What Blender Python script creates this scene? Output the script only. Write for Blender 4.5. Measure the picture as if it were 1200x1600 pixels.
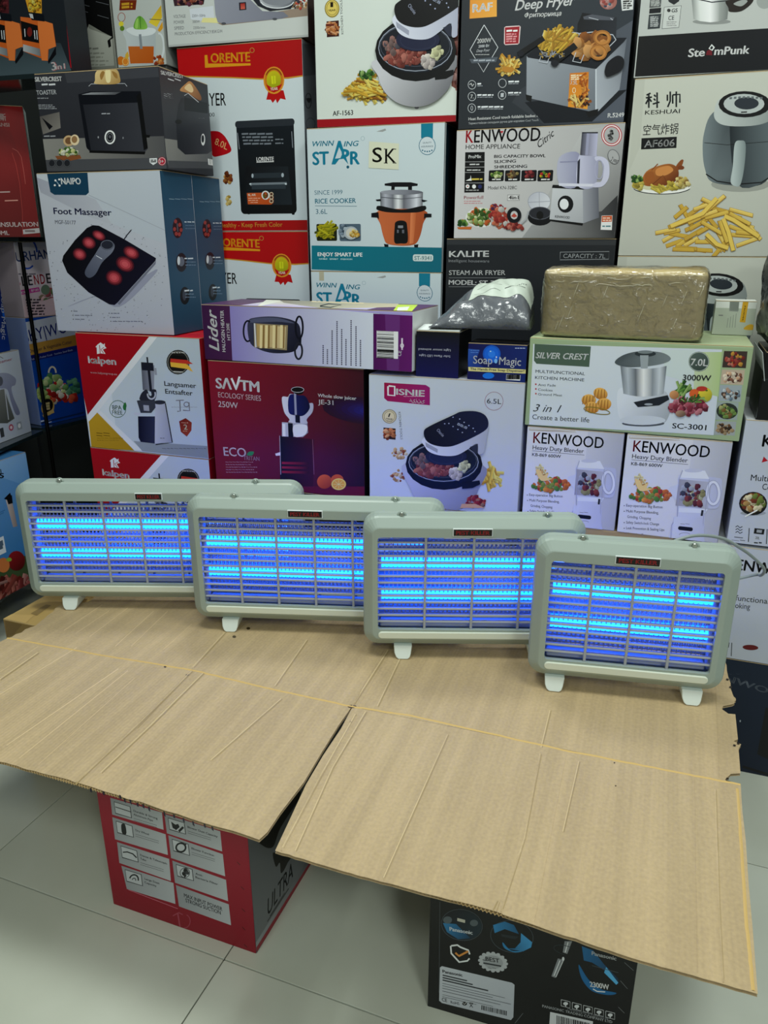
import bpy, bmesh, math, random
from mathutils import Vector, Matrix
for o in list(bpy.data.objects): bpy.data.objects.remove(o)
C = bpy.context.scene.collection
S = bpy.context.scene
rad = math.radians

# ------------------------------------------------------------------ camera
FPX, PITCH, CAMH = 1200.0, rad(19.5), 1.25
cam = bpy.data.cameras.new('camera'); cam.sensor_fit = 'HORIZONTAL'; cam.sensor_width = 36; cam.lens = 36
cam.clip_start = 0.05
co = bpy.data.objects.new('camera', cam); C.objects.link(co)
co.location = (0, 0, CAMH); co.rotation_euler = (rad(90) - PITCH, 0, 0)
S.camera = co
# ------------------------------------------------------------------ world and lamps
w = bpy.data.worlds.new('shop_air'); S.world = w; w.use_nodes = True
w.node_tree.nodes['Background'].inputs[0].default_value = (.80, .90, .86, 1)
w.node_tree.nodes['Background'].inputs[1].default_value = 0.34
def panel_light(x, y, z, sx, sy, e, col=(.93, 1, .95)):
    l = bpy.data.lights.new('ceiling_panel', 'AREA'); l.shape = 'RECTANGLE'; l.size = sx; l.size_y = sy
    l.energy = e; l.color = col
    o = bpy.data.objects.new('ceiling_panel', l); C.objects.link(o); o.location = (x, y, z)
    return o
panel_light(-1.0, -.6, 2.75, .5, .5, 15)
panel_light(.9, -1.9, 2.75, .6, .6, 40)
panel_light(-.5, 1.20, 2.80, .5, .5, 15)
panel_light(.65, .95, 2.80, .5, .5, 18)
panel_light(-.35, 2.60, 2.95, .4, .4, 20)
S.view_settings.view_transform = 'Standard'; S.view_settings.look = 'None'
S.view_settings.gamma = 1; S.view_settings.use_curve_mapping = False
S.view_settings.exposure = 0.0
INKGAIN = 0.74

# ------------------------------------------------------------------ helpers
def lin(h):
    h = h.lstrip('#')
    if len(h) == 3: h = ''.join(c * 2 for c in h)
    r = []
    for i in (0, 2, 4):
        c = int(h[i:i + 2], 16) / 255
        c = c / 12.92 if c <= .04045 else ((c + .055) / 1.055) ** 2.4
        r.append(max(.0035, min(c / INKGAIN - .010, .9)))
    return (*r, 1)
def nodes(m):
    m.use_nodes = True; return m.node_tree, m.node_tree.nodes['Principled BSDF']
def mat(name, col, rough=.5, metal=0, coat=0, bump=None, emit=None, spec=None, scale=None):
    m = bpy.data.materials.new(name); nt, b = nodes(m)
    b.inputs['Base Color'].default_value = lin(col) if isinstance(col, str) else (*col, 1)
    b.inputs['Roughness'].default_value = rough; b.inputs['Metallic'].default_value = metal
    b.inputs['Coat Weight'].default_value = coat; b.inputs['Coat Roughness'].default_value = .08
    if spec is not None: b.inputs['Specular IOR Level'].default_value = spec
    if bump:
        n = nt.nodes.new('ShaderNodeTexNoise'); n.inputs['Scale'].default_value = bump[0]; n.inputs['Detail'].default_value = 4
        tc = nt.nodes.new('ShaderNodeTexCoord'); mp = nt.nodes.new('ShaderNodeMapping')
        if scale: mp.inputs['Scale'].default_value = scale
        nt.links.new(tc.outputs['Object'], mp.inputs[0]); nt.links.new(mp.outputs[0], n.inputs[0])
        bp = nt.nodes.new('ShaderNodeBump'); bp.inputs['Strength'].default_value = bump[1]; bp.inputs['Distance'].default_value = bump[2]
        nt.links.new(n.outputs[0], bp.inputs['Height']); nt.links.new(bp.outputs[0], b.inputs['Normal'])
        if len(bump) > 3:
            b.inputs['Coat Weight'].default_value = bump[3]; nt.links.new(bp.outputs[0], b.inputs['Coat Normal'])
    if emit:
        b.inputs['Emission Color'].default_value = (*emit[0], 1); b.inputs['Emission Strength'].default_value = emit[1]
    return m
def ink_material(name, rough):
    m = bpy.data.materials.new(name); nt, b = nodes(m)
    a = nt.nodes.new('ShaderNodeAttribute'); a.attribute_name = 'ink'
    nt.links.new(a.outputs['Color'], b.inputs['Base Color'])
    b.inputs['Roughness'].default_value = rough; b.inputs['Specular IOR Level'].default_value = .3
    n = nt.nodes.new('ShaderNodeTexNoise'); n.inputs['Scale'].default_value = 9
    tc = nt.nodes.new('ShaderNodeTexCoord'); nt.links.new(tc.outputs['Object'], n.inputs[0])
    bp = nt.nodes.new('ShaderNodeBump'); bp.inputs['Strength'].default_value = .15; bp.inputs['Distance'].default_value = .004
    nt.links.new(n.outputs[0], bp.inputs['Height']); nt.links.new(bp.outputs[0], b.inputs['Normal'])
    return m
INK = ink_material('printed_card', .38)
def link(name, me, m=None, parent=None, loc=None, rz=0):
    o = bpy.data.objects.new(name, me); C.objects.link(o)
    if m is not None and me is not None and not me.materials: me.materials.append(m)
    if parent: o.parent = parent
    if loc: o.location = loc
    if rz: o.rotation_euler = (0, 0, rz)
    return o
def tag(o, label, cat, group=None):
    o['label'] = label; o['category'] = cat
    if group: o['group'] = group
    return o
def mesh(name, v, f, m=None, smooth=False):
    me = bpy.data.meshes.new(name); me.from_pydata([tuple(p) for p in v], [], f); me.validate(); me.update()
    if m: me.materials.append(m)
    if smooth:
        for p in me.polygons: p.use_smooth = True
    return me
def bm_mesh(name, bm, m=None, smooth=None):
    me = bpy.data.meshes.new(name); bm.to_mesh(me); bm.free()
    if m: me.materials.append(m)
    if smooth: 
        for p in me.polygons: p.use_smooth = True
    return me
def add_box(bm, x0, y0, z0, x1, y1, z1, bev=0, seg=2, M=None):
    r = bmesh.ops.create_cube(bm, size=1)
    vs = r['verts']
    for v in vs:
        v.co = Vector(((x0 + x1) / 2 + v.co.x * (x1 - x0), (y0 + y1) / 2 + v.co.y * (y1 - y0), (z0 + z1) / 2 + v.co.z * (z1 - z0)))
    if bev:
        es = list({e for v in vs for e in v.link_edges})
        r2 = bmesh.ops.bevel(bm, geom=es, offset=bev, segments=seg, affect='EDGES', profile=.5)
        vs = list({v for f in r2['faces'] for v in f.verts} | {v for v in vs if v.is_valid})
    if M is not None:
        for v in vs: v.co = M @ v.co
    return vs
def box_mesh(name, dims, m, bev=0):
    bm = bmesh.new(); add_box(bm, *dims, bev); return bm_mesh(name, bm, m)
def tube_bm(bm, pts, r, n=8, cap=True):
    pts = [Vector(p) for p in pts]; rings = []
    up = Vector((0, 0, 1))
    for i, p in enumerate(pts):
        t = (pts[min(i + 1, len(pts) - 1)] - pts[max(i - 1, 0)]).normalized()
        a = t.cross(up)
        if a.length < .1: a = t.cross(Vector((1, 0, 0)))
        a.normalize(); b = t.cross(a).normalized()
        rr = r[i] if isinstance(r, (list, tuple)) else r
        rings.append([bm.verts.new(p + (a * math.cos(2 * math.pi * k / n) + b * math.sin(2 * math.pi * k / n)) * rr) for k in range(n)])
    for A, B in zip(rings, rings[1:]):
        for k in range(n):
            f = bm.faces.new((A[k], A[(k + 1) % n], B[(k + 1) % n], B[k])); f.smooth = True
    if cap:
        bm.faces.new(rings[0][::-1]); bm.faces.new(rings[-1])
def spline(pts, n=6, closed=False):
    P = [Vector(p) for p in pts]; out = []; N = len(P)
    rng = range(N) if closed else range(N - 1)
    for i in rng:
        if closed: a, b, c, d = P[(i - 1) % N], P[i], P[(i + 1) % N], P[(i + 2) % N]
        else: a, b, c, d = P[max(i - 1, 0)], P[i], P[i + 1], P[min(i + 2, N - 1)]
        for k in range(n):
            t = k / n
            out.append(.5 * ((2 * b) + (c - a) * t + (2 * a - 5 * b + 4 * c - d) * t * t + (3 * b - a - 3 * c + d) * t ** 3))
    if not closed: out.append(P[-1])
    return out

# ------------------------------------------------------------------ lettering
_tc = {}
def text_geo(s, bold=0, sh=0):
    k = (s, bold, sh)
    if k in _tc: return _tc[k]
    cu = bpy.data.curves.new('lettering', 'FONT'); cu.body = s; cu.size = 1; cu.shear = sh
    cu.resolution_u = 3; cu.fill_mode = 'FRONT'
    o = bpy.data.objects.new('lettering', cu); C.objects.link(o)
    dg = bpy.context.evaluated_depsgraph_get(); e = o.evaluated_get(dg); me = e.to_mesh()
    vs = [(v.co.x, v.co.y) for v in me.vertices]; fs = [tuple(p.vertices) for p in me.polygons]
    e.to_mesh_clear(); bpy.data.objects.remove(o); bpy.data.curves.remove(cu)
    if bold:   # heavier strokes: the letter repeated a hair apart
        n = len(vs); v0, f0 = vs, fs; vs, fs = [], []; bo = bold * .9
        for q, (dx, dy) in enumerate(((-bo, 0), (bo, 0), (0, bo * .6), (0, -bo * .6))):
            vs += [(x + dx, y + dy) for x, y in v0]; fs += [tuple(i + q * n for i in f) for f in f0]
    _tc[k] = (vs, fs); return _tc[k]
CAPH = max(v[1] for v in text_geo('H')[0])

CF = Vector((0, math.cos(PITCH), -math.sin(PITCH))); CU = Vector((0, math.sin(PITCH), math.cos(PITCH))); CR = Vector((1, 0, 0))
CO = Vector((0, 0, CAMH))
def mixc(a, b, t): return tuple(a[i] * (1 - t) + b[i] * t for i in range(4))

class Canvas:
    """Flat print laid out in metres (u right, v up) on one face of a carton.
    A measured photo point is turned into its place on the face through the face's plane."""
    def __init__(s, O, U, V, w, h, lift=.0004):
        s.Og, s.U, s.V = Vector(O), Vector(U), Vector(V); s.N = s.U.cross(s.V).normalized(); s.w, s.h = w, h
        s.vs, s.fs, s.cs, s.boxes = [], [], [], []; s.x0 = s.y0 = 0; s.sc = 1; s.lift = lift; s.aff = None; s.rnd = random.Random(5)
    def view(s, x0, y0, sc, aff=None): s.x0, s.y0, s.sc, s.aff = x0, y0, sc, aff; return s
    def q(s, x, y):
        if s.aff: x, y = s.aff(x, y)
        x = s.x0 + x / s.sc; y = s.y0 + y / s.sc
        d = CR * ((x - 600) / FPX) - CU * ((y - 800) / FPX) + CF
        t = (s.Og - CO).dot(s.N) / d.dot(s.N)
        P = CO + d * t - s.Og
        return (P.dot(s.U), P.dot(s.V))
    def clip(s, pts, m=.0006):
        # pts: list of (u,v,color)
        def cut(P, ax, lim, sign):
            out = []
            for i in range(len(P)):
                a, b = P[i - 1], P[i]; ia = (a[ax] - lim) * sign >= 0; ib = (b[ax] - lim) * sign >= 0
                if ia != ib:
                    t = (lim - a[ax]) / (b[ax] - a[ax])
                    out.append((a[0] + (b[0] - a[0]) * t, a[1] + (b[1] - a[1]) * t, mixc(a[2], b[2], t)))
                if ib: out.append(b)
            return out
        for ax, lim, sg in ((0, m, 1), (0, s.w - m, -1), (1, m, 1), (1, s.h - m, -1)):
            pts = cut(pts, ax, lim, sg)
            if len(pts) < 3: return []
        return pts
    def layer(s, us, vs):
        b = (min(us), min(vs), max(us), max(vs)); L = 0
        for q in s.boxes:
            if q[4] >= L and q[0] < b[2] and q[2] > b[0] and q[1] < b[3] and q[3] > b[1]: L = q[4] + 1
        s.boxes.append((*b, L)); return s.lift + L * .00005
    def uvpoly(s, pts):
        pts = s.clip(pts)
        if not pts: return
        z = s.layer([p[0] for p in pts], [p[1] for p in pts]); n = len(s.vs)
        for p in pts: s.vs.append((p[0], p[1], z)); s.cs.append(p[2])
        s.fs.append(tuple(range(n, n + len(pts))))
    def _col(s, col, g, x, y):
        c = lin(col)
        if not g: return c
        c2, (xa, ya), (xb, yb) = lin(g[0]), g[1], g[2]
        d = (xb - xa) ** 2 + (yb - ya) ** 2
        t = max(0, min(1, ((x - xa) * (xb - xa) + (y - ya) * (yb - ya)) / d))
        return mixc(c, c2, t)
    def P(s, pts, col, g=None):
        s.uvpoly([(*s.q(x, y), s._col(col, g, x, y)) for x, y in pts])
    def S(s, pts, col, g=None, n=5):
        s.P([(p.x, p.y) for p in spline([(x, y, 0) for x, y in pts], n, True)], col, g)
    def R(s, x0, y0, x1, y1, col, g=None, r=0):
        a = s.q(x0, y0); b = s.q(x1, y1); cs = lambda t: s._col(col, (g[0], (0, 0), (1, 0)) if g else None, t, 0)
        u0, v1, u1, v0 = a[0], a[1], b[0], b[1]
        k = g[1] if g else 'h'
        f = lambda u, v: cs((u - u0) / (u1 - u0) if k == 'h' else (v1 - v) / (v1 - v0))
        if not r: pts = [(u0, v0), (u1, v0), (u1, v1), (u0, v1)]
        else:
            r = min(r, (u1 - u0) / 2, (v1 - v0) / 2) if r > 0 else 0; pts = []
            for cx, cy, a0 in ((u1 - r, v1 - r, 0), (u0 + r, v1 - r, 90), (u0 + r, v0 + r, 180), (u1 - r, v0 + r, 270)):
                for k2 in range(5):
                    t = rad(a0 + k2 * 22.5); pts.append((cx + r * math.cos(t), cy + r * math.sin(t)))
        s.uvpoly([(u, v, f(u, v)) for u, v in pts])
    def fill(s, col, g=None, box=None):
        u0, v0, u1, v1 = box or (0, 0, 1, 1); u0 *= s.w; u1 *= s.w; v0 *= s.h; v1 *= s.h
        c1 = lin(col); c2 = lin(g[0]) if g else c1
        f = lambda i, j: c1 if not g else (mixc(c1, c2, i) if g[1] == 'h' else mixc(c1, c2, j))
        s.uvpoly([(u0, v0, f(0, 1)), (u1, v0, f(1, 1)), (u1, v1, f(1, 0)), (u0, v1, f(0, 0))])
    def E(s, cx, cy, rx, ry, col, g=None, rot=0, n=20, a0=0, a1=360):
        pts = []; c, d = math.cos(rad(rot)), math.sin(rad(rot)); full = a1 - a0 >= 360
        for k in range(n + (0 if full else 1)):
            t = rad(a0 + (a1 - a0) * k / n); x, y = rx * math.cos(t), ry * math.sin(t)
            pts.append((cx + x * c - y * d, cy + x * d + y * c))
        s.P(pts, col, g)
    def L(s, pts, w, col, closed=False):
        P = [Vector((x, y)) for x, y in pts]
        if closed: P = P + [P[0]]
        z = None; nv = []
        for i, p in enumerate(P):
            a = P[i - 1] if i else (P[-2] if closed else p); b = P[i + 1] if i < len(P) - 1 else (P[1] if closed else p)
            t = (b - a)
            if t.length == 0: t = Vector((1, 0))
            t.normalize(); nn = Vector((-t.y, t.x)) * w / 2
            nv.append((p + nn, p - nn))
        quads = []
        for (a, b), (c, d) in zip(nv, nv[1:]):
            q = s.clip([(*s.q(p.x, p.y), lin(col)) for p in (a, b, d, c)])
            if q: quads.append(q)
        if not quads: return
        z = s.layer([p[0] for q in quads for p in q], [p[1] for q in quads for p in q])
        for q in quads:
            n = len(s.vs)
            for p in q: s.vs.append((p[0], p[1], z)); s.cs.append(p[2])
            s.fs.append(tuple(range(n, n + len(q))))
    def O(s, cx, cy, rx, ry, w, col, rot=0, a0=0, a1=360, n=24):
        c, d = math.cos(rad(rot)), math.sin(rad(rot)); full = a1 - a0 >= 360; pts = []
        for k in range(n + (0 if full else 1)):
            t = rad(a0 + (a1 - a0) * k / n); x, y = rx * math.cos(t), ry * math.sin(t)
            pts.append((cx + x * c - y * d, cy + x * d + y * c))
        s.L(pts, w, col, full)
    def T(s, t, x0, y0, x1, h, col, b=0, sh=0, y1=None):
        vs, fs = text_geo(t, b, sh)
        if not vs: return
        a = s.q(x0, y0)
        if y1 is None: e = (s.q(x1, y0)[0], a[1])
        else: e = s.q(x1, y1)
        dx, dy = e[0] - a[0], e[1] - a[1]; ln = math.hypot(dx, dy); ux, uy = dx / ln, dy / ln
        # height measured across the baseline in the photo
        X, Y = (x1 - x0), ((y1 if y1 is not None else y0) - y0); m = math.hypot(X, Y); nx, ny = Y / m, -X / m
        hh = s.q(x0 + nx * h, y0 + ny * h); hv = (hh[0] - a[0]) * -uy + (hh[1] - a[1]) * ux
        mx0, mx1 = min(v[0] for v in vs), max(v[0] for v in vs); sx = ln / (mx1 - mx0); sy = hv / CAPH
        pts = [(a[0] + (v[0] - mx0) * sx * ux - v[1] * sy * uy, a[1] + (v[0] - mx0) * sx * uy + v[1] * sy * ux) for v in vs]
        ok = all(0 < p[0] < s.w and 0 < p[1] < s.h for p in pts)
        z = s.layer([p[0] for p in pts], [p[1] for p in pts]); n = len(s.vs); cc = lin(col)
        if ok:
            for p in pts: s.vs.append((p[0], p[1], z)); s.cs.append(cc)
            for f in fs: s.fs.append(tuple(n + i for i in f))
        else:
            for f in fs:
                q = s.clip([(*pts[i], cc) for i in f])
                if q:
                    n = len(s.vs)
                    for p in q: s.vs.append((p[0], p[1], z)); s.cs.append(cc)
                    s.fs.append(tuple(range(n, n + len(q))))
    def D(s, x0, y0, x1, n, dy, h, col, dx=0, ragged=.25):
        """lines of print too small to read"""
        for i in range(n):
            xe = x1 - (x1 - x0) * ragged * s.rnd.random(); x = x0 + dx * i; xe += dx * i
            while x < xe - h:
                wd = s.rnd.uniform(2, 6) * h; s.R(x, y0 + dy * i, min(x + wd, xe), y0 + dy * i + h, col); x += wd + h * .7
    def H(s, cx, cy, rx, ry, n, size, cols, seed=1, long=1, tri=False, rot=None):
        """a heap of food printed as many small patches"""
        r = random.Random(seed)
        for i in range(n):
            while True:
                a, b = r.uniform(-1, 1), r.uniform(-1, 1)
                if tri:
                    if abs(a) < (1 + b) * .5 + .12: break
                elif a * a + b * b < 1: break
            z = size * r.uniform(.7, 1.3); an = r.uniform(0, 180) if rot is None else r.gauss(rot, 25)
            col = r.choice(cols)
            if len(col) == 4: col = '#' + ''.join(q * 2 for q in col[1:])
            x, y = cx + a * rx, cy + b * ry; c, d = math.cos(rad(an)), math.sin(rad(an)); pts = []
            if long > 1.8:
                for X, Y in ((-long, -.5), (long, -.5), (long, .5), (-long, .5)): pts.append((x + (X * c - Y * d) * z * .5, y + (X * d + Y * c) * z * .5))
                k = r.choice((0, 1))
                dk = '#' + ''.join('%02x' % int(int(col.lstrip('#')[j:j + 2], 16) * .72) for j in (0, 2, 4))
                s.P(pts, col, (dk, pts[0], pts[3]))
            else:
                for k in range(7):
                    t = 2 * math.pi * k / 7; X, Y = math.cos(t) * long * z * r.uniform(.4, .6), math.sin(t) * z * r.uniform(.4, .6)
                    pts.append((x + X * c - Y * d, y + X * d + Y * c))
                dk = '#' + ''.join('%02x' % int(int(col.lstrip('#')[j:j + 2], 16) * .6) for j in (0, 2, 4))
                s.P(pts, col, (dk, (x - z * .2, y - z * .3), (x + z * .4, y + z * .5)))
    def cyl(s, x0, y0, x1, y1, stops, dx=0, bow=0):
        """upright metal body: vertical bands of tone; stops [(t,col)...]"""
        for (ta, ca), (tb, cb) in zip(stops, stops[1:]):
            xa, xb = x0 + (x1 - x0) * ta, x0 + (x1 - x0) * tb
            mid = (x0 + x1) / 2; xa2 = mid + (xa - mid) * (1 - dx); xb2 = mid + (xb - mid) * (1 - dx)
            fa = bow * (1 - (2 * ta - 1) ** 2); fb = bow * (1 - (2 * tb - 1) ** 2)
            s.P([(xa, y0 + fa), (xb, y0 + fb), (xb2, y1 + fb), (xa2, y1 + fa)], ca, (cb, (xa, y0), (xb, y0)))
    def barcode(s, x0, y0, x1, y1, vert=True, bg='#d8dcdc'):
        s.R(x0, y0, x1, y1, bg); x = x0 + 2; r = s.rnd
        if vert:
            while x < x1 - 3: wd = r.uniform(.8, 3); s.R(x, y0 + 2, x + wd, y1 - (y1 - y0) * .2, '#181818'); x += wd + r.uniform(1, 3)
        else:
            y = y0 + 2
            while y < y1 - 3: wd = r.uniform(.8, 3); s.R(x0 + 2, y, x1 - (x1 - x0) * .2, y + wd, '#181818'); y += wd + r.uniform(1, 3)
    def bake(s, parent, name='printed_artwork', data=None, world=True):
        me = data
        if me is None:
            vs = [s.U * p[0] + s.V * p[1] + s.N * p[2] for p in s.vs]
            inv = parent.matrix_basis.inverted()
            vs = [inv @ (s.Og + v) for v in vs]
            me = bpy.data.meshes.new(name); me.from_pydata(vs, [], s.fs)
            at = me.color_attributes.new('ink', 'FLOAT_COLOR', 'POINT')
            at.data.foreach_set('color', [x for c in s.cs for x in c]); me.materials.append(INK)
        return link(name, me, None, parent)

ALLBOX = {}
FLAPS = {}
def carton(name, label, pos, yaw, w, d, z0, z1, front, side=None, top=None, cat='box', group=None, edge='#b9a27c', seam=True, bev=.0018, m=None):
    """pos = front-left corner on plan; yaw of the front edge in degrees. Returns (object, front canvas, right side canvas, top canvas)"""
    a = rad(yaw); U = Vector((math.cos(a), math.sin(a), 0)); B = Vector((-math.sin(a), math.cos(a), 0))
    base = Vector((pos[0], pos[1], z0)) + U * w / 2 + B * d / 2; h = z1 - z0; fl = .0016 if seam else 0
    side = side or front; top = top or side
    bm = bmesh.new(); add_box(bm, -w / 2, -d / 2, 0, w / 2, d / 2, h - fl - .0002, bev)
    cl = bm.loops.layers.float_color.new('ink')
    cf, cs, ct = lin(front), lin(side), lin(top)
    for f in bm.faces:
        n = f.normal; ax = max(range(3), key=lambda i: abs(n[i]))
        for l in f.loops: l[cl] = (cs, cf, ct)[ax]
    o = link(name, bm_mesh(name, bm, m or INK))
    o.location = base; o.rotation_euler = (0, 0, a); o['label'] = label; o['category'] = cat
    if group: o['group'] = group
    o.matrix_basis = Matrix.Translation(base) @ Matrix.Rotation(a, 4, 'Z')
    if seam:
        k = (round(w, 4), round(d, 4), top)
        if k not in FLAPS:
            bm = bmesh.new(); add_box(bm, -w / 2 + .0008, -d / 2 + .0003, 0, w / 2 - .0008, -.0008, fl - .0002)
            cl = bm.loops.layers.float_color.new('ink')
            for f in bm.faces:
                for l in f.loops: l[cl] = ct if abs(f.normal.z) > .5 else lin(edge)
            FLAPS[k] = bm_mesh('top_flap', bm, INK)
        for rz in (0, math.pi): link('top_flap', FLAPS[k], None, o, (0, 0, h - fl - .0001), rz)
    O = Vector((pos[0], pos[1], z0))
    up = Vector((0, 0, 1))
    fc = Canvas(O, U, up, w, h - fl); sc = Canvas(O + U * w, B, up, d, h - fl); tc = Canvas(O + up * h, U, B, w, d)
    ALLBOX[name] = o
    return o, fc, sc, tc
# ------------------------------------------------------------------ the room
def hz(x, y, z):
    d = CR * ((x - 600) / FPX) - CU * ((y - 800) / FPX) + CF
    return CO + d * ((z - CAMH) / d.z)
def structure(o): o['kind'] = 'structure'; return o
M_GROUT = mat('grout', '#3a3a34', .8)
fl = structure(link('floor', box_mesh('floor', (-3.2, -1.2, -.05, 3.0, 4.2, -.004), M_GROUT)))
mt = bpy.data.materials.new('polished_tile'); nt, b = nodes(mt)
tc = nt.nodes.new('ShaderNodeTexCoord'); gi = nt.nodes.new('ShaderNodeObjectInfo'); n1 = nt.nodes.new('ShaderNodeTexNoise'); n1.inputs['Scale'].default_value = 2.2; n1.inputs['Detail'].default_value = 8
mp = nt.nodes.new('ShaderNodeVectorMath'); mp.operation = 'ADD'; nt.links.new(tc.outputs['Object'], mp.inputs[0]); nt.links.new(gi.outputs['Location'], mp.inputs[1]); nt.links.new(mp.outputs[0], n1.inputs[0])
rp = nt.nodes.new('ShaderNodeValToRGB'); rp.color_ramp.elements[0].position = .3; rp.color_ramp.elements[1].position = .72
rp.color_ramp.elements[0].color = lin('#acb0a1'); rp.color_ramp.elements[1].color = lin('#bec2b5'); nt.links.new(n1.outputs[0], rp.inputs[0]); nt.links.new(rp.outputs[0], b.inputs['Base Color'])
b.inputs['Roughness'].default_value = .22; b.inputs['Specular IOR Level'].default_value = .6
I = hz(350, 1499, 0); ya = rad(-21); T_ = .6; tu = Vector((math.cos(ya), math.sin(ya), 0)); tv = Vector((-math.sin(ya), math.cos(ya), 0))
tm = box_mesh('tile', (.0012, .0012, -.0045, T_ - .0012, T_ - .0012, 0), mt, .0007)
for i in range(-5, 5):
    for j in range(-3, 6):
        p = I + tu * (i * T_) + tv * (j * T_)
        if -2.6 < p.x < 2.2 and -.6 < p.y < 3.2: link('tile', tm, None, fl, (p.x, p.y, 0), ya)
M_WALL = mat('dark_wall', '#2a2d2c', .8)
def slab(name, pos, yaw, w, d, z0, z1, m):
    o = link(name, box_mesh(name, (0, 0, 0, w, d, z1 - z0), m, .002), None, None, (pos[0], pos[1], z0), rad(yaw)); return structure(o)
slab('wall_back', (-2.45, 3.65), -20, 4.4, .1, 0, 2.8, M_WALL)
slab('wall_left', (-1.62, 3.3), -110 + 0, 3.6, .1, 0, 2.8, M_WALL).rotation_euler = (0, 0, rad(-100))
M_PL = mat('plinth_board', '#4a4a46', .6)
def plinth(n, bl, yaw, w, d, z1): return slab('trim_%d' % n, bl, yaw, w, d, 0, z1, M_PL)
def back(p, yaw, k, side=0):
    a = rad(yaw); return (p[0] - math.sin(a) * k + math.cos(a) * side, p[1] + math.cos(a) * k + math.sin(a) * side)
plinth(1, back((-.881, 2.236), -20, .01), -20, .40, .19, .336)
plinth(2, back((-.476, 2.089), -20, .01), -20, 1.26, .2, .309)
plinth(3, back((-.590, 2.499), -17.5, .005, .005), -17.5, .37, .27, .785)
plinth(4, back((-.212, 2.333), -19.5, .005), -19.5, .385, .28, .7935)
plinth(5, back((.169, 2.196), -20, .005), -20, .42, .3, .9395)
plinth(6, back((.590, 2.041), -20, .005), -20, .42, .34, .818)
plinth(7, back((-.925, 2.588), -17, .003), -17, .315, .19, 1.7215)

# ------------------------------------------------------------------ glass rack on the left
M_BLK = mat('black_metal', '#121314', .35, .6); M_SHELF = mat('smoked_glass_shelf', '#20282a', .12, spec=.8)
rk = link('display_rack', None, None, None, (-1.185, 2.625, 0)); tag(rk, 'black metal display rack with dark shelves along the left side', 'rack')
def post(x, y, h=2): link('post', box_mesh('post', (-.005, -.005, 0, .005, .005, h), M_BLK, .002), None, rk, (x + 1.185, y - 2.625, 0), rad(-10))
post(-1.178, 2.632, 1.243); post(-1.275, 2.06, 1.6); post(-1.04, 2.985, 1.6)
def shelf(z, pts):
    bm = bmesh.new(); f = bm.faces.new([bm.verts.new((x + 1.185, y - 2.625, z)) for x, y in pts])
    r = bmesh.ops.extrude_face_region(bm, geom=[f]); bmesh.ops.translate(bm, vec=(0, 0, .012), verts=[v for v in r['geom'] if isinstance(v, bmesh.types.BMVert)])
    bmesh.ops.recalc_face_normals(bm, faces=bm.faces); link('shelf', bm_mesh('shelf', bm, M_SHELF), None, rk)
SA = [(-1.255, 2.07), (-1.19, 2.62), (-1.42, 2.66), (-1.50, 2.12)]; SB = [(-1.188, 2.65), (-1.03, 2.96), (-1.25, 3.06), (-1.40, 2.70)]
for z in (.15, .612): shelf(z, SA)
for z in (.30, .612, 1.246): shelf(z, SB)
shelf(1.675, [(-1.30, 2.52), (-.93, 2.41), (-.88, 2.52), (-1.30, 2.70)])
CB = lambda z: z + .0125
# steamer box
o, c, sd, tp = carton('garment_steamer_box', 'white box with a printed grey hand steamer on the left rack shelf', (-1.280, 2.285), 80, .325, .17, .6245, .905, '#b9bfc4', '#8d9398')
c.view(0, 440, 5.33); c.fill('#b9c0c6', ('#a6adb5', 'v')); c.T('JIABAO', -60, 590, 75, 36, '#8e1f2e', .01, y1=555); c.T('steamer', -40, 690, 102, 24, '#a83038', .01, y1=655); c.L([(0, 625), (25, 640)], 5, '#444')
c.S([(-60, 780), (20, 760), (80, 770), (130, 810), (125, 860), (95, 880), (110, 960), (165, 1090), (130, 1105), (90, 1000), (60, 900), (0, 890), (-40, 880)], '#8f93a3', ('#70748a', (0, 780), (120, 1080))); c.E(0, 830, 24, 40, '#55575f'); c.P([(0, 900), (35, 895), (120, 1140), (60, 1180), (-40, 1180)], '#6e706a', ('#4a4c46', (0, 900), (80, 1180))); c.L([(38, 895), (70, 1150)], 7, '#b5b8bc')
c.E(92, 1215, 20, 28, '#a04a58'); c.E(92, 1215, 10, 14, '#d5c5c9'); c.R(135, 1175, 185, 1225, '#8d949a', r=.003); c.E(160, 1200, 12, 20, '#dfe3e6'); c.R(-5, 1225, 38, 1290, '#3a3d3f')
c.bake(o)
o, c, sd, tp = carton('soap_dispenser_box', 'small blue soap dispenser box standing upright on the steamer box on the left rack', (-1.262, 2.425), 80, .15, .12, .906, 1.125, '#16265e', '#101a40')
c.view(0, 440, 5.33); c.fill('#15245a', ('#1c3478', 'v')); c.E(70, 255, 52, 78, '#1c56b4'); c.E(62, 235, 8, 10, '#5a90dc'); c.T('Soap Magic', 8, 95, 16, 34, '#dfe5f0', .004, y1=480); c.D(100, 420, 118, 5, 16, 7, '#8fa0c4'); c.R(35, 60, 62, 140, '#2a5aa4')
c.bake(o)
o, c, sd, tp = carton('vegetable_chopper_box', 'blue box with a fruit and vegetable basket picture, on the left rack', (-1.224, 2.688), 60, .27, .13, .6245, 1.0, '#1a3a80', '#6f7fa8')
c.view(0, 440, 5.33); c.fill('#16408e', ('#0e2a6a', 'h')); c.P([(180, 345), (640, 250), (640, 480), (215, 560)], '#a7abb8', ('#8a8e9a', (180, 0), (600, 0)))
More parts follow.
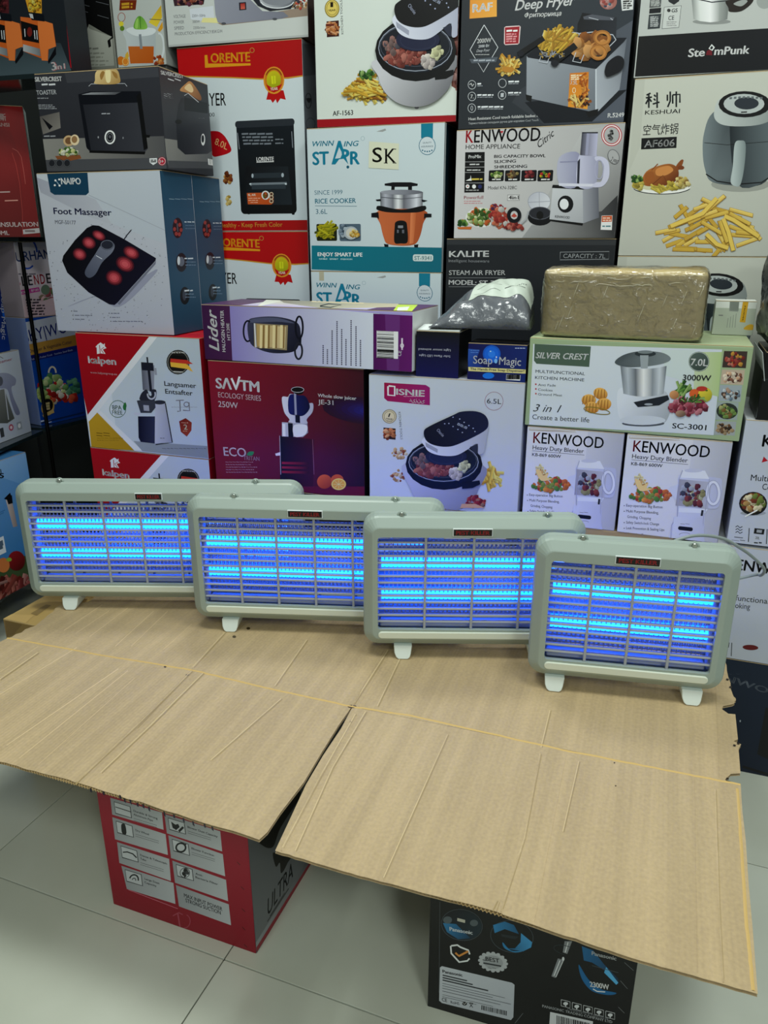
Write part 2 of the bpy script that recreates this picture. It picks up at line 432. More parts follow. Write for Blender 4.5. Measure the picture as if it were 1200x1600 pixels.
c.T('SKY|WOOD', 208, 512, 700, 100, '#1d2a7a', .005, y1=385); c.P([(212, 528), (640, 440), (640, 530), (235, 618)], '#a8803c', ('#7a5626', (212, 0), (620, 0))); c.T('Chopper & Vegetable Cutter', 240, 595, 600, 28, '#2a2040', .008, y1=512); c.P([(235, 618), (640, 530), (640, 580), (245, 668)], '#14205a'); c.T('With Safe-Pusher Knob · Stainless Steel Blade', 245, 660, 605, 16, '#aab0c8', .01, y1=575); c.L([(215, 520), (640, 430)], 3, '#8f94b0')
c.H(440, 900, 115, 110, 70, 56, ['#6f9a5a', '#a82a28', '#b7c48a', '#8ea86a', '#4a7a4e', '#c2564a', '#d8d0c0'], 3); c.H(600, 880, 60, 60, 30, 40, ['#3a6a52', '#5a8a6a', '#2a4a44'], 4); c.H(520, 960, 110, 40, 26, 50, ['#b03028', '#c0503a', '#d9cfc0', '#8e2422'], 5); c.H(350, 940, 50, 60, 24, 36, ['#a3b46a', '#7d924a'], 6)
c.O(435, 760, 30, 50, 14, '#c9bda6', a0=180, a1=360); c.E(395, 1045, 55, 72, '#a88a4a', rot=10); c.E(393, 1030, 46, 56, '#1b1a18', rot=10); c.D(368, 1010, 420, 3, 22, 10, '#a8986a', dx=2); c.P([(350, 1110), (440, 1060), (450, 1090), (360, 1130)], '#b59a5c'); c.D(330, 1160, 430, 1, 0, 10, '#b9c3dc'); c.L([(330, 1180), (700, 1090)], 14, '#1a2a50')
c.bake(o); sd.fill('#5f6d90'); sd.bake(o)
o, c, sd, tp = carton('blender_carton', 'pink and white blender box under the red flask box on the left', (-1.224, 2.688), 60, .27, .13, 1.0, 1.245, '#b5a9ae', '#8d8288')
c.view(0, 250, 3.75); c.fill('#bfbcc4', ('#a88f94', 'v')); c.T('SURHAN', 65, 600, 300, 56, '#28407e', .016, y1=575); c.O(175, 555, 42, 85, 10, '#2c4aa0', a0=-80, a1=-10); c.O(160, 560, 50, 76, 10, '#2c4aa0', a0=50, a1=120); c.D(88, 665, 240, 1, 0, 7, '#6a6470', dx=0)
for i, (ch, cl) in enumerate(zip('BLENDER', ('#a3202c', '#2a2a30', '#2a2a30', '#a3202c', '#a3202c', '#2a2a30', '#2a2a30'))): c.T(ch, 95 + i * 36, 742 - i * 4, 122 + i * 36, 56, cl, .02, y1=740 - i * 4)
c.P([(108, 765), (228, 745), (234, 770), (112, 792)], '#a02a78'); c.T('MODEL: BF103', 116, 785, 226, 13, '#e6d5e0', .02, y1=765)
c.H(300, 810, 55, 60, 30, 36, ['#8e4a50', '#c9a3a6', '#7a6a5a', '#b9b0a8', '#5a6a4a'], 3); c.E(265, 760, 26, 30, '#5a6a5a'); c.E(112, 850, 16, 30, '#a8644c'); c.P([(140, 860), (330, 800), (400, 900), (150, 930)], '#b39aa0')
for i in range(6): c.D(148 + i * 3, 815 + i * 17, 265, 1, 0, 7, '#3a3238', ragged=.3)
c.bake(o); sd.fill('#8d8288'); sd.bake(o)
o, c, sd, tp = carton('flask_box', 'dark red vacuum flask box with white side, at the left edge', (-1.40, 2.550), 20, .302, .12, 1.259, 1.64, '#8e1014', '#8f9a98', '#6a1014')
c.view(0, 130, 8); c.fill('#8c1014', ('#6e0c10', 'v')); c.P([(-200, 560), (130, 590), (240, 900), (290, 1600), (300, 2000), (-200, 2000)], '#7e0d11', ('#5e080c', (0, 700), (280, 1900))); c.L([(150, 870), (200, 1020), (245, 1250), (280, 1600), (285, 1900)], 6, '#a83a34'); c.L([(155, 815), (220, 850), (265, 920), (300, 1120), (318, 1260)], 7, '#b0524a'); c.T('罗曼斯', -160, 452, 78, 66, '#d5c3c0', .02); c.T('ROMANSI', -200, 530, 118, 44, '#c9a8a4', .03); c.T('VACUUM INSULATION', -400, 1800, 480, 56, '#d9cccb', .02, y1=1790); c.T('500ML', -120, 1895, 120, 50, '#d9cccb', .02); c.P([(285, 1830), (490, 1810), (500, 1870), (292, 1888)], '#b5b0b0'); c.D(310, 1835, 470, 1, 0, 26, '#7a6a6a', ragged=0)
c.L([(0, 1362), (125, 1358)], 14, '#b8a09c'); c.L([(60, 1470), (225, 1464)], 14, '#c98d80'); c.bake(o)
sd.view(0, 130, 8); sd.fill('#98a4a0'); sd.T('Sh', 412, 425, 500, 58, '#8e1a20', .02); sd.T('PO', 442, 515, 520, 36, '#3a3c3c', .01)
for k in range(4): sd.P([(458 + k * 22, 585 + k * 118), (560 + k * 22, 588 + k * 118), (580 + k * 22, 672 + k * 118), (476 + k * 22, 670 + k * 118)], '#8e1418')
sd.bake(o)
o, c, sd, tp = carton('meat_slicer_box', 'blue box with a plate of sliced meat, behind the leftmost lamp', (-1.273, 2.100), 72, .34, .16, .1625, .600, '#4a86bc', '#3a6a9a')
c.view(0, 700, 5.164); c.fill('#5f8cb8', ('#1a5f96', 'v')); c.P([(-100, 20), (190, 30), (300, 160), (200, 300), (-100, 200)], '#7fa3c6', ('#5c8cb8', (0, 50), (200, 300))); c.T('ltis', -90, 255, 32, 60, '#14161a', .02, y1=240); c.T('J', -5, 200, 12, 26, '#1c2a3a', .01)
c.P([(-60, 1010), (60, 900), (200, 870), (330, 900), (330, 1700), (-200, 1700)], '#3a4a30'); c.E(60, 1330, 240, 250, '#9a9da3', ('#74777e', (0, 1100), (150, 1550))); c.E(55, 1300, 200, 200, '#7e8188'); c.H(40, 1200, 130, 130, 60, 60, ['#5a2420', '#7a3a34', '#9a5a50', '#4a1c1a', '#8d6a64'], 5, 2.4, rot=-60); c.H(200, 1140, 60, 90, 26, 50, ['#8e4a48', '#6a2c2c', '#b07a74'], 6, 2.2, rot=-80); c.E(130, 910, 70, 80, '#7e2024', ('#3f0f12', (80, 860), (180, 980))); c.E(25, 945, 50, 60, '#b56a3a'); c.E(70, 900, 22, 16, '#7a9a3a')
c.P([(30, 410), (80, 360), (95, 400), (60, 420)], '#101216'); c.P([(45, 420), (90, 400), (140, 630), (105, 640)], '#b5a8a0', ('#7a6e6a', (45, 0), (140, 0))); c.P([(48, 395), (95, 380), (102, 445), (66, 455)], '#15171c'); c.R(-40, 740, 50, 840, '#c5cbd0'); c.D(-40, 770, 40, 2, 26, 14, '#4a5a6a'); c.L([(0, 520), (40, 500)], 5, '#2d5a86'); c.L([(-10, 540), (30, 520)], 5, '#2d5a86')
c.bake(o)
o, c, sd, tp = carton('juicer_blender_box', 'dark box with two orange blender bases, on the rack in the top left corner', (-1.228, 2.545), -22, .40, .08, 1.6885, 1.99, '#22262a', '#1a1c20')
c.view(0, 0, 4); c.fill('#24272b'); c.P([(-100, 230), (380, 270), (470, 500), (-100, 510)], '#2c3338', ('#4d5c62', (0, 240), (0, 480))); c.P([(400, -20), (418, -20), (470, 450), (440, 420)], '#9a1a22'); c.P([(418, -20), (440, -20), (480, 460), (458, 450)], '#cfc4c0')
for dx in (0, -205):
    c.P([(128 + dx, 105), (235 + dx, 118), (330 + dx, 148), (352 + dx, 290), (305 + dx, 300), (300 + dx, 382), (140 + dx, 318)], '#c2602c', ('#b0501f', (130 + dx, 0), (340 + dx, 0))); c.P([(235 + dx, 118), (330 + dx, 148), (350 + dx, 290), (300 + dx, 310), (300 + dx, 380), (262 + dx, 378), (245 + dx, 260)], '#cf7038'); c.P([(130 + dx, 130), (236 + dx, 160), (246 + dx, 270), (140 + dx, 250)], '#14161a'); c.E(186 + dx, 200, 16, 30, '#6a2420'); c.L([(155 + dx, 180), (158 + dx, 230)], 5, '#c9cbce'); c.L([(215 + dx, 190), (220 + dx, 245)], 5, '#c9cbce'); c.L([(230 + dx, 190), (234 + dx, 248)], 5, '#c9cbce'); c.P([(138 + dx, 275), (250 + dx, 305), (255 + dx, 352), (142 + dx, 318)], '#a9adb0', ('#6a6e72', (140 + dx, 0), (250 + dx, 0))); c.P([(350 + dx, 290), (352 + dx, 340), (305 + dx, 400), (300 + dx, 382)], '#16181c')
    c.P([(155 + dx, -20), (260 + dx, -20), (262 + dx, 85), (180 + dx, 75)], '#c9902a' if dx == 0 else '#4a2226'); c.H(215 + dx, 30, 36, 42, 40, 20, ['#d9b43a', '#b57a24', '#e0c860', '#7a5a1c'] if dx == 0 else ['#4a2226', '#6a2f33', '#2a1416'], 5); c.P([(175 + dx, 75), (275 + dx, 90), (280 + dx, 135), (200 + dx, 125)], '#1a1c20'); c.P([(182 + dx, 85), (205 + dx, 88), (212 + dx, 118), (192 + dx, 112)], '#b5b8bb')
c.T('3', 328, 442, 358, 52, '#c86a6e', .03); c.T('in1', 352, 436, 412, 34, '#c86a6e', .03); c.T('3', 325, 440, 353, 50, '#e6d9d6', .012); c.T('in1', 350, 434, 409, 32, '#e6d9d6', .012)
c.bake(o)

# ------------------------------------------------------------------ boxes low behind the lamps
o, c, sd, tp = carton('juice_extractor_box', 'black box with red lettering under the maroon box, seen through the second lamp', (-.476, 2.089), -20, .43, .2, .3095, .5995, '#17181c', '#17181c')
c.view(0, 0, 1); c.T('JUICE EXTRACTOR', 500, 803, 566, 7, '#b02030', .02); c.T('SLOW', 440, 803, 480, 7, '#b02030', .02); c.P([(345, 830), (540, 830), (540, 900), (345, 900)], '#8e8a84'); c.L([(520, 860), (552, 905)], 3, '#222'); c.L([(350, 850), (420, 880)], 3, '#333'); c.bake(o)
o, c, sd, tp = carton('vacuum_cleaner_box', 'white box with a red lettered band, seen through the third lamp', (-.036, 1.930), -20, .366, .2, .3095, .5995, '#a9a59e', '#9a968f')
c.view(0, 0, 1); c.P([(560, 818), (777, 826), (777, 838), (560, 834)], '#8e1a24'); c.T('JUICER & CLEANER', 640, 835, 768, 7, '#e6d9d9', .02, y1=836.5)
for (a, b_) in (((735, 850), (722, 862)), ((790, 850), (806, 870)), ((722, 885), (710, 900)), ((800, 888), (790, 900)), ((640, 845), (650, 900))): c.L([a, b_], 3.5, '#26262c')
c.S([(770, 880), (790, 870), (806, 885), (800, 905), (775, 900)], '#7a7c84'); c.bake(o)
o, c, sd, tp = carton('plain_carton', 'plain tan carton under the blender boxes, seen through the rightmost lamp', (.338, 1.794), -20, .36, .2, .3095, .5935, '#9a8560', '#8d7a58')
c.view(0, 0, 1); c.R(985, 877, 1000, 884, '#1a1a1c'); c.L([(905, 880), (912, 890)], 3, '#444'); c.D(850, 900, 960, 2, 20, 3, '#6a5a40'); c.bake(o)
# ------------------------------------------------------------------ cartons of the stacked wall, front row
R_ = 1.0
FOOD = ['#b5602f', '#d89c4e', '#7d3420', '#c9b27c', '#8a7a35']
FRY = ['#d9b64a', '#c99f38', '#e3c765', '#b98a2e']
GREEN = ['#3f6b2f', '#5d8a3c', '#2c4d24', '#8aa860']
SALAD = ['#58763a', '#8fa05a', '#c7cf9e', '#3b5528', '#b85a30']
MEAT = ['#8e3a34', '#a84e44', '#6e2826', '#b56a5c']

def copy_box(src, name, pos, z0, label, shift=None):
    """another carton of the same design: copy of the carton and of each of its parts"""
    o = src.copy(); C.objects.link(o); o['label'] = label
    o.location = (src.location.x + pos[0], src.location.y + pos[1], z0)
    for ch in list(src.children):
        c = ch.copy(); C.objects.link(c); c.parent = o
    return o

# --- boxed blenders (two alike)
o, c, sd, tp = carton('blender_box', 'white glass-jug blender box beside the white oven boxes, right one of a pair',
    (.556, 1.713), -20, .222, .2, .594, .833, '#c9c9d0', '#b9b9c2', '#c4c2c0', group='boxed blenders under the kitchen machine box')
c.view(800, 500, 3)
c.fill('#c8c8cf', ('#c2c0ca', 'h'))
c.R(850, 560, 1045, 1100, '#b9b9c4', ('#9293a0', 'h'))
c.P([(550, 543), (780, 552), (790, 566), (640, 562), (548, 556)], '#a89f98'); c.L([(552, 548), (700, 552), (790, 562)], 3, '#e4e2de')
c.T('K', 566, 616, 606, 52, '#b3202c', .01, y1=619); c.T('ENWOOD', 608, 619, 924, 52, '#191b22', .012, y1=645)
c.T('Heavy Duty Blender', 562, 648, 823, 20, '#333545', .01, y1=668); c.L([(560, 655), (826, 677)], 2, '#454554')
c.T('KB-869 600W', 558, 680, 705, 15, '#222430', .02, y1=691)
c.H(600, 762, 22, 30, 22, 16, ['#d8b06a', '#e6cf9b', '#c98d3e'], 3, 2)
c.H(645, 820, 98, 30, 80, 22, ['#b8622c', '#7d8f35', '#a33b24', '#cf8a35', '#4f7a2c', '#c8702b'], 4)
c.S([(575, 745), (600, 752), (612, 775), (640, 762), (632, 785), (660, 790), (600, 800)], '#dcb877')
for i, t in enumerate(['Easy-operation Big Button', 'Multi Purpose Blending,', 'Grinding, Chopping', 'Safety Switch-lock Change', 'Leak Prevention & Sealing Lips', 'Measuring Cup']):
    y = 874 + i * 26.5; x = 535 if i != 2 else 540
    if i != 2: c.E(x - 9, y - 4, 2.5, 2.5, '#333')
    c.T(t, x, y, [706, 690, 655, 695, 722, 640][i] - i * 2, 12, '#2b2c38', .01, y1=y + 9)
c.S([(735, 790), (775, 770), (780, 735), (800, 728), (955, 738), (985, 760), (970, 870), (930, 885), (905, 880), (900, 1000), (885, 1060), (745, 1060), (748, 960), (775, 920), (775, 860)], '#bdbfd2', ('#a9abc2', (760, 0), (980, 0)))
c.R(783, 745, 918, 885, '#8f8c98', ('#a8a8b6', 'h')); c.H(850, 820, 52, 58, 60, 26, ['#5b2b2e', '#7d3b34', '#b9bb9a', '#41414d', '#8f8a5e', '#9fa3b4'], 8)
c.P([(783, 880), (918, 886), (905, 905), (780, 900)], '#c9cbdb'); c.P([(800, 700), (905, 706), (925, 745), (783, 738)], '#cdcedd'); c.E(850, 705, 42, 9, '#b3b4c6')
c.O(943, 810, 28, 52, 17, '#8f91a8'); c.O(943, 810, 28, 52, 12, '#c8c9d9'); c.L([(748, 960), (742, 1060)], 3, '#9698ae'); c.L([(900, 890), (893, 1000)], 3, '#9698ae'); c.L([(748, 960), (775, 920), (783, 745), (800, 703)], 3, '#9698ae'); c.L([(925, 745), (905, 900)], 3, '#9698ae'); c.P([(760, 920), (892, 925), (905, 1062), (742, 1062)], '#c0c2d4', ('#adafc6', (760, 0), (900, 0)))
c.R(780, 964, 846, 990, '#17181d', r=.004); c.D(790, 953, 840, 1, 0, 4, '#555'); c.O(810, 1006, 26, 10, 3, '#8d8fa0', a0=180, a1=340); c.R(888, 890, 894, 918, '#222')
c.bake(o); BLB = o
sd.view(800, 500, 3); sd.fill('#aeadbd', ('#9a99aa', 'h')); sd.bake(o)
copy_box(BLB, 'blender_box', (.342 - .556, 1.793 - 1.713), .594, 'white glass-jug blender box beside the lilac-white fryer box, left one of a pair')

# --- kitchen machine box
o, c, sd, tp = carton('kitchen_machine_box', 'long pale green kitchen machine box lying across the two blender boxes',
    (.335, 1.794), -20, .469, .285, .835, 1.040, '#8d9e7c', '#92a182', '#a3b08a')
c.view(800, 500, 3)
c.P([(100, 112), (985, 138), (945, 540), (80, 490)], '#c3c9cf', ('#b9bfc9', (100, 0), (950, 0)))
c.P([(860, 150), (985, 150), (970, 360), (850, 330)], '#aeb99a', ('#9db07a', (860, 0), (980, 0))); c.P([(700, 140), (860, 142), (850, 300), (720, 260)], '#b8c2c2')
c.P([(106, 112), (370, 124), (362, 220), (115, 205), (103, 190)], '#46574a'); c.T('SILVER CREST', 110, 178, 358, 27, '#eef0ea', .022, .25, y1=187)
c.T('MULTIFUNCTIONAL', 110, 247, 342, 14, '#3c4450', .012, y1=259); c.T('KITCHEN MACHINE', 108, 276, 338, 14, '#3c4450', .012, y1=288)
for i, t in enumerate(['Anti Fade', 'Cookies', 'Ground Meat']):
    c.T(t, 122, 309 + i * 22, [205, 190, 235][i], 11, '#55606a', .01, y1=312 + i * 23); c.E(112, 301 + i * 22, 4, 4, '#a83a3a')
c.T('3 in 1', 98, 428, 232, 34, '#22262b', 0, .4, y1=434); c.T('Create a better life', 95, 464, 362, 22, '#363c44', .006, y1=480)
for (a, b, r, t) in ((360, 375, 34, 0), (415, 345, 34, 20), (430, 395, 36, -10), (375, 410, 34, 10)):
    c.E(a, b, r, r * .8, '#d7a352', ('#a3672a', (a, b - 20), (a, b + 26)), rot=t)
    for k in range(4): c.L([(a - 22 + k * 14, b - 20), (a - 30 + k * 16, b + 20)], 3, '#7a4a1e')
c.O(398, 425, 62, 14, 4, '#7a6a2a', rot=10)
c.S([(497, 330), (545, 318), (680, 330), (725, 340), (742, 400), (735, 450), (700, 490), (600, 500), (520, 480), (495, 420)], '#c8ccd3', ('#8f949c', (560, 350), (740, 480)))
c.E(615, 485, 100, 14, '#4c5058'); c.E(612, 470, 108, 22, '#b9bec6')
c.cyl(508, 215, 725, 345, [(0, '#5d636a'), (.15, '#a8aeb5'), (.33, '#5f646b'), (.5, '#d9dde1'), (.7, '#7c8289'), (.85, '#b7bcc2'), (1, '#565b62')], .13, 14)
c.P([(570, 385), (730, 352), (738, 372), (690, 400), (590, 408)], '#23262b'); c.E(640, 395, 20, 5, '#8f959c')
c.S([(482, 200), (520, 165), (600, 146), (700, 152), (744, 178), (720, 200), (640, 216), (540, 220)], '#474e52', ('#6e7679', (560, 150), (700, 215))); c.E(625, 158, 50, 14, '#2d3336'); c.E(625, 150, 36, 8, '#6d7578'); c.P([(600, 165), (640, 165), (636, 225), (604, 225)], '#8d9498')
c.E(876, 195, 49, 47, '#4d5a54', ('#2f3a36', (840, 150), (900, 240))); c.O(876, 195, 46, 44, 2.5, '#a6b0a8'); c.T('7.0L', 836, 212, 916, 31, '#eef1ee', .02, y1=216)
c.H(797, 330, 22, 16, 22, 20, GREEN, 2, 3, rot=-60); c.E(760, 350, 22, 20, '#c08a5c', ('#8f5a38', (750, 335), (775, 365))); c.E(855, 345, 24, 22, '#c2572b'); c.E(905, 350, 33, 34, '#c9b43a', ('#8a8a2a', (890, 330), (930, 380))); c.E(890, 322, 26, 12, '#a3332a'); c.E(912, 330, 6, 4, '#4a5a22')
c.H(825, 405, 88, 36, 90, 26, ['#7e2f3e', '#933c4c', '#a65260', '#6a2535', '#b7727c'], 5); c.E(790, 438, 24, 16, '#9a7c68', ('#5f4a3c', (780, 425), (800, 450))); c.H(850, 372, 60, 12, 20, 14, GREEN, 3, 2)
c.T('3000W', 799, 281, 932, 25, '#2a2d33', .018, y1=285)
c.T('SC-3001', 750, 507, 910, 24, '#23262b', .02, y1=517)
# strip of small pictures on the end of the face
c.P([(985, 135), (1138, 140), (1062, 570), (950, 560)], '#8c9c7a')
for (y0, y1, xa, bg, cols, sd2) in ((145, 222, 994, '#3a2f2c', MEAT + ['#b8863a', '#a8322a'], 3), (232, 300, 985, '#a99886', ['#c9a184', '#8a5a48', '#d8c8b4', '#5f4038'], 4), (304, 380, 975, '#8e979c', ['#b9c0c4', '#4a3a34', '#a98a76', '#6a7c8a'], 5), (384, 466, 962, '#8b9594', ['#4f6a35', '#6f8a48', '#a3a06a', '#7a5a36'], 6), (474, 538, 955, '#8f9494', ['#6a4e36', '#3a2d22', '#a38a6a', '#c9bca6'], 7)):
    w2 = 110 - (y0 - 145) * .04
    c.P([(xa, y0), (xa + w2, y0 + 2), (xa + w2 - 8, y1 + 4), (xa - 9, y1)], bg); 
    if sd2 == 6: c.E(xa + w2 / 2 - 4, (y0 + y1) / 2 + 2, 50, 38, '#2b2f2c')
    c.H(xa + w2 / 2 - 4, (y0 + y1) / 2 + 2, w2 * .40, (y1 - y0) * .36, 34, 17, cols, sd2)
c.bake(o)

# --- lilac white air fryer box (front row)
def oisnie_fryer(c, m, top='#1c1f38', top2='#10121f', body='#a6a8bd', body2='#76788c'):
    a0 = c.aff; c.aff = m
    for (x, y) in ((250, 640), (240, 800)): c.H(x, y, 52, 40, 26, 24, ['#b08a5a', '#c9a878', '#8f4a30', '#d9c9b0'], int(y))
    c.S([(300, 700), (335, 900), (400, 1000), (520, 1060), (650, 1055), (760, 1000), (820, 900), (850, 720)], body, (body2, (380, 800), (700, 1050)))
    c.E(573, 716, 277, 184, '#131519'); c.E(573, 700, 258, 150, '#1d2026'); c.O(570, 700, 250, 138, 5, '#8d93a0'); c.O(570, 690, 238, 120, 3, '#4c515e')
    c.H(500, 745, 130, 52, 70, 36, ['#8a4a42', '#6d3530', '#a5665a', '#7f3c34'], 11, 1.4); c.H(410, 690, 50, 40, 22, 32, ['#6e5a58', '#8a6660', '#4d4a52'], 12)
    c.H(660, 780, 40, 32, 16, 40, ['#b3a9a6', '#cfc6bd', '#98908e'], 13, 1.3); c.H(722, 730, 34, 34, 14, 34, ['#b5b48c', '#cfcfa6', '#9a9a78'], 14, 1.3)
    c.E(590, 655, 150, 66, '#23263a'); c.O(590, 660, 120, 50, 2.5, '#33374c')
    c.P([(700, 850), (830, 830), (835, 858), (780, 885), (705, 892)], '#111318')
    # arm: white band then dark glass top
    c.S([(432, 520), (440, 590), (480, 630), (560, 652), (660, 650), (740, 610), (800, 568), (820, 580), (822, 640), (862, 625), (880, 520), (895, 420), (850, 360), (700, 420)], '#c6c9d8', ('#9da0b2', (480, 600), (860, 600)))
    c.P([(440, 555), (530, 605), (528, 632), (446, 588)], '#8e91a2')
    c.P([(760, 590), (818, 566), (818, 640), (800, 636)], '#2b2e3c')
    c.S([(430, 478), (445, 540), (500, 575), (590, 588), (680, 568), (860, 478), (895, 420), (870, 360), (800, 332), (700, 335), (640, 360), (470, 440)], top, (top2, (800, 350), (500, 560)))
    for i, (x, y) in enumerate([(640, 375), (688, 388), (720, 412), (610, 420), (580, 422), (640, 442), (754, 435), (785, 455), (675, 463), (707, 485), (798, 478)]): c.E(x, y, 5, 4, '#9aa2c0')
    c.T('88:8', 668, 430, 738, 18, '#b9c2dd', .01, y1=462); c.T('Oisnie', 520, 470, 565, 22, '#aeb4ca', .01, y1=518)
    c.aff = a0
o, c, sd, tp = carton('air_fryer_box', 'lilac-white air fryer box with a dark red name panel, under the small blue boxes',
    (-.038, 1.930), -20, .392, .26, .600, .934, '#c3c7d6', '#b4b8c6')
c.view(570, 570, 4.615); c.fill('#bcc3cc', ('#b0b4c0', 'h'))
c.P([(140, 128), (440, 145), (470, 165), (470, 292), (165, 262), (140, 240)], '#93183a', ('#8a1f62', (140, 130), (300, 290)))
c.L([(172, 152), (216, 156), (216, 222), (168, 218), (168, 154)], 12, '#f0f0f4'); c.T('ISNIE', 226, 214, 432, 42, '#f0f0f4', .03, y1=228)
c.T('دیزنی', 320, 262, 432, 26, '#e8d5de', .01, y1=272); c.D(280, 226, 430, 1, 0, 4, '#e0b9c8', ragged=0)
c.O(932, 262, 66, 66, 3, '#7c3a52'); c.T('6.5L', 880, 277, 985, 34, '#2c3042', .006, y1=283)
c.E(178, 372, 53, 52, '#8f8570'); c.E(178, 372, 46, 45, '#cbbfa2'); c.O(178, 372, 38, 37, 3, '#6e6450'); c.T('1', 168, 375, 186, 26, '#2c2a26', .03, .2); c.T('YEAR', 152, 394, 202, 11, '#3a352c', .02); c.D(160, 400, 196, 2, 6, 3, '#5a5040', ragged=0)
c.R(135, 452, 222, 540, '#2a1d1c'); c.H(178, 496, 34, 34, 26, 22, ['#b0603a', '#8e3f26', '#d9a078', '#c57a50'], 4, 1.8, rot=10)
c.T('KITCHEN TOOLS', 242, 340, 258, 16, '#5a5f74', .004, y1=538)
c.H(900, 800, 52, 52, 46, 34, FRY, 5, 3.2, rot=40)
oisnie_fryer(c, None)
c.H(800, 985, 68, 40, 60, 26, ['#8e2a2c', '#6f1f22', '#a84840', '#8a6a5a'], 9); c.P([(690, 1030), (700, 1000), (800, 1000), (870, 1030)], '#b98f70')
c.bake(o)

# --- dark red juicer box
o, c, sd, tp = carton('slow_juicer_box', 'dark maroon slow juicer box under the purple heater box',
    (-.476, 2.089), -20, .452, .24, .600, .945, '#5a1a28', '#160c14', '#3a1620')
c.view(310, 550, 4.286)
c.P([(40, 30), (1160, 30), (1160, 900), (40, 900)], '#80202e', ('#1f1320', (60, 200), (1020, 640)))
for k in range(7): c.E(1130, 395, 300 - k * 42, 92 - k * 12, ('#2c1428', '#2b152e', '#2a1736', '#291a40', '#281d4c', '#27205a', '#282468')[k], rot=6)
c.T('SΛVTM', 118, 240, 410, 66, '#f2f0f2', .035, y1=268); c.L([(222, 175), (250, 245), (276, 165)], 14, '#f2f0f2')
c.T('ECOLOGY SERIES', 134, 302, 420, 34, '#d9c9cc', .004, y1=328); c.T('250W', 134, 366, 266, 38, '#e0d4d6', .006, y1=378)
c.T('Whole slow juicer', 800, 300, 1058, 22, '#e4dfe8', .018, y1=322); c.T('JE-31', 802, 348, 905, 30, '#e4dfe8', .012, y1=355)
c.T('ECO', 172, 693, 322, 56, '#d8ced2', .012, y1=702); c.T('TRITAN', 304, 722, 410, 27, '#a8949c', .004, y1=729); c.S([(325, 690), (340, 668), (372, 668), (360, 692)], '#2f7a48')
c.D(182, 735, 400, 5, 17, 4, '#b49aa2', dx=1)
# juicer
c.P([(545, 560), (775, 585), (770, 900), (548, 900)], '#1b1118', ('#3b1320', (545, 0), (775, 0))); c.L([(545, 560), (552, 820)], 4, '#a7a0aa'); c.L([(765, 585), (775, 820)], 3, '#8d5a66')
for k in range(3): c.P([(560, 735 + k * 30), (740, 738 + k * 30), (740, 756 + k * 30), (560, 750 + k * 30)], '#8e2432', ('#2d1018', (560, 0), (740, 0)))
c.P([(560, 470), (730, 480), (735, 540), (700, 570), (560, 565)], '#b5b3c0', ('#8a8898', (560, 0), (730, 0))); c.R(600, 475, 636, 570, '#17151c'); c.R(562, 480, 585, 565, '#dcdbe4'); c.S([(640, 490), (725, 490), (722, 545), (680, 568), (640, 560)], '#d4d3de')
c.S([(560, 305), (575, 400), (610, 450), (610, 470), (725, 480), (726, 450), (765, 400), (768, 345), (735, 340), (700, 300), (620, 280), (600, 300)], '#c9c8d6', ('#a5a4b8', (560, 0), (760, 0)))
c.S([(610, 290), (605, 400), (650, 425), (705, 425), (745, 380), (740, 335), (715, 295), (680, 290)], '#20245a', ('#151634', (610, 0), (740, 0))); c.R(640, 270, 662, 470, '#8e8fa8'); c.R(650, 420, 682, 475, '#1a1a26')
c.S([(625, 240), (660, 232), (705, 245), (700, 275), (670, 285), (635, 270)], '#14131a'); c.O(665, 252, 42, 18, 3, '#b9b8c6')
c.P([(515, 680), (550, 670), (550, 692), (520, 695)], '#cfc9d2')
c.E(845, 868, 50, 48, '#c4562a', ('#8e3418', (825, 840), (870, 900))); c.E(930, 855, 42, 36, '#b84e26'); c.E(940, 885, 50, 40, '#d99a3a'); c.O(940, 885, 44, 35, 6, '#e8c56a'); 
for k in range(8): c.L([(940, 885), (940 + 36 * math.cos(k * .785), 885 + 28 * math.sin(k * .785))], 2, '#f0d890')
c.bake(o)

# --- red, yellow and white slow juicer boxes (two alike, one above the other)
o, c, sd, tp = carton('slow_juicer_carton', 'red and white juicer box with a yellow corner, under the foot massager box',
    (-.881, 2.236), -20, .410, .2, .666, 1.002, '#c2c8cb', '#8c1220', '#a81624', group='red and white juicer boxes')
c.view(0, 480, 3.636)
c.P([(420, 130), (862, 165), (800, 800), (520, 800)], '#cdd2d3'); c.fill('#bcc4c8', ('#aab4bc', 'h'), (.25, 0, 1, 1)); c.P([(410, 120), (860, 165), (800, 240), (505, 640), (470, 480)], '#a30f22', ('#8e0f20', (420, 140), (600, 500)))
c.P([(850, 165), (895, 168), (520, 640), (500, 655), (500, 610)], '#dfe3e3'); c.P([(552, 605), (572, 588), (810, 815), (760, 812)], '#d5dad9'); c.P([(553, 598), (765, 815), (520, 795), (505, 650)], '#b8902a', ('#a67f22', (520, 600), (700, 800)))
c.P([(760, 760), (1200, 790), (1200, 860), (810, 818)], '#8e9498', ('#7d8388', (760, 0), (1200, 0)))
c.P([(572, 200), (588, 212), (596, 205), (596, 222), (606, 232), (585, 240), (600, 265), (572, 262), (552, 266), (550, 228), (543, 226), (555, 212)], '#eef0ef'); c.L([(566, 215), (570, 262)], 4, '#a30f22'); c.L([(592, 228), (574, 240), (590, 262)], 4, '#a30f22')
c.T('kalpen', 503, 316, 662, 38, '#f1f2f1', .03, y1=328); c.T('www.kalpengroup.eu', 515, 375, 666, 11, '#e2b8bc', .01, y1=386); c.D(548, 712, 650, 2, 14, 7, '#5a4310'); c.D(553, 742, 700, 2, 12, 4, '#7a5c18')
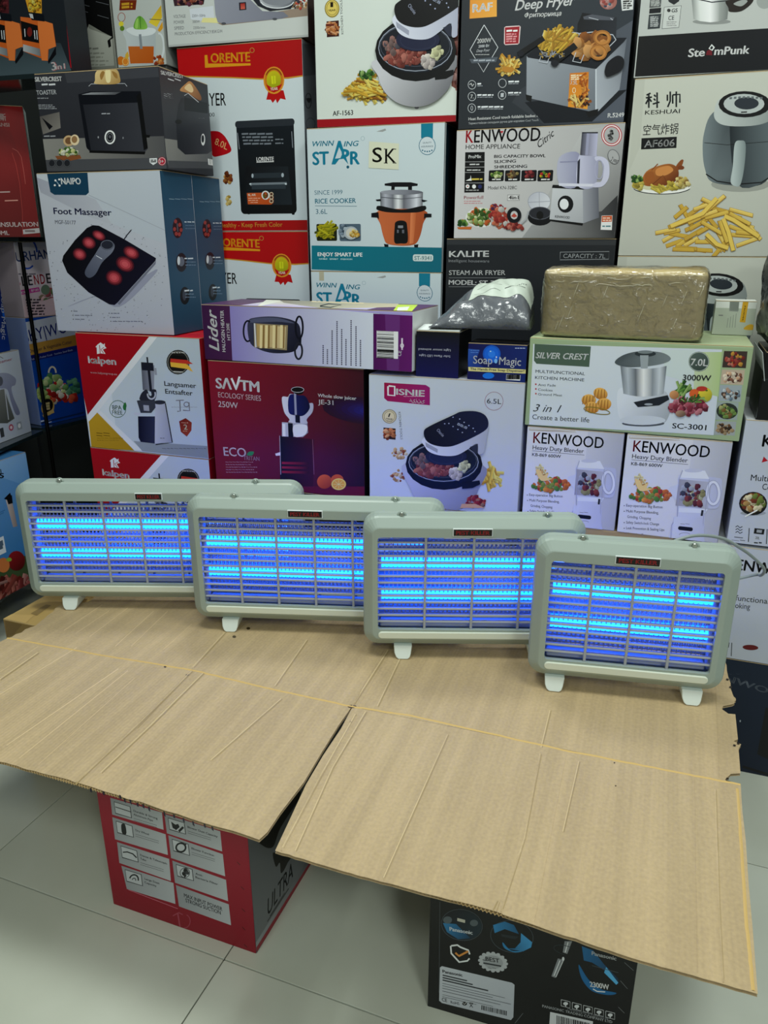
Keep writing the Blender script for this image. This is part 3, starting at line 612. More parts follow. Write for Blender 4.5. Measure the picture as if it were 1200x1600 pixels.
c.O(670, 578, 46, 48, 3.5, '#4f6e58'); c.T('BPA', 640, 580, 694, 24, '#4f6e58', .01, y1=583); c.T('FREE', 640, 608, 698, 22, '#4f6e58', .004, y1=611); c.S([(700, 560), (712, 540), (720, 560), (712, 585), (702, 580)], '#2f6a38')
c.E(1012, 312, 66, 70, '#23211f'); c.O(1012, 312, 58, 62, 3, '#8c8a82'); c.P([(975, 270), (1050, 280), (1062, 300), (970, 290)], '#1a1815'); c.P([(970, 292), (1062, 300), (1098, 322), (1060, 322), (968, 312)], '#b5352a'); c.P([(968, 312), (1060, 322), (1080, 340), (1098, 368), (1060, 350), (972, 338)], '#d8a63c'); c.L([(985, 365), (1040, 368)], 4, '#c9c7bf'); c.D(975, 256, 1050, 1, 0, 5, '#bab8b0', ragged=0)
c.T('Langsamer', 935, 446, 1116, 26, '#23252c', .02, y1=460); c.T('Entsafter', 940, 490, 1096, 26, '#23252c', .02, y1=502)
c.L([(1000, 530), (1045, 528)], 5, '#6d6a72'); c.L([(1022, 530), (1025, 590), (1008, 592)], 6, '#6d6a72'); c.O(1060, 552, 14, 13, 5, '#6d6a72'); c.L([(1074, 540), (1078, 588), (1040, 585)], 6, '#6d6a72'); c.D(975, 566, 1120, 1, 0, 3, '#7a7880', ragged=0)
c.P([(1018, 648), (1055, 630), (1090, 655), (1088, 700), (1062, 735), (1028, 708)], '#6a201c', ('#8e3a2e', (1020, 640), (1085, 720))); c.T('2', 1046, 694, 1066, 28, '#e9d9b8', .02); c.D(1030, 654, 1082, 1, 0, 5, '#c99a80'); c.D(1040, 702, 1072, 1, 0, 4, '#c99a80')
# the machine
c.P([(785, 620), (885, 620), (885, 775), (800, 765), (788, 740)], '#191a2a', ('#30334a', (785, 0), (885, 0))); c.P([(882, 545), (938, 542), (978, 765), (880, 775)], '#b3b5c0', ('#8e90a0', (890, 0), (970, 0))); c.L([(940, 545), (980, 768), (885, 780)], 6, '#15161c'); c.E(908, 540, 34, 12, '#2d2f38')
c.P([(778, 530), (880, 520), (885, 570), (860, 600), (800, 600)], '#3a3c46'); c.R(815, 555, 850, 590, '#9a9ca8'); c.P([(762, 598), (800, 600), (800, 615), (764, 612)], '#b9bbc4')
c.P([(802, 320), (878, 330), (876, 480), (812, 470)], '#565862', ('#8a8c96', (812, 0), (876, 0))); c.R(836, 330, 866, 480, '#22232b'); c.R(802, 312, 875, 362, '#23242c'); c.R(832, 283, 845, 320, '#23242c'); c.R(876, 345, 893, 385, '#8e9099')
c.S([(812, 480), (835, 468), (850, 500), (862, 500), (860, 470), (888, 470), (888, 510), (870, 528), (800, 528), (797, 505)], '#2b2c35'); c.O(862, 495, 22, 26, 9, '#a9abb4', a0=-30, a1=190)
c.D(910, 742, 935, 1, 0, 4, '#333', ragged=0); c.D(922, 800, 1170, 1, 0, 5, '#565a5e', dx=0, ragged=0)
c.bake(o); sd.fill('#7c1420'); sd.bake(o); KAL = o
copy_box(KAL, 'slow_juicer_carton', (0, 0), .3295, 'red and white juicer box showing only its top strip behind the leftmost lamp')

# --- foot massager boxes
o, c, sd, tp = carton('foot_massager_box', 'grey-white foot massager box with teal side, below the toaster box',
    (-.94, 2.262), -17.5, .383, .153, 1.004, 1.42, '#b9bcc4', '#24445c', '#9aa0a6')
c.view(0, 250, 3.75); c.fill('#b4b7c1', ('#a3a6b3', 'v'))
c.P([(195, 55), (940, 60), (985, 500), (650, 370), (200, 110)], '#b9bfc7', ('#a9b0bb', (300, 60), (900, 500))); c.P([(210, 100), (560, 230), (660, 380), (520, 330), (240, 190)], '#9a9ca9', ('#aeb1bb', (210, 0), (650, 0))); c.L([(520, 205), (980, 418)], 2.5, '#8f929f')
c.H(620, 700, 380, 330, 300, 7, ['#a2a4b2', '#bfc2cc', '#9496a6'], 3)
c.P([(272, 56), (512, 58), (522, 190), (505, 206), (320, 204), (296, 188)], '#1f3c52'); c.T('NAIPO', 360, 142, 476, 36, '#e9eef2', .035, y1=142); c.L([(325, 115), (350, 150)], 4, '#8fa4b5'); 
for p in ((322, 148), (350, 150), (348, 114), (326, 120)): c.E(*p, 6, 6, '#e9eef2')
c.T('Foot Massager', 316, 316, 656, 36, '#1d2040', .022, y1=326); c.T('MGF-50177', 324, 374, 446, 22, '#4a4c5c', .002, y1=378)
c.S([(400, 860), (560, 800), (700, 860), (880, 700), (920, 640), (800, 700)], '#8c8ea2')
c.P([(690, 840), (915, 590), (912, 610), (700, 850)], '#6a6c7c')
c.P([(545, 382), (580, 385), (725, 462), (915, 575), (912, 590), (690, 835), (672, 850), (640, 845), (520, 775), (395, 660), (365, 590), (372, 560), (440, 470), (510, 398)], '#14141c', ('#1d1c28', (400, 500), (800, 700)))
for (x, y, rx, ry) in ((580, 442, 42, 26), (522, 485, 42, 34), (468, 552, 42, 34), (770, 543, 50, 34), (734, 610, 56, 42), (670, 690, 50, 42)):
    for k, cl in ((1, '#4a1f28'), (.82, '#7a2d34'), (.6, '#a8404a'), (.35, '#bb5058')): c.E(x, y, rx * k, ry * k, cl, rot=30)
c.S([(500, 650), (560, 550), (600, 490), (640, 470), (672, 495), (660, 540), (600, 600), (560, 670), (520, 690)], '#4b4f60', ('#6d7182', (500, 660), (650, 500))); c.E(630, 497, 40, 30, '#2a2c36'); c.O(630, 497, 36, 26, 3, '#6d7282'); c.L([(565, 560), (600, 580)], 4, '#c9ccd6')
c.L([(728, 465), (745, 440), (770, 410)], 6, '#23222c')
for (x, y, n) in ((420, 885, 40), (428, 910, 120), (430, 933, 70), (640, 898, 60), (648, 922, 55), (650, 945, 190)): c.E(x, y, 3, 3, '#333'); c.D(x + 10, y - 2, x + n, 1, 0, 5, '#55576a', ragged=0)
c.bake(o)
sd.view(0, 250, 3.75); sd.fill('#25455c', ('#2c4a62', 'h')); sd.D(990, 226, 1128, 1, 0, 6, '#7f95a6', ragged=0)
sd.E(1040, 398, 30, 60, '#2a1c22'); 
for (x, y) in ((1028, 360), (1052, 380), (1022, 405), (1060, 410), (1050, 435), (1032, 432)): sd.E(x, y, 9, 12, '#8a3a38')
sd.R(1033, 370, 1045, 420, '#4a4a55'); sd.E(1062, 600, 32, 56, '#1d2028'); sd.E(1062, 595, 18, 28, '#5a6270'); sd.E(1046, 590, 8, 26, '#c5ccd2'); sd.E(1082, 795, 28, 52, '#15171d'); sd.E(1080, 790, 11, 34, '#3a404c')
for y in (360, 574, 762): sd.D(1080, y, 1138, 1, 0, 6, '#c2ced8', ragged=0); sd.D(1085, y + 22, 1150, 2, 18, 3, '#7088a0')
sd.bake(o, 'side_artwork'); NA = o
n2 = copy_box(NA, 'foot_massager_box', (.155 * math.sin(rad(17.5)), .155 * math.cos(rad(17.5))), 1.004, 'foot massager box of which only the teal side shows, rear one of the pair')
for b_ in (NA, n2): b_['group'] = 'foot massager boxes'

# --- toaster box
o, c, sd, tp = carton('toaster_box', 'dark grey toaster box, topmost on the left stack',
    (-.905, 2.25), -16, .363, .25, 1.422, 1.655, '#303135', '#34353a', '#3a3b40')
c.view(0, 0, 4); c.fill('#323338', ('#2a2a2e', 'v')); c.P([(210, 450), (400, 440), (420, 520), (1000, 480), (1000, 420)], '#3c3d42')
c.P([(240, 870), (1050, 850), (1060, 1060), (290, 1060)], '#83817c', ('#4a4a4c', (300, 900), (900, 1060))); c.P([(250, 1000), (1060, 985), (1060, 1070), (280, 1070)], '#46474b')
c.T('SILVERCREST', 220, 510, 388, 27, '#eceef0', .03, y1=506); c.D(260, 524, 356, 1, 0, 8, '#c5c7ca', ragged=0); c.T('TOASTER', 230, 593, 354, 27, '#cfd1d4', .012, y1=588); c.D(232, 612, 325, 1, 0, 4, '#8d8f94'); c.D(240, 655, 360, 3, 11, 4, '#8d8f94')
c.P([(245, 730), (372, 700), (380, 800), (270, 840)], '#4e4a48', ('#77736e', (250, 720), (370, 830))); c.P([(262, 735), (330, 790), (310, 812)], '#1a1a1d'); c.D(275, 848, 352, 1, 0, 6, '#8d8f94', ragged=0)
c.P([(490, 600), (870, 575), (925, 930), (905, 950), (560, 945), (540, 920)], '#26272c', ('#36373d', (500, 0), (900, 0))); c.P([(490, 590), (560, 572), (880, 570), (890, 640), (500, 655)], '#1a1b1f'); c.P([(510, 592), (570, 578), (760, 574), (720, 592)], '#8c8e93', ('#3a3b40', (510, 0), (760, 0))); c.P([(500, 655), (520, 655), (570, 940), (545, 930)], '#1a1b1f')
c.P([(855, 600), (880, 575), (925, 925), (900, 940)], '#15161a'); c.P([(560, 940), (910, 948), (905, 965), (560, 955)], '#0f1013'); c.P([(890, 840), (940, 845), (935, 860), (892, 858)], '#0f1013')
c.L([(555, 540), (570, 525), (780, 522), (795, 540)], 4, '#9a9ca2'); c.S([(595, 500), (598, 455), (630, 425), (680, 418), (730, 435), (748, 475), (740, 522), (600, 525)], '#cbb27e', ('#9c7c48', (620, 430), (720, 530))); c.S([(625, 470), (640, 445), (655, 455), (635, 500)], '#8e6a38'); c.S([(700, 445), (730, 460), (735, 490), (715, 480)], '#8e6a38'); c.S([(660, 440), (690, 440), (690, 510), (665, 510)], '#dcc896')
c.E(688, 858, 34, 44, '#d5d8da'); c.E(688, 858, 25, 34, '#1a1b1f'); c.O(688, 858, 18, 24, 2.5, '#8d8f94'); c.E(688, 855, 8, 10, '#55565c'); c.D(635, 708, 695, 1, 0, 5, '#9a9ca2', ragged=0); c.E(615, 858, 4, 7, '#8d8f94'); c.E(770, 862, 4, 7, '#77797f')
c.E(430, 880, 34, 34, '#b79a72', rot=-30); c.E(430, 880, 22, 22, '#6e4f36'); c.E(468, 875, 28, 34, '#d2bf9c'); c.E(466, 872, 18, 22, '#8a6a48'); c.P([(345, 975), (500, 968), (510, 990), (440, 1005), (360, 998)], '#7a4a2e'); c.H(425, 950, 58, 22, 44, 22, ['#c9c98a', '#5a7a3a', '#dcdcc0', '#3f5f2c'], 3)
for x in (325, 372, 420): c.E(x, 1020, 24, 26, '#26272b'); c.O(x, 1020, 20, 22, 2, '#6a6c70')
c.P([(935, 990), (982, 988), (984, 1015), (958, 1032), (936, 1015)], '#c9cbcc'); c.D(942, 998, 978, 2, 10, 6, '#333', ragged=0); c.E(1013, 1008, 25, 27, '#a02838'); c.O(1013, 1008, 21, 22, 2, '#e5e5e5'); c.T('3+', 996, 1020, 1024, 22, '#eee', .02)
c.bake(o)
sd.view(240, 0, 4.286); sd.fill('#34353a', ('#2b2c31', 'h')); sd.P([(60, 925), (400, 975), (410, 1130), (100, 1120)], '#7c7b77', ('#55565a', (60, 950), (400, 1120))); sd.P([(95, 1075), (410, 1085), (410, 1130), (100, 1125)], '#46474b')
sd.T('SILVERCREST', 48, 497, 200, 24, '#e6e8ea', .03, y1=525); sd.D(95, 530, 180, 1, 0, 8, '#b9bbbe', dx=0, ragged=0); sd.D(68, 628, 132, 3, 13, 4, '#8d8f94', ragged=.1)
sd.P([(185, 655), (365, 690), (390, 1010), (360, 1030), (210, 1035), (160, 990), (150, 820), (165, 700)], '#24252a', ('#3b3c42', (190, 0), (380, 0))); sd.P([(205, 650), (360, 690), (362, 760), (205, 740)], '#1a1b1f'); sd.S([(175, 605), (215, 560), (245, 545), (285, 590), (318, 650), (305, 672), (230, 625)], '#b58250', ('#7a4a26', (190, 580), (300, 660))); sd.S([(205, 590), (240, 560), (265, 600), (250, 620)], '#d9b98a')
sd.L([(205, 640), (230, 625), (300, 685)], 4, '#b9bbbe'); sd.E(165, 815, 22, 16, '#101114'); sd.E(330, 935, 14, 40, '#dfe1e2'); sd.E(328, 930, 9, 26, '#24252a'); sd.D(300, 790, 340, 1, 0, 4, '#8d8f94'); sd.barcode(362, 1062, 404, 1110)
sd.bake(o, 'side_artwork')

# --- purple halogen heater box lying flat
o, c, sd, tp = carton('heater_box', 'purple and lilac heater box lying flat across the maroon and lilac-white boxes',
    (-.484, 2.10), -21.5, .594, .2, .946, 1.090, '#9a90c4', '#c9cccb', '#a39cc0')
c.view(300, 440, 3); c.P([(150, 90), (880, 150), (860, 440), (150, 370)], '#8176b4', ('#c6cbd8', (180, 200), (880, 260)))
c.P([(20, 80), (176, 100), (190, 375), (40, 360)], '#38203f', ('#452646', (30, 0), (180, 0))); c.P([(850, 150), (1040, 160), (1035, 450), (850, 440)], '#4a1a50', ('#5c1f60', (850, 0), (1030, 0))); c.P([(905, 155), (975, 160), (970, 440), (915, 435)], '#5f2f6c')
c.T('Lider', 128, 326, 112, 44, '#f0eef2', .02, .3, y1=130); c.T('HALOGEN HEATER', 158, 330, 148, 15, '#e6e2ea', .02, y1=135); c.T('HT120E', 180, 275, 174, 13, '#e6e2ea', .015, y1=195)
c.S([(262, 190), (300, 168), (400, 165), (490, 190), (510, 240), (500, 300), (470, 330), (380, 335), (310, 315), (270, 280)], '#38394c', ('#1d1d28', (300, 170), (500, 320)))
c.S([(262, 190), (300, 172), (400, 170), (480, 195), (400, 188), (310, 192)], '#4c4f66'); c.O(262, 232, 20, 48, 8, '#1b1b24', a0=60, a1=300); c.P([(290, 195), (450, 205), (445, 322), (292, 308)], '#8a7a5e'); c.P([(304, 200), (440, 212), (436, 314), (306, 302)], '#a98c58', ('#c9b48a', (304, 0), (440, 0)))
for x in (325, 350, 385, 420): c.L([(x, 204), (x - 2, 312)], 12, '#dcc493'); c.L([(x + 12, 204), (x + 10, 312)], 7, '#7c6038')
c.R(290, 195, 303, 308, '#c3c3c8'); c.O(503, 215, 17, 52, 9, '#1a1a22', rot=0); c.L([(508, 262), (506, 300)], 12, '#1a1a22'); c.O(500, 325, 17, 38, 9, '#26262f')
for i, (x, h) in enumerate(((615, 90), (635, 80), (657, 165), (680, 215), (702, 175), (722, 130), (746, 220), (769, 190), (790, 130))):
    for k in range(int(h / 9)): c.R(x - 3, 385 + i * 1.5 - k * 9 - 6.5, x + 3, 385 + i * 1.5 - k * 9, '#3f3c55')
c.barcode(866, 230, 966, 362, False)
c.T('CE', 980, 350, 982, 16, '#ddd', .01, y1=325); c.L([(985, 320), (985, 265)], 8, '#c9b9cc'); c.O(985, 300, 7, 9, 3, '#eee')
c.bake(o)
tp.view(300, 440, 3); tp.fill('#a9a3c8'); tp.fill('#4a2f52', None, (0, 0, .2, 1)); tp.fill('#4d2456', None, (.80, 0, 1, 1)); tp.fill('#c9cbb8', ('#a59cc6', 'v'), (.2, .0, .80, .75)); tp.P([(350, 85), (420, 40), (560, 60), (300, 120)], '#cfd2c6')
tp.P([(400, 80), (480, 70), (980, 85), (960, 120), (620, 128), (430, 100)], '#7e8078', ('#b9ae92', (400, 0), (900, 0))); tp.P([(560, 78), (840, 88), (800, 104), (560, 96)], '#d6c39a'); tp.L([(600, 115), (640, 105), (700, 110), (650, 122), (600, 117)], 5, '#222')
tp.P([(930, 155), (965, 108), (1058, 110), (1010, 162)], '#b5cf3a'); tp.P([(965, 122), (1020, 118), (1010, 135), (960, 138)], '#dfe5d0'); tp.P([(1095, 75), (1120, 62), (1190, 66), (1160, 80)], '#b5cf3a'); tp.T('Halogen heater', 180, 80, 270, 9, '#cbb9cc', .01, y1=62)
tp.bake(o, 'top_artwork')

# --- small boxes standing on the air fryer box
o, c, sd, tp = carton('garden_light_box', 'small black and navy upside-down box at the end of the purple heater box',
    (.078, 1.893), -20, .108, .12, .9345, 1.045, '#0a0c22', '#08080e', '#b9bcb9')
c.view(640, 400, 5.4545); c.fill('#07080f', ('#0d1248', 'v'))
c.T('Solar Flame LED Light', 348, 848, 80, 18, '#c8cad6', .012, y1=838); c.T('Light sensor activated', 350, 796, 76, 18, '#c8cad6', .012, y1=786)
c.bake(o)
tp.view(640, 400, 5.4545); tp.fill('#b9bdbb'); tp.bake(o, 'top_artwork')
bm = bmesh.new(); add_box(bm, -.052, 0, 0, .052, .055, .0016, .0004); of_ = link('open_flap', bm_mesh('open_flap', bm, mat('white_flap_board', '#c3c8c5', .5)), None, o, (0, -.056, .1108)); of_.rotation_euler = (rad(8), 0, 0)
bm = bmesh.new(); L_ = [(.034 * math.cos(t * .4), .03 + .010 * math.sin(t * .4)) for t in range(16)]; bm.faces.new([bm.verts.new((x, y, .0018)) for x, y in L_]); link('cutout_oval', bm_mesh('cutout_oval', bm, mat('dark_hole', '#34373a', .5)), None, of_)  # flat dark oval painted as the dark opening of a cutout
o, c, sd, tp = carton('soap_dispenser_box', 'small blue and navy soap dispenser box under the grey plastic mailer bag',
    (.200, 1.851), -20, .1405, .09, .9345, 1.021, '#141c4c', '#0c1020', '#1a1c26')
c.view(640, 400, 5.4545); c.fill('#121a48', ('#1b2860', 'h'))
c.P([(495, 790), (600, 800), (560, 900), (640, 950), (500, 945)], '#2a4f9c', ('#16256a', (500, 800), (640, 940)))
for k, cl in ((1, '#1a4fb0'), (.8, '#1c5cc4'), (.4, '#2a70d2')): c.E(700, 835, 76 * k, 76 * k, cl)
c.E(690, 812, 7, 6, '#9cc0ee'); c.E(672, 1020, 50, 26, '#1c66c4'); c.T('Soap', 542, 915, 705, 66, '#e6ebf5', .006, y1=922); c.T('Magic', 762, 925, 948, 66, '#e6ebf5', .006, y1=935); c.E(735, 895, 14, 20, '#6fa4e0'); c.E(740, 862, 5, 8, '#e6ebf5')
c.P([(500, 945), (995, 968), (992, 1002), (502, 980)], '#c9bf7e'); c.T('The Hands-Free Soap Dispenser!', 516, 970, 978, 19, '#22264a', .03, y1=990)
c.barcode(825, 1008, 942, 1062); c.D(520, 800, 590, 2, 18, 7, '#4f74b8', ragged=0); c.D(900, 782, 985, 1, 0, 7, '#aeb8d4', ragged=0)
c.bake(o)

# --- small medicine-like carton
o, c, sd, tp = carton('filter_carton', 'small pale carton with a yellow strip behind the shrink-wrapped parcel',
    (.772, 1.847), -20, .088, .06, 1.0405, 1.118, '#a9b09f', '#8e958a', '#cfd3cd')
c.view(1080, 420, 5.714); c.fill('#adb4a6'); c.fill('#d3d6d0', None, (0, .8, 1, 1)); c.P([(225, 206), (420, 212), (425, 225), (230, 216)], '#b0323c'); c.L([(425, 215), (405, 240), (405, 258)], 5, '#222')
c.P([(345, 290), (430, 292), (418, 385), (338, 378)], '#8d938c')
for k in range(7): c.L([(346, 300 + k * 11), (424, 303 + k * 11)], 4, '#50564f')
c.P([(462, 292), (512, 295), (482, 480), (432, 475)], '#c99a2c'); c.T('MODEL', 476, 330, 452, 12, '#3a3010', .02, y1=470); c.S([(470, 540), (490, 510), (530, 495), (556, 505), (550, 545)], '#cc9f34'); c.D(245, 410, 290, 1, 0, 10, '#777')
for k in range(4): c.L([(330 + k * 24, 440 - k * 14), (318 + k * 24, 525)], 6, '#8a9088')
c.bake(o)

# --- oven boxes at the right end, three high
KWL = ['white oven box with a stir-fry bowl picture, topmost at the right edge', 'white oven box in the middle of the three at the right edge']
o, c, sd, tp = carton('oven_box', KWL[0], (.782, 1.631), -20, .46, .28, .6, .885, '#b3b7be', '#9a9ea6', '#b9bcc0', group='oven boxes stacked at the right edge')
c.view(800, 500, 3); c.fill('#adb1bb', ('#9ea2ac', 'h'))
c.T('KENWOOD', 1170, 592, 1590, 54, '#17181c', .03, y1=625); c.T('Multi-functional', 1118, 752, 1385, 28, '#23252a', .004, y1=768); c.T('Cooking', 1172, 795, 1290, 28, '#23252a', .004, y1=801)
c.E(1130, 905, 60, 12, '#8a8e96'); c.E(1130, 860, 66, 55, '#1a1817'); c.E(1130, 856, 58, 46, '#3a2a20'); c.H(1130, 856, 48, 38, 70, 20, ['#b08a52', '#c9b48a', '#7a3a26', '#6a7a38', '#d9cba6'], 5, 1.5); c.L([(1150, 890), (1092, 920)], 6, '#d6d6d2')
for k in range(3): c.L([(1048, 970 + k * 13), (1058, 964 + k * 13), (1068, 974 + k * 13), (1080, 968 + k * 13)], 4, '#23252a')
c.D(1042, 1015, 1082, 1, 0, 8, '#34363c', ragged=0); c.D(1030, 1030, 1092, 1, 0, 6, '#55575c', ragged=0); c.L([(1112, 975), (1108, 1040)], 4, '#23252a'); c.R(1137, 975, 1180, 1006, '#17181c'); c.R(1148, 982, 1170, 998, '#8d9096'); c.T('20L', 1140, 1026, 1160, 12, '#23252a', .01); c.D(1135, 1040, 1170, 1, 0, 8, '#34363c', ragged=0); c.L([(1196, 980), (1192, 1050)], 4, '#23252a')
c.E(1290, 1000, 40, 14, '#5a1a1c'); c.P([(1180, 640), (1200, 660), (1170, 668)], '#9a1a26')
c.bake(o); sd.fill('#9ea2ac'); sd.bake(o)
k2 = copy_box(o, 'oven_box', (-.032 * math.cos(rad(20)), .032 * math.sin(rad(20))), .3075, KWL[1])
o, c, sd, tp = carton('oven_box', 'dark navy oven box on the floor at the right edge', (.765, 1.637), -20, .48, .28, 0, .3065, '#1c2433', '#171d29', '#232b3a')
c.view(1080, 1050, 8); c.fill('#1b2332', ('#18202e', 'v')); c.T('KENWOOD', 144, 20, 1304, 74, '#59606c', .02, y1=380); c.P([(930, 440), (1500, 600), (1400, 1300), (825, 1025)], '#0a0d1c', ('#04050c', (900, 500), (1000, 1100)))
c.D(420, 20, 700, 1, 0, 8, '#5a6270', dx=0); c.E(612, 612, 8, 14, '#9aa0a8'); c.L([(640, 1180), (2000, 1600)], 30, '#0c0f16')
c.bake(o)
# ------------------------------------------------------------------ cartons of the stacked wall, rear row
# pale air fryer boxes with a grey pod fryer (two alike)
o, c, sd, tp = carton('air_fryer_box', 'large off-white air fryer box with french fries and roast chicken printed on it',
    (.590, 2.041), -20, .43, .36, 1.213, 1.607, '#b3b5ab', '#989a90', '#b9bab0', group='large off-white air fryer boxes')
c.view(960, 0, 5); c.fill('#b1b3a9', ('#aaaca3', 'v')); c.P([(170, 608), (240, 602), (200, 1150), (110, 1350)], '#a9aba1')
def han(pts, x, y, sx, sy, w, col='#1a1c1e'):
    for st in pts: c.L([(x + a * sx, y + b * sy) for a, b in st], w, col)
KE = [[(.35, .05), (.05, .18)], [(.0, .35), (.45, .3)], [(.22, .15), (.22, 1)], [(.2, .4), (.0, .75)], [(.25, .4), (.42, .6)], [(.6, .15), (.72, .28)], [(.58, .4), (.7, .52)], [(.5, .75), (1, .62)], [(.82, .0), (.82, 1)]]
SH = [[(.08, .2), (.08, .6)], [(.28, .0), (.28, .6), (.1, 1)], [(.45, .22), (.45, .78)], [(.45, .22), (.95, .18), (.95, .72)], [(.7, .0), (.7, 1)]]
han(KE, 245, 722, 108, 122, 13); han(SH, 405, 715, 112, 122, 13)
c.T('KESHUAI', 238, 896, 510, 32, '#1d1f21', .01, y1=884)
c.T('空气炸锅', 222, 1052, 495, 62, '#1d1f21', .006, y1=1040)
c.P([(212, 1080), (488, 1068), (484, 1156), (208, 1168)], '#17181a'); c.T('AF606', 232, 1152, 468, 54, '#e5e6e2', .01, y1=1142)
# pod fryer
c.E(985, 1440, 230, 60, '#8d8f88'); 
c.S([(770, 880), (700, 1040), (690, 1200), (710, 1330), (760, 1420), (950, 1450), (1150, 1440), (1260, 1300), (1290, 1150), (1260, 980), (1200, 850), (980, 800)], '#6a7478', ('#23282c', (700, 1200), (960, 1200)))
c.S([(900, 960), (960, 900), (1100, 900), (1250, 1000), (1280, 1200), (1200, 1400), (960, 1440)], '#22272b', ('#5c666a', (900, 1200), (1280, 1200))); c.S([(780, 870), (800, 950), (900, 985), (1100, 980), (1220, 940), (1250, 880), (1180, 760), (850, 760)], '#aab0ae', ('#7f8685', (800, 0), (1250, 0)))
c.E(1018, 815, 205, 103, '#16181a'); c.E(1012, 812, 160, 78, '#a5abaa'); c.E(1032, 808, 96, 48, '#2b3036')
for k in range(8): c.R(900 + k * 34, 760 - int(8 * math.sin(k * .45)), 918 + k * 34, 775 - int(8 * math.sin(k * .45)), '#5a6062')
c.D(990, 872, 1045, 1, 0, 9, '#333', ragged=0); c.L([(702, 1115), (880, 1132), (1230, 1105)], 4, '#151719'); c.L([(715, 1360), (800, 1415), (960, 1440), (1150, 1425), (1220, 1380)], 9, '#0d0f10')
c.S([(940, 1125), (985, 1098), (1025, 1125), (1015, 1300), (985, 1440), (945, 1455), (908, 1420), (925, 1300)], '#a3adad', ('#6f7a7b', (930, 1200), (1020, 1200)))
c.view(960, 250, 5)
c.E(370, 205, 228, 58, '#d8d9d2'); c.O(370, 212, 226, 54, 6, '#22262c', a0=15, a1=165); c.E(370, 195, 205, 46, '#b9b79a')
c.S([(215, 160), (250, 90), (330, 50), (430, 30), (490, 60), (500, 130), (440, 190), (330, 205), (240, 200)], '#9c5f2e', ('#5f2f16', (300, 60), (420, 200))); c.S([(330, 70), (420, 45), (460, 80), (400, 120), (330, 120)], '#b87a42'); c.S([(240, 110), (300, 90), (310, 160), (250, 180)], '#8a4f26'); c.S([(480, 50), (520, 0), (540, 5), (520, 60), (495, 80)], '#7a4322'); c.E(520, 60, 26, 16, '#6a3820'); c.L([(290, 80), (340, 30)], 8, '#7a4322'); c.L([(300, 190), (380, 120), (420, 190)], 5, '#5a2c14')
c.H(200, 190, 50, 26, 14, 34, ['#c3b154', '#a8953f', '#d3c36a'], 3, 1.6); c.H(180, 145, 34, 24, 22, 24, GREEN, 4, 1.5); c.H(350, 222, 60, 16, 10, 40, ['#c9b54e', '#b39f40'], 5, 1.9); c.H(450, 200, 50, 18, 12, 38, ['#c9b54e', '#b39f40'], 6, 1.7); c.H(535, 170, 50, 38, 30, 30, ['#bca65a', '#8a6a3a', '#d0bf80', '#6a4a2a'], 7, 1.4)
# fries
r0 = random.Random(44); FC = ['#c9ac4e', '#bb9a3c', '#d6bd66', '#b08f38']
fr = [(640, 700, 8), (700, 705, 3), (470, 650, -20), (540, 640, -35), (600, 640, -30), (560, 690, 4), (840, 620, 60), (440, 600, -30), (520, 590, 10), (450, 560, -12), (400, 555, -12), (1000, 590, 4), (1040, 640, -20), (880, 660, -60), (480, 500, -25), (560, 430, 60), (520, 410, -40), (560, 480, -20), (640, 390, -35), (700, 360, -20), (620, 520, -25), (660, 500, -30), (760, 480, 50), (1000, 500, 20), (1050, 540, 30), (960, 540, 20), (700, 640, 0), (780, 660, 40), (990, 410, 15), (820, 390, 15), (740, 330, 25), (930, 440, 15), (650, 460, -25), (800, 430, -15), (620, 580, -30), (700, 545, -30), (760, 530, 30), (1090, 560, 50), (980, 460, 28), (1020, 570, 5), (820, 700, -50), (540, 700, 2), (850, 560, 70), (740, 420, -20), (790, 340, -40)]
for (x, y, an) in fr:
    L_, W_ = r0.uniform(60, 95), 17; cc, dd = math.cos(rad(an)), math.sin(rad(an)); pts = [(x + X * cc - Y * dd, y + X * dd + Y * cc) for X, Y in ((-L_, -W_), (L_, -W_), (L_ + 4, W_), (-L_ - 4, W_))]
    col = r0.choice(FC); c.P(pts, '#8a6826'); pts2 = [(x + X * cc - Y * dd, y + X * dd + Y * cc) for X, Y in ((-L_ + 2, -W_ + 2), (L_ - 3, -W_ + 2), (L_ - 1, W_ - 5), (-L_, W_ - 5))]; c.P(pts2, col, ('#b08c3c', pts2[0], pts2[3]))
for pts in ([(440, 520), (690, 420), (800, 300)], [(860, 440), (930, 470), (1130, 600)], [(850, 460), (890, 560), (930, 710)], [(720, 580), (800, 660), (890, 690)]):
    c.L(pts, 38, '#92702c'); c.L([(a - 1, b - 3) for a, b in pts], 30, '#cfb255')
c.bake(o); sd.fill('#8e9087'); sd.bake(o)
copy_box(o, 'air_fryer_box', (0, 0), .8185, 'off-white air fryer box mostly hidden behind the shrink-wrapped parcel')

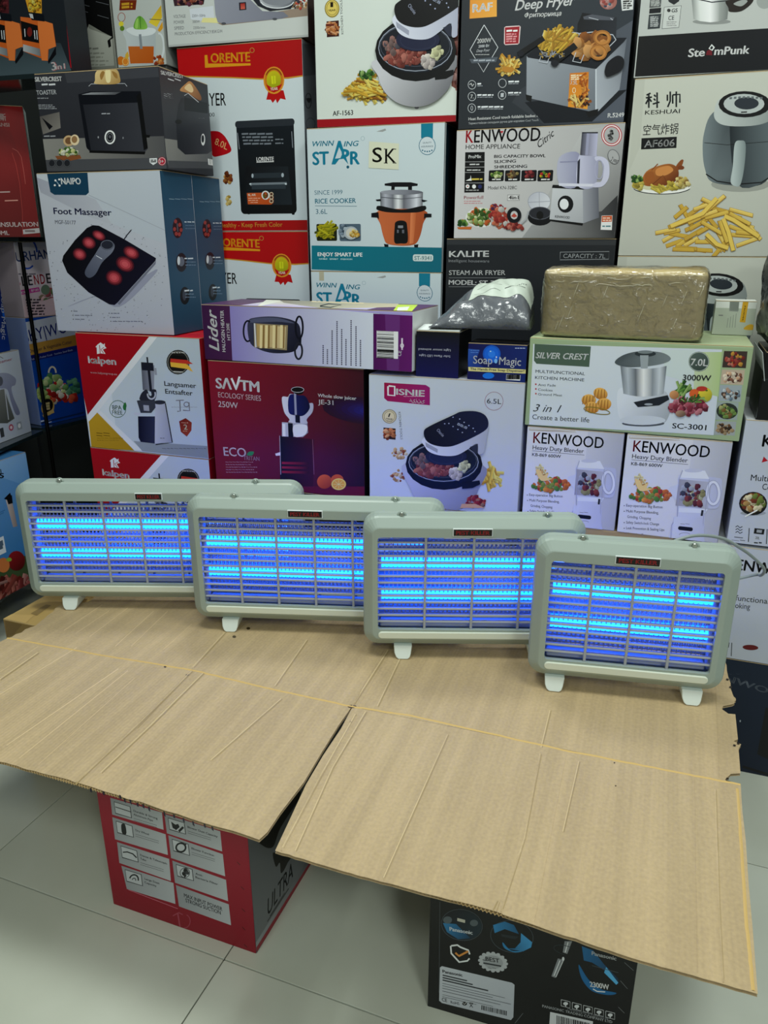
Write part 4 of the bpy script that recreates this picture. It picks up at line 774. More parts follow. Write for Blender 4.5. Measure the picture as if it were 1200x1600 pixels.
# coffee pot set box with black band
o, c, sd, tp = carton('cookware_box', 'white and black cookware box in the top right corner, cut by the frame',
    (.586, 2.041), -19, .44, .36, 1.6085, 1.95, '#a5a8a5', '#8c8f8c')
c.view(960, 0, 5); c.fill('#a8aba8'); c.P([(190, 285), (1300, 215), (1300, 540), (160, 600)], '#111214', ('#191b1e', (190, 0), (1200, 0)))
c.T('Ste', 574, 446, 704, 62, '#e6e8e6', .03, y1=438); c.P([(715, 430), (722, 400), (742, 388), (762, 400), (764, 432)], '#5f1a22'); c.P([(735, 380), (760, 345), (785, 370), (765, 398)], '#c9ccca'); c.P([(745, 378), (760, 358), (772, 372), (760, 388)], '#1a1b1e'); c.T('mPunk', 778, 430, 1052, 60, '#e6e8e6', .03, y1=418)
c.R(280, -10, 362, 55, '#4a4d4d'); c.D(285, 5, 358, 4, 12, 6, '#9a9d9a', ragged=0); c.R(275, 68, 362, 100, '#1c1d1f'); c.R(270, 115, 355, 222, '#33373a'); c.D(280, 130, 345, 6, 14, 7, '#9da0a0', ragged=.1); c.R(388, 55, 505, 216, '#3f4344'); c.R(391, 58, 502, 213, '#b3b6b3'); c.T('CE', 420, 158, 465, 32, '#33373a', .01); c.D(408, 170, 490, 3, 14, 4, '#777', ragged=.1); c.E(425, 82, 14, 14, '#333'); c.T('GS', 445, 98, 492, 28, '#33373a', .03)
c.P([(415, -10), (510, -10), (505, 10), (465, 38), (425, 15)], '#26282a')
c.E(760, 170, 150, 22, '#7f8280'); c.cyl(600, -40, 900, 150, [(0, '#6f7371'), (.2, '#c3c6c3'), (.5, '#e0e2df'), (.75, '#8b8f8c'), (1, '#5d6160')], .12, 25); c.L([(640, -8), (760, 18), (900, 5)], 8, '#22262a'); c.S([(870, 10), (960, -10), (1080, -20), (1070, 30), (990, 88), (900, 92), (890, 60)], '#26211e'); c.S([(930, 30), (1000, 0), (1040, 10), (990, 50)], '#8b8f8c'); c.E(1170, 10, 60, 60, '#8b8f8c')
c.bake(o)

# food processor box
o, c, sd, tp = carton('food_processor_box', 'silver-grey food processor box on top of the black steam fryer box',
    (.187, 2.188), -20.3, .417, .34, 1.2545, 1.516, '#b4b4b4', '#4c4c4e', '#a9a9a9')
c.view(690, 180, 4); c.fill('#bcbabb', ('#9a9a9b', 'h')); c.P([(880, 100), (1165, 40), (1100, 770), (700, 768), (560, 690)], '#a9a9aa', ('#4a4a4c', (800, 300), (1130, 600))); c.P([(560, 690), (1000, 600), (1100, 500), (1100, 770), (500, 770)], '#8f8f90', ('#2d2d2f', (560, 650), (1000, 770)))
c.T('K', 150, 172, 198, 84, '#a8262e', .02, y1=171); c.T('ENWOOD', 202, 171, 615, 80, '#1f1d20', .015, y1=160); c.T('HOME APPLIANCE', 150, 213, 490, 28, '#242326', .006, y1=208); c.P([(365, 100), (388, 98), (378, 115)], '#a8262e')
c.T('Citric', 610, 205, 712, 40, '#242326', .004, .5, y1=120)
c.P([(148, 232), (270, 230), (266, 482), (142, 484)], '#161619')
for y in (292, 325, 358, 424): c.L([(146, y), (268, y - 1)], 3, '#9a9a9c')
c.T('ProMix', 168, 270, 248, 20, '#e6e6e6', .03); c.D(176, 304, 236, 1, 0, 7, '#bbb', ragged=0); c.D(158, 340, 248, 1, 0, 6, '#bbb', ragged=0); c.P([(150, 410), (180, 395), (182, 375), (188, 410)], '#d8d8d8'); c.D(188, 396, 256, 1, 0, 8, '#c9b44a', ragged=0); c.E(163, 445, 12, 13, '#ddd'); c.E(203, 446, 12, 13, '#ddd'); c.E(163, 445, 4, 4, '#a22'); c.E(240, 446, 12, 13, '#2a2f5a'); c.D(152, 466, 256, 1, 0, 6, '#999')
c.T('Powerfull', 140, 525, 260, 20, '#a84a52', .008); c.D(140, 535, 260, 2, 13, 5, '#b0787c')
for i, t in enumerate(('BIG CAPACITY BOWL', 'SLICING', 'SHREDDING')): c.T(t, 328, 267 + i * 33, [650, 465, 535][i], 18, '#1f1f22', .03, y1=262 + i * 33)
for i, (cols) in enumerate((['#8fa05a', '#c9cf9e', '#4a6b2c'], ['#5a4a36', '#8a7a4a', '#6a3a26'], ['#6a2226', '#8e3a3a', '#4a1a1c'], ['#c9a42c', '#b3302a', '#4a7a2c', '#1a1a1c'])):
    x = 296 + i * 102; c.R(x, 345, x + 92, 412, '#17181b', r=.003); c.H(x + 46, 370, 34, 18, 24, 18, cols, i + 2); c.D(x + 20, 398, x + 74, 1, 0, 7, '#ccc', ragged=0)
c.T('Model KN-328C', 290, 464, 470, 20, '#2a2a2d', .006, y1=462); c.P([(412, 498), (488, 497), (487, 533), (411, 534)], '#3a3a3c'); c.P([(414, 500), (486, 499), (485, 531), (413, 532)], '#c3c1c2'); c.T('4in1', 418, 526, 482, 22, '#17171a', .03)
c.E(245, 640, 95, 62, '#d5d3d0'); c.H(243, 638, 74, 48, 95, 26, SALAD, 5, 1.3); c.H(130, 672, 30, 18, 14, 26, GREEN + ['#c2622c'], 6); c.P([(98, 700), (190, 696), (185, 714), (105, 712)], '#b5602c'); c.H(350, 580, 42, 22, 26, 24, ['#8e2a2e', '#4a2a4a', '#b5502c', '#4a6b2c'], 7)
c.H(380, 640, 72, 58, 60, 34, ['#a84438', '#8e2f2c', '#c06a50', '#b8b4b0'], 8); c.H(460, 695, 55, 18, 34, 24, MEAT, 9); c.O(455, 625, 34, 38, 22, '#1b1b1e'); c.E(455, 625, 22, 26, '#b3b1b2'); c.P([(435, 632), (455, 612), (475, 632), (455, 640)], '#a84438')
c.E(610, 540, 72, 62, '#a9abb6', ('#c5c6cc', (560, 500), (660, 580))); c.O(610, 540, 70, 60, 3, '#8a8c98'); c.L([(610, 480), (612, 600)], 3, '#8a8c98'); c.L([(540, 545), (680, 538)], 3, '#8a8c98'); c.E(615, 640, 76, 50, '#17181b'); c.E(615, 615, 70, 40, '#2a2b30'); c.O(615, 612, 68, 38, 4, '#55575e'); c.E(615, 625, 22, 26, '#0f1012'); c.L([(495, 680), (530, 650), (545, 600)], 10, '#9a9ba0')
c.P([(695, 450), (885, 460), (885, 675), (675, 650)], '#b9bbc0', ('#9a9ca2', (690, 460), (880, 660))); c.P([(882, 460), (980, 450), (984, 640), (885, 676)], '#8d8f98', ('#5a5c66', (885, 0), (980, 0))); c.P([(695, 435), (800, 440), (985, 440), (885, 465), (690, 455)], '#141518'); c.P([(675, 650), (885, 676), (880, 690), (680, 662)], '#0f1012')
c.E(775, 556, 49, 54, '#17181b'); c.E(766, 556, 28, 34, '#cfd1d4'); c.T('KENWOOD', 708, 640, 800, 15, '#1a1b1e', .02, y1=648)
c.S([(735, 265), (860, 240), (850, 440), (735, 430)], '#a3a4b8', ('#8485a0', (740, 0), (850, 0))); c.S([(855, 265), (900, 245), (975, 255), (960, 440), (850, 440)], '#b3b3c8', ('#8f90a8', (860, 0), (970, 0))); c.P([(850, 290), (866, 270), (860, 440), (846, 440)], '#2a2b36'); c.P([(730, 425), (980, 430), (975, 448), (735, 442)], '#c3c3d2'); c.P([(740, 290), (850, 285), (850, 292), (740, 297)], '#7d7e98')
c.P([(878, 108), (978, 108), (968, 258), (866, 250)], '#3a3b44', ('#a9a9c2', (880, 0), (960, 0))); c.P([(908, 112), (925, 112), (915, 250), (898, 250)], '#8d8ea6'); c.P([(878, 106), (978, 106), (977, 114), (878, 113)], '#22232a')
c.S([(960, 260), (1010, 262), (1045, 300), (1045, 390), (1005, 445), (940, 448), (965, 420), (1000, 410), (1015, 330), (1000, 290), (965, 285)], '#b5b5ca'); c.O(985, 340, 26, 60, 6, '#9a9ab2')
c.O(1063, 125, 56, 60, 18, '#a3343c'); c.O(1063, 125, 56, 60, 7, '#d8cfcf'); c.H(1063, 125, 22, 26, 14, 16, ['#222', '#444', '#666'], 3); c.E(1075, 260, 36, 48, '#55565a', rot=-20); c.E(1075, 260, 32, 44, '#9a9a9c', rot=-20); c.T('2 year', 1055, 285, 1100, 28, '#2a2a2c', .01, .2, y1=300)
c.P([(1000, 628), (1068, 626), (1064, 718), (994, 716)], '#cfd0d0'); c.P([(1002, 630), (1066, 628), (1064, 665), (1000, 668)], '#b5512c'); c.D(1008, 640, 1060, 2, 14, 6, '#e6c9b9', ragged=0); c.D(1005, 690, 1056, 1, 0, 8, '#3f6f7a', ragged=0)
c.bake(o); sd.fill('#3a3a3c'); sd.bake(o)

# deep fryer box
o, c, sd, tp = carton('deep_fryer_box', 'charcoal deep fryer box with an orange corner logo, top row between two white boxes',
    (.190, 2.187), -17.5, .408, .32, 1.5175, 1.86, '#2c3034', '#23272d')
c.view(700, 0, 4); c.fill('#2a2d31', ('#2f343a', 'h')); c.P([(450, 560), (1200, 100), (1180, 760), (600, 780), (400, 640)], '#34373c', ('#4a4f58', (600, 600), (1150, 400))); c.P([(1080, 500), (1190, 240), (1150, 740), (900, 760)], '#4b505a')
c.P([(138, -20), (305, -20), (305, 104), (135, 117)], '#cc8430', ('#d89a40', (138, 0), (305, 100))); c.T('RAF', 152, 78, 278, 50, '#f0ece2', .035, y1=66)
c.T('Deep Fryer', 418, 66, 795, 62, '#eceef0', .02, .25, y1=30); c.T('Фритюрница', 478, 110, 708, 27, '#e0e2e4', .02, .15, y1=97)
c.L([(226, 156), (312, 296), (222, 450), (138, 312), (226, 156)], 4, '#c9ccd0'); c.T('2000W', 182, 270, 270, 26, '#dfe1e4', .02); c.T('2000 Вт', 190, 298, 258, 16, '#d0d2d6', .02); c.T('Deep Fryer', 178, 326, 262, 16, '#d0d2d6', .01, .4); c.D(170, 340, 262, 1, 0, 3, '#aaa', ragged=0); c.P([(134, 370), (312, 356), (300, 388), (148, 396)], '#4a5058'); c.D(160, 374, 290, 1, 0, 7, '#9aa0a8', ragged=0)
c.P([(352, 172), (362, 165), (446, 160), (454, 168), (446, 270), (436, 278), (358, 282), (350, 272)], '#d5c2c2'); c.P([(356, 172), (448, 165), (441, 272), (356, 277)], '#8e1f28'); c.D(366, 188, 438, 1, 0, 9, '#e6d5d5', ragged=0); c.D(364, 210, 436, 4, 15, 7, '#c98a8e')
c.H(378, 410, 42, 36, 60, 28, ['#c99a3a', '#d9b45a', '#b5822c', '#e3c675'], 4, 3); c.S([(345, 420), (410, 425), (400, 452), (350, 450)], '#a8742c')
for (x, y) in ((150, 530), (340, 520), (150, 603), (338, 594), (149, 676)): c.O(x, y, 24, 27, 3, '#b5b8bc')
c.L([(135, 530), (145, 520), (152, 540), (162, 525)], 4, '#d5d8dc'); c.T('7.', 140, 616, 160, 24, '#d5d8dc', .02); c.R(330, 582, 348, 606, '#aaadb2'); c.O(149, 676, 6, 14, 3, '#aaadb2')
for (x, y, n) in ((184, 520, 34), (378, 506, 66), (184, 590, 100), (376, 576, 80), (186, 664, 165)): c.D(x, y, x + n, 1, 0, 8, '#d0d3d6', ragged=0); c.D(x, y + 15, x + n * .95, 1, 0, 4, '#8d9096', ragged=0)
c.T('Heat Resistant Cool touch foldable basket handle', 128, 752, 620, 17, '#d8dadc', .02, y1=728); c.T('Термостойкая складная ручка для корзины Cool Touch', 128, 778, 565, 12, '#c0c3c6', .01, y1=756); c.T('R.5249', 997, 735, 1100, 26, '#e6e8ea', .03, y1=730)
# fryer
c.P([(600, 770), (480, 640), (1120, 560), (900, 760)], '#1c1e22')
c.P([(492, 350), (925, 420), (925, 705), (490, 610)], '#8b9098', ('#62676f', (500, 350), (900, 700))); c.P([(925, 420), (1118, 240), (1072, 560), (925, 710)], '#9a9fa8', ('#5a5f68', (930, 500), (1110, 400))); c.L([(925, 422), (925, 700)], 8, '#b5bac2'); c.P([(492, 350), (620, 240), (1118, 236), (1100, 262), (925, 432), (500, 360)], '#1c1e23')
c.P([(810, 150), (840, 80), (1055, 110), (1050, 250), (808, 215)], '#14161a', ('#2a2d33', (820, 100), (1050, 250))); c.P([(845, 105), (900, 90), (1040, 110), (1030, 128), (850, 122)], '#4a4d55'); c.L([(880, 110), (940, 125)], 5, '#9da0a8'); c.L([(1015, 115), (1030, 125)], 5, '#9da0a8')
for (x0, x1, y) in ((560, 835, 200), (780, 1050, 210)):
    c.L([(x0 + 40, y), (x0 + 130, y - 10), (x1 - 20, y + 8), (x1, y + 40)], 6, '#a9adb5')
    c.L([(x0 + 40, y), (x0 + 5, y + 90), (x0 + 30, y + 130), (x1 - 100, y + 140), (x1, y + 40)], 5, '#a9adb5')
c.H(690, 255, 92, 54, 80, 30, ['#c9a43a', '#b58e30', '#dcbb58', '#a87c2a'], 14, 3.4, rot=-50); c.H(880, 290, 100, 70, 26, 60, ['#9a6430', '#b37c42', '#7f4c22', '#c28f56'], 15, 1.3)
for (x, y) in ((940, 330), (965, 240)): c.O(x, y, 44, 38, 22, '#a97238'); c.O(x, y, 50, 44, 3, '#6e4019')
for x in (570, 780): c.L([(x + 20, 330), (x, 385), (x + 50, 395), (x + 70, 345)], 5, '#b0b4bc')
c.L([(440, 345), (470, 325), (600, 240)], 34, '#121317'); c.E(458, 338, 20, 18, '#1c1d22'); c.L([(660, 402), (690, 370), (800, 285)], 42, '#121317'); c.E(668, 398, 24, 20, '#202126'); c.H(640, 345, 90, 16, 40, 12, ['#8d8f96', '#3a3c42', '#b5902f'], 16, 2)
c.S([(980, 440), (1000, 390), (1060, 350), (1100, 375), (1085, 440), (1010, 480), (985, 475)], '#17181d'); c.P([(485, 590), (525, 600), (520, 640), (490, 625)], '#0f1013'); c.P([(860, 700), (940, 680), (935, 720), (880, 735)], '#0f1013')
c.P([(762, 458), (880, 450), (872, 683), (750, 668)], '#b8691c', ('#cf8a2c', (760, 460), (860, 680))); c.T('7.5L', 764, 530, 808, 25, '#e9e2d5', .02); c.D(768, 468, 856, 3, 12, 6, '#dcc9a8'); c.O(788, 565, 9, 16, 3, '#e9d5b5'); c.H(820, 630, 52, 30, 34, 26, ['#d9a850', '#e5c27a', '#8e4f1c', '#3a241a'], 5, 2); c.H(850, 530, 18, 70, 18, 22, ['#d48a3a', '#a8561a'], 6, 2)
c.E(1002, 10, 54, 50, '#8e5a52'); c.H(1002, 5, 40, 40, 24, 26, ['#4a6a7a', '#9a4a44', '#b58a86', '#3a4a5a'], 7); c.P([(1080, -10), (1160, -10), (1156, 60), (1088, 68)], '#c3c5c5'); c.D(1094, 5, 1150, 4, 14, 7, '#333', ragged=.1)
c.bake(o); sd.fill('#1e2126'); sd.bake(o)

# AF white fryer box
o, c, sd, tp = carton('air_fryer_box', 'off-white air fryer box with a dark red bottom stripe',
    (-.182, 2.323), -17.5, .386, .3, 1.5385, 1.87, '#c4cac4', '#4e1a1c')
c.view(480, 0, 4.615); c.fill('#c4cbc4')
c.P([(70, 862), (1130, 828), (1130, 895), (70, 920)], '#8e1620'); c.P([(1060, 260), (1130, 0), (1130, 680), (1040, 620)], '#6a4038'); c.H(1100, 350, 50, 300, 160, 40, ['#7d4a42', '#a8807a', '#5a2e2a', '#8e625a'], 5, 1.5); c.P([(1040, 625), (1130, 700), (1130, 830), (990, 830)], '#c4cbc4')
c.E(180, 62, 54, 66, '#8a7a3a'); c.E(180, 60, 46, 58, '#c9b35a'); c.O(180, 60, 38, 48, 3, '#6e5f2a'); c.T('1', 168, 52, 188, 34, '#2c2410', .03); c.T('YEAR', 152, 84, 206, 14, '#3a3010', .02)
c.R(140, 155, 230, 262, '#3a1d18'); c.H(186, 208, 36, 40, 30, 28, ['#9a4a2a', '#b5703f', '#d09a70', '#6e2e1c'], 4, 2, rot=0); c.T('KITCHEN TOOLS', 262, 246, 252, 15, '#3a3c3e', .003, y1=0)
c.T('AF-1563', 184, 836, 332, 34, '#17181a', .02, y1=828)
c.H(430, 620, 105, 90, 120, 34, FRY + ['#8e5a24'], 8, 3, rot=20, tri=True); c.H(430, 670, 130, 26, 60, 30, FRY, 9, 3, rot=15); c.H(430, 545, 60, 26, 18, 26, GREEN, 10, 1.6)
m = lambda x, y: (497 + (x - 298) * 1.055, 292 + (y - 655) * 1.31 if y <= 700 else 350 + (y - 700) * 1.2)
oisnie_fryer_ = oisnie_fryer
def fry2():
    c.aff = m
    c.aff = None; c.E(790, 775, 16, 12, '#77777c'); c.S([(505, 430), (520, 560), (560, 660), (640, 735), (740, 770), (840, 768), (940, 725), (1030, 630), (1062, 520), (1070, 400)], '#b9b9be', ('#66666b', (560, 500), (960, 760)))
a0 = c.S
def S2(pts, col, g=None, n=5):
    if pts[0] in ((300, 700),): return
    a0(pts, col, g, n)
fry2(); c.S = S2
hh = c.H
c.H = lambda cx, *a, **k: None if cx in (250, 240) else hh(cx, *a, **k)
oisnie_fryer(c, m, '#17171b', '#0f0f12', '#b5b5ba', '#737378')
c.H = hh; c.S = a0
c.bake(o); sd.fill('#2a2222'); sd.bake(o)

# rice cooker boxes (two alike)
o, c, sd, tp = carton('rice_cooker_box', 'white and teal rice cooker box with a pale SK note stuck on it', (-.212, 2.333), -19.5, .392, .32, 1.166, 1.5375, '#b9c3c8', '#12303a', '#c0c5c6', group='white and teal rice cooker boxes')
c.view(470, 180, 5); c.fill('#bac6ca', ('#b4bfc5', 'v'))
c.P([(85, 1018), (1120, 1035), (1120, 1245), (85, 1205)], '#0d6a7a', ('#0a5f70', (90, 0), (1110, 0)))
c.T('WINN', 92, 245, 262, 40, '#156a80', .02, .25); c.T('ING', 335, 245, 455, 40, '#156a80', .02, .25); c.T('ST', 92, 388, 222, 98, '#11708a', .04); c.T('R', 385, 384, 462, 98, '#11708a', .04)
c.P([(240, 385), (292, 200), (312, 200), (372, 385), (335, 340), (300, 345), (270, 385)], '#11708a'); c.P([(268, 340), (300, 250), (325, 300), (310, 335)], '#b7c1c7'); c.S([(330, 265), (372, 275), (378, 310), (345, 330), (320, 300)], '#11708a'); c.P([(340, 285), (355, 288), (352, 308), (340, 308)], '#b7c1c7'); c.E(368, 405, 11, 12, '#125066'); c.O(484, 182, 14, 16, 3, '#8aa0aa')
c.P([(590, 128), (660, 105), (668, 118), (640, 130)], '#8d9190')
c.P([(940, 50), (1034, 50), (1032, 180), (940, 180)], '#0f7088'); c.E(988, 238, 66, 74, '#26637a'); c.E(988, 238, 61, 69, '#bcc5ca'); c.T('QUALITY', 953, 222, 1022, 12, '#3c5864', .01); c.T('ASSURANCE', 940, 252, 1034, 12, '#3c5864', .01)
for k in range(5): c.E(952 + k * 18, 275 + int(10 * math.sin(k * .785)), 6, 6, '#1f6078')
c.T('SINCE 1999', 108, 622, 326, 34, '#3b6476', .0); c.T('RICE COOKER', 112, 690, 432, 36, '#1c6378', .022); c.L([(112, 709), (438, 711)], 4, '#3b6476'); c.T('3.6L', 118, 772, 208, 38, '#3b6476', .002)
c.R(122, 850, 284, 982, '#23260f', r=.004); c.H(210, 905, 62, 48, 46, 26, ['#8a8a1c', '#b5b02a', '#4a5210', '#a39a20'], 3, 3, rot=-25); c.R(302, 850, 470, 984, '#4a5a68', r=.004); c.H(335, 900, 30, 55, 26, 30, ['#7a8a9a', '#a3b0ba', '#33424f'], 5); c.E(395, 920, 55, 52, '#9aa3ab'); c.E(398, 920, 42, 40, '#b9b8b0'); c.H(425, 925, 34, 26, 26, 26, ['#c9a04a', '#b5862c', '#dcc07a'], 6)
c.T('ENJOY SMART LIFE', 132, 1100, 482, 28, '#e3ecee', .03, y1=1104); c.T('·NOBLE', 140, 1128, 208, 11, '#bcd5da', .02); c.T('·SMART', 222, 1129, 294, 11, '#bcd5da', .02); c.T('·FASHION', 308, 1130, 402, 11, '#bcd5da', .02); c.R(876, 1087, 1034, 1142, '#bcc8c8', r=.006); c.T('ST-9341', 888, 1131, 1020, 30, '#4a7078', .012, y1=1131)
# cooker
c.P([(655, 535), (720, 524), (860, 524), (915, 536), (912, 552), (870, 556), (868, 604), (838, 604), (838, 560), (735, 560), (732, 600), (706, 600), (708, 556), (656, 550)], '#17191c')
c.cyl(620, 600, 955, 720, [(0, '#55575e'), (.12, '#a3a5b0'), (.3, '#6a6c75'), (.42, '#d0d2da'), (.55, '#5f6068'), (.7, '#8a8c96'), (.85, '#c5c7d0'), (1, '#4f5058')], .02, 14); c.E(787, 602, 167, 20, '#8d8f99', ('#5d5f68', (650, 0), (930, 0))); c.L([(625, 640), (787, 655), (950, 640)], 5, '#4d4f56')
c.P([(585, 660), (625, 655), (628, 672), (595, 672)], '#1a1c20'); c.P([(945, 658), (992, 668), (960, 680), (945, 674)], '#1a1c20')
c.S([(610, 745), (625, 860), (650, 960), (680, 1005), (790, 1020), (890, 1008), (930, 950), (955, 850), (968, 745)], '#b5603a', ('#9a4a2a', (640, 0), (960, 0))); c.P([(860, 745), (905, 745), (880, 1000), (850, 1005)], '#c8764c', ('#a8552f', (860, 0), (900, 0)))
c.S([(592, 722), (620, 708), (787, 738), (950, 708), (980, 718), (970, 742), (900, 760), (700, 760), (605, 742)], '#15171a'); c.P([(552, 765), (608, 758), (612, 815), (598, 800), (552, 798)], '#17191c'); c.P([(965, 768), (1022, 770), (1022, 798), (975, 800), (962, 815)], '#17191c')
c.P([(650, 1005), (685, 1010), (685, 1030), (655, 1028)], '#17191c'); c.P([(885, 1012), (920, 1008), (915, 1034), (888, 1032)], '#17191c'); c.S([(742, 835), (780, 822), (820, 832), (832, 870), (835, 990), (780, 1002), (732, 992), (734, 870)], '#15171a'); c.R(760, 862, 800, 882, '#7a7c84'); c.R(752, 895, 766, 920, '#5a5c66'); c.R(792, 895, 808, 922, '#5a5c66')
c.bake(o); sd.fill('#122a33', ('#0a151a', 'h')); sd.fill('#c0c8ca', None, (0, 0, .04, 1)); sd.bake(o)
nt_ = Canvas(c.Og, c.U, c.V, c.w, c.h, lift=.0012); nt_.view(470, 180, 5)
n = copy_box(o, 'rice_cooker_box', (0, 0), .794, 'white and teal rice cooker box mostly hidden behind the purple heater box')
tape = box_mesh('tape', (-.17, -.1606, .345, -.155, -.1602, .37), mat('yellowed_tape', '#a8a48e', .3)); link('tape', tape, None, n)

nt_.P([(535, 205), (768, 222), (765, 425), (530, 412)], '#c6c8b2'); nt_.T('S', 560, 368, 636, 112, '#1d1c18', .012); nt_.T('K', 660, 372, 742, 108, '#1d1c18', .008)
for x in (650, 718): nt_.L([(x, 264), (x + 28, 266)], 6, '#1d1c18'); nt_.L([(x, 374), (x + 30, 375)], 6, '#1d1c18')
nt_.bake(o, 'paper_note')
# steam fryer box
o, c, sd, tp = carton('steam_fryer_box', 'black steam air fryer box with white lettering, behind the grey plastic mailer bag', (.169, 2.196), -20, .441, .34, .94, 1.2535, '#26282b', '#1a1b1e', '#303235')
c.view(690, 180, 4); c.fill('#25272a', ('#2c2e31', 'v')); c.fill('#323437', None, (0, .955, 1, 1)); c.T('KΛLITE', 46, 886, 296, 36, '#eceef0', .03, y1=884); c.T('Intelligent houseware', 44, 918, 298, 18, '#a9acb0', .002); c.T('STEAM AIR FRYER', 46, 998, 398, 28, '#e0e2e4', .01, y1=998); c.L([(46, 1016), (400, 1016)], 2, '#8a8c8f'); c.T('MODEL: ST-7', 44, 1058, 330, 28, '#e6e8ea', .025); c.L([(44, 1072), (330, 1072)], 2, '#8a8c8f')
c.L([(742, 856), (1048, 852), (1044, 900), (740, 904), (742, 856)], 3, '#8d9094'); c.T('CAPACITY : 7L', 760, 892, 1022, 26, '#b5b8bb', .004)
c.bake(o)

# mini oven boxes (two alike)
o, c, sd, tp = carton('mini_oven_box', 'red and white oven box with a black oven, behind the toaster box', (-.590, 2.499), -17.5, .386, .3, 1.275, 1.764, '#b9c1c6', '#7d858c', '#9a1418', group='red and white air oven boxes')
c.view(240, 0, 4.286); c.fill('#c0cacd', ('#b6c0c5', 'v'))
c.P([(60, 300), (1100, 240), (1100, 498), (900, 528), (720, 532), (520, 520), (60, 505)], '#b0181c', ('#9a1216', (100, 300), (1000, 500))); c.L([(60, 508), (520, 520), (720, 530), (900, 522), (1100, 495)], 9, '#b8862e')
c.P([(342, 370), (360, 368), (366, 426), (650, 424), (650, 438), (345, 454)], '#c98a20'); c.T('ORENTE', 384, 420, 648, 60, '#c98a20', .03, y1=410); c.O(660, 337, 14, 16, 4, '#a87a3a')
c.P([(768, 612), (790, 600), (870, 605), (886, 668), (850, 660), (828, 692), (818, 665), (798, 690), (785, 668), (755, 668)], '#a8121a'); c.E(806, 538, 70, 92, '#c9862c'); c.E(806, 535, 62, 82, '#b86a20'); c.E(805, 535, 48, 62, '#b5a81e', ('#8e9416', (790, 500), (820, 580))); c.T('1', 792, 562, 818, 52, '#cfd02a', .02); c.P([(755, 565), (800, 590), (862, 562), (840, 605), (806, 620), (770, 605)], '#a8121a'); c.T('YEAR', 782, 606, 834, 18, '#e6d9c9', .02, y1=602); c.O(806, 535, 56, 74, 8, '#7d3f14', a0=205, a1=335)
c.T('AIR FRYER', 190, 712, 486, 82, '#17181a', .01, y1=706); c.T('AF-800', 300, 786, 410, 26, '#3a3c40', .002)
c.S([(345, 900), (420, 878), (470, 905), (505, 960), (518, 1015), (440, 1045), (390, 1035)], '#a31820'); c.T('8.0L', 408, 965, 490, 42, '#c9a06a', .0, y1=1005)
c.view(240, 0, 4.286)
c.R(552, 820, 960, 1430, '#1c2024', ('#0e1114', 'v'), r=.012); c.R(545, 812, 945, 840, '#2a2e33', r=.008)
c.L([(562, 890), (575, 1000)], 5, '#7a8088'); c.L([(925, 880), (932, 990)], 5, '#7a8088')
for i in range(4): c.D(590 + i * 4, 892 + i * 22, 800, 1, 0, 9, '#6a7078', ragged=0)
c.D(815, 930, 870, 2, 26, 7, '#6a7078', ragged=0); c.T('LORENTE', 690, 1080, 806, 26, '#dfe3e6', .03); c.L([(690, 1086), (806, 1082)], 5, '#dfe3e6')
c.view(300, 250, 6); c.P([(505, 60), (900, 60), (940, 420), (500, 420)], '#14181b', ('#24292d', (520, 60), (900, 300))); c.R(570, 125, 860, 165, '#2b3136'); c.R(545, 215, 890, 235, '#6a737a'); c.R(560, 235, 880, 270, '#2f363c'); c.E(568, 148, 10, 20, '#9aa5ad'); c.E(850, 142, 12, 20, '#9aa5ad'); c.E(880, 225, 10, 6, '#c5d0d8'); c.E(548, 225, 10, 6, '#c5d0d8')
c.P([(520, 498), (545, 498), (542, 510), (525, 510)], '#0e1114'); c.P([(935, 500), (965, 498), (960, 514), (940, 514)], '#0e1114')
c.P([(515, 310), (720, 305), (765, 340), (765, 400), (745, 418), (525, 415)], '#b5532a', ('#a3441c', (520, 310), (760, 410))); c.T('8L AIR', 528, 338, 600, 20, '#e6d5c9', .01); c.D(528, 355, 650, 2, 20, 7, '#d09a80', ragged=.2); c.D(550, 395, 640, 1, 0, 6, '#d09a80'); c.E(690, 330, 38, 42, '#c9cbc9'); c.E(690, 330, 26, 30, '#5a3a26'); c.H(690, 332, 20, 22, 12, 18, ['#b5562c', '#4a6b2c', '#8e3020'], 3)
for y in (320, 350, 385): c.E(745, y, 20, 20, '#b5a58a'); c.E(745, y, 12, 12, '#4a2a20')
c.H(335, 165, 30, 60, 22, 40, ['#8e5a2c', '#b58a4a', '#5a2e1a', '#7a3a20'], 5); c.H(342, 375, 20, 50, 14, 34, ['#a88a3a', '#c9b06a', '#8e6a2a'], 6)
c.P([(200, 572), (1105, 562), (1110, 660), (200, 664)], '#a31318', ('#8e0f14', (300, 600), (1100, 640))); c.T('Healthy - Keep Fresh Color', 262, 632, 850, 40, '#bb8a3a', .012, y1=624)
c.bake(o)
sd.view(240, 0, 4.286); sd.fill('#7a838a'); sd.P([(960, 290), (1080, 300), (1090, 500), (975, 515)], '#5f676d'); sd.O(1035, 675, 20, 50, 5, '#33383c'); sd.S([(1020, 660), (1055, 660), (1040, 690)], '#33383c'); sd.O(1050, 830, 30, 40, 4, '#4d555b'); sd.bake(o)
copy_box(o, 'mini_oven_box', (0, 0), .7855, 'red and white oven box mostly hidden behind the purple heater box')

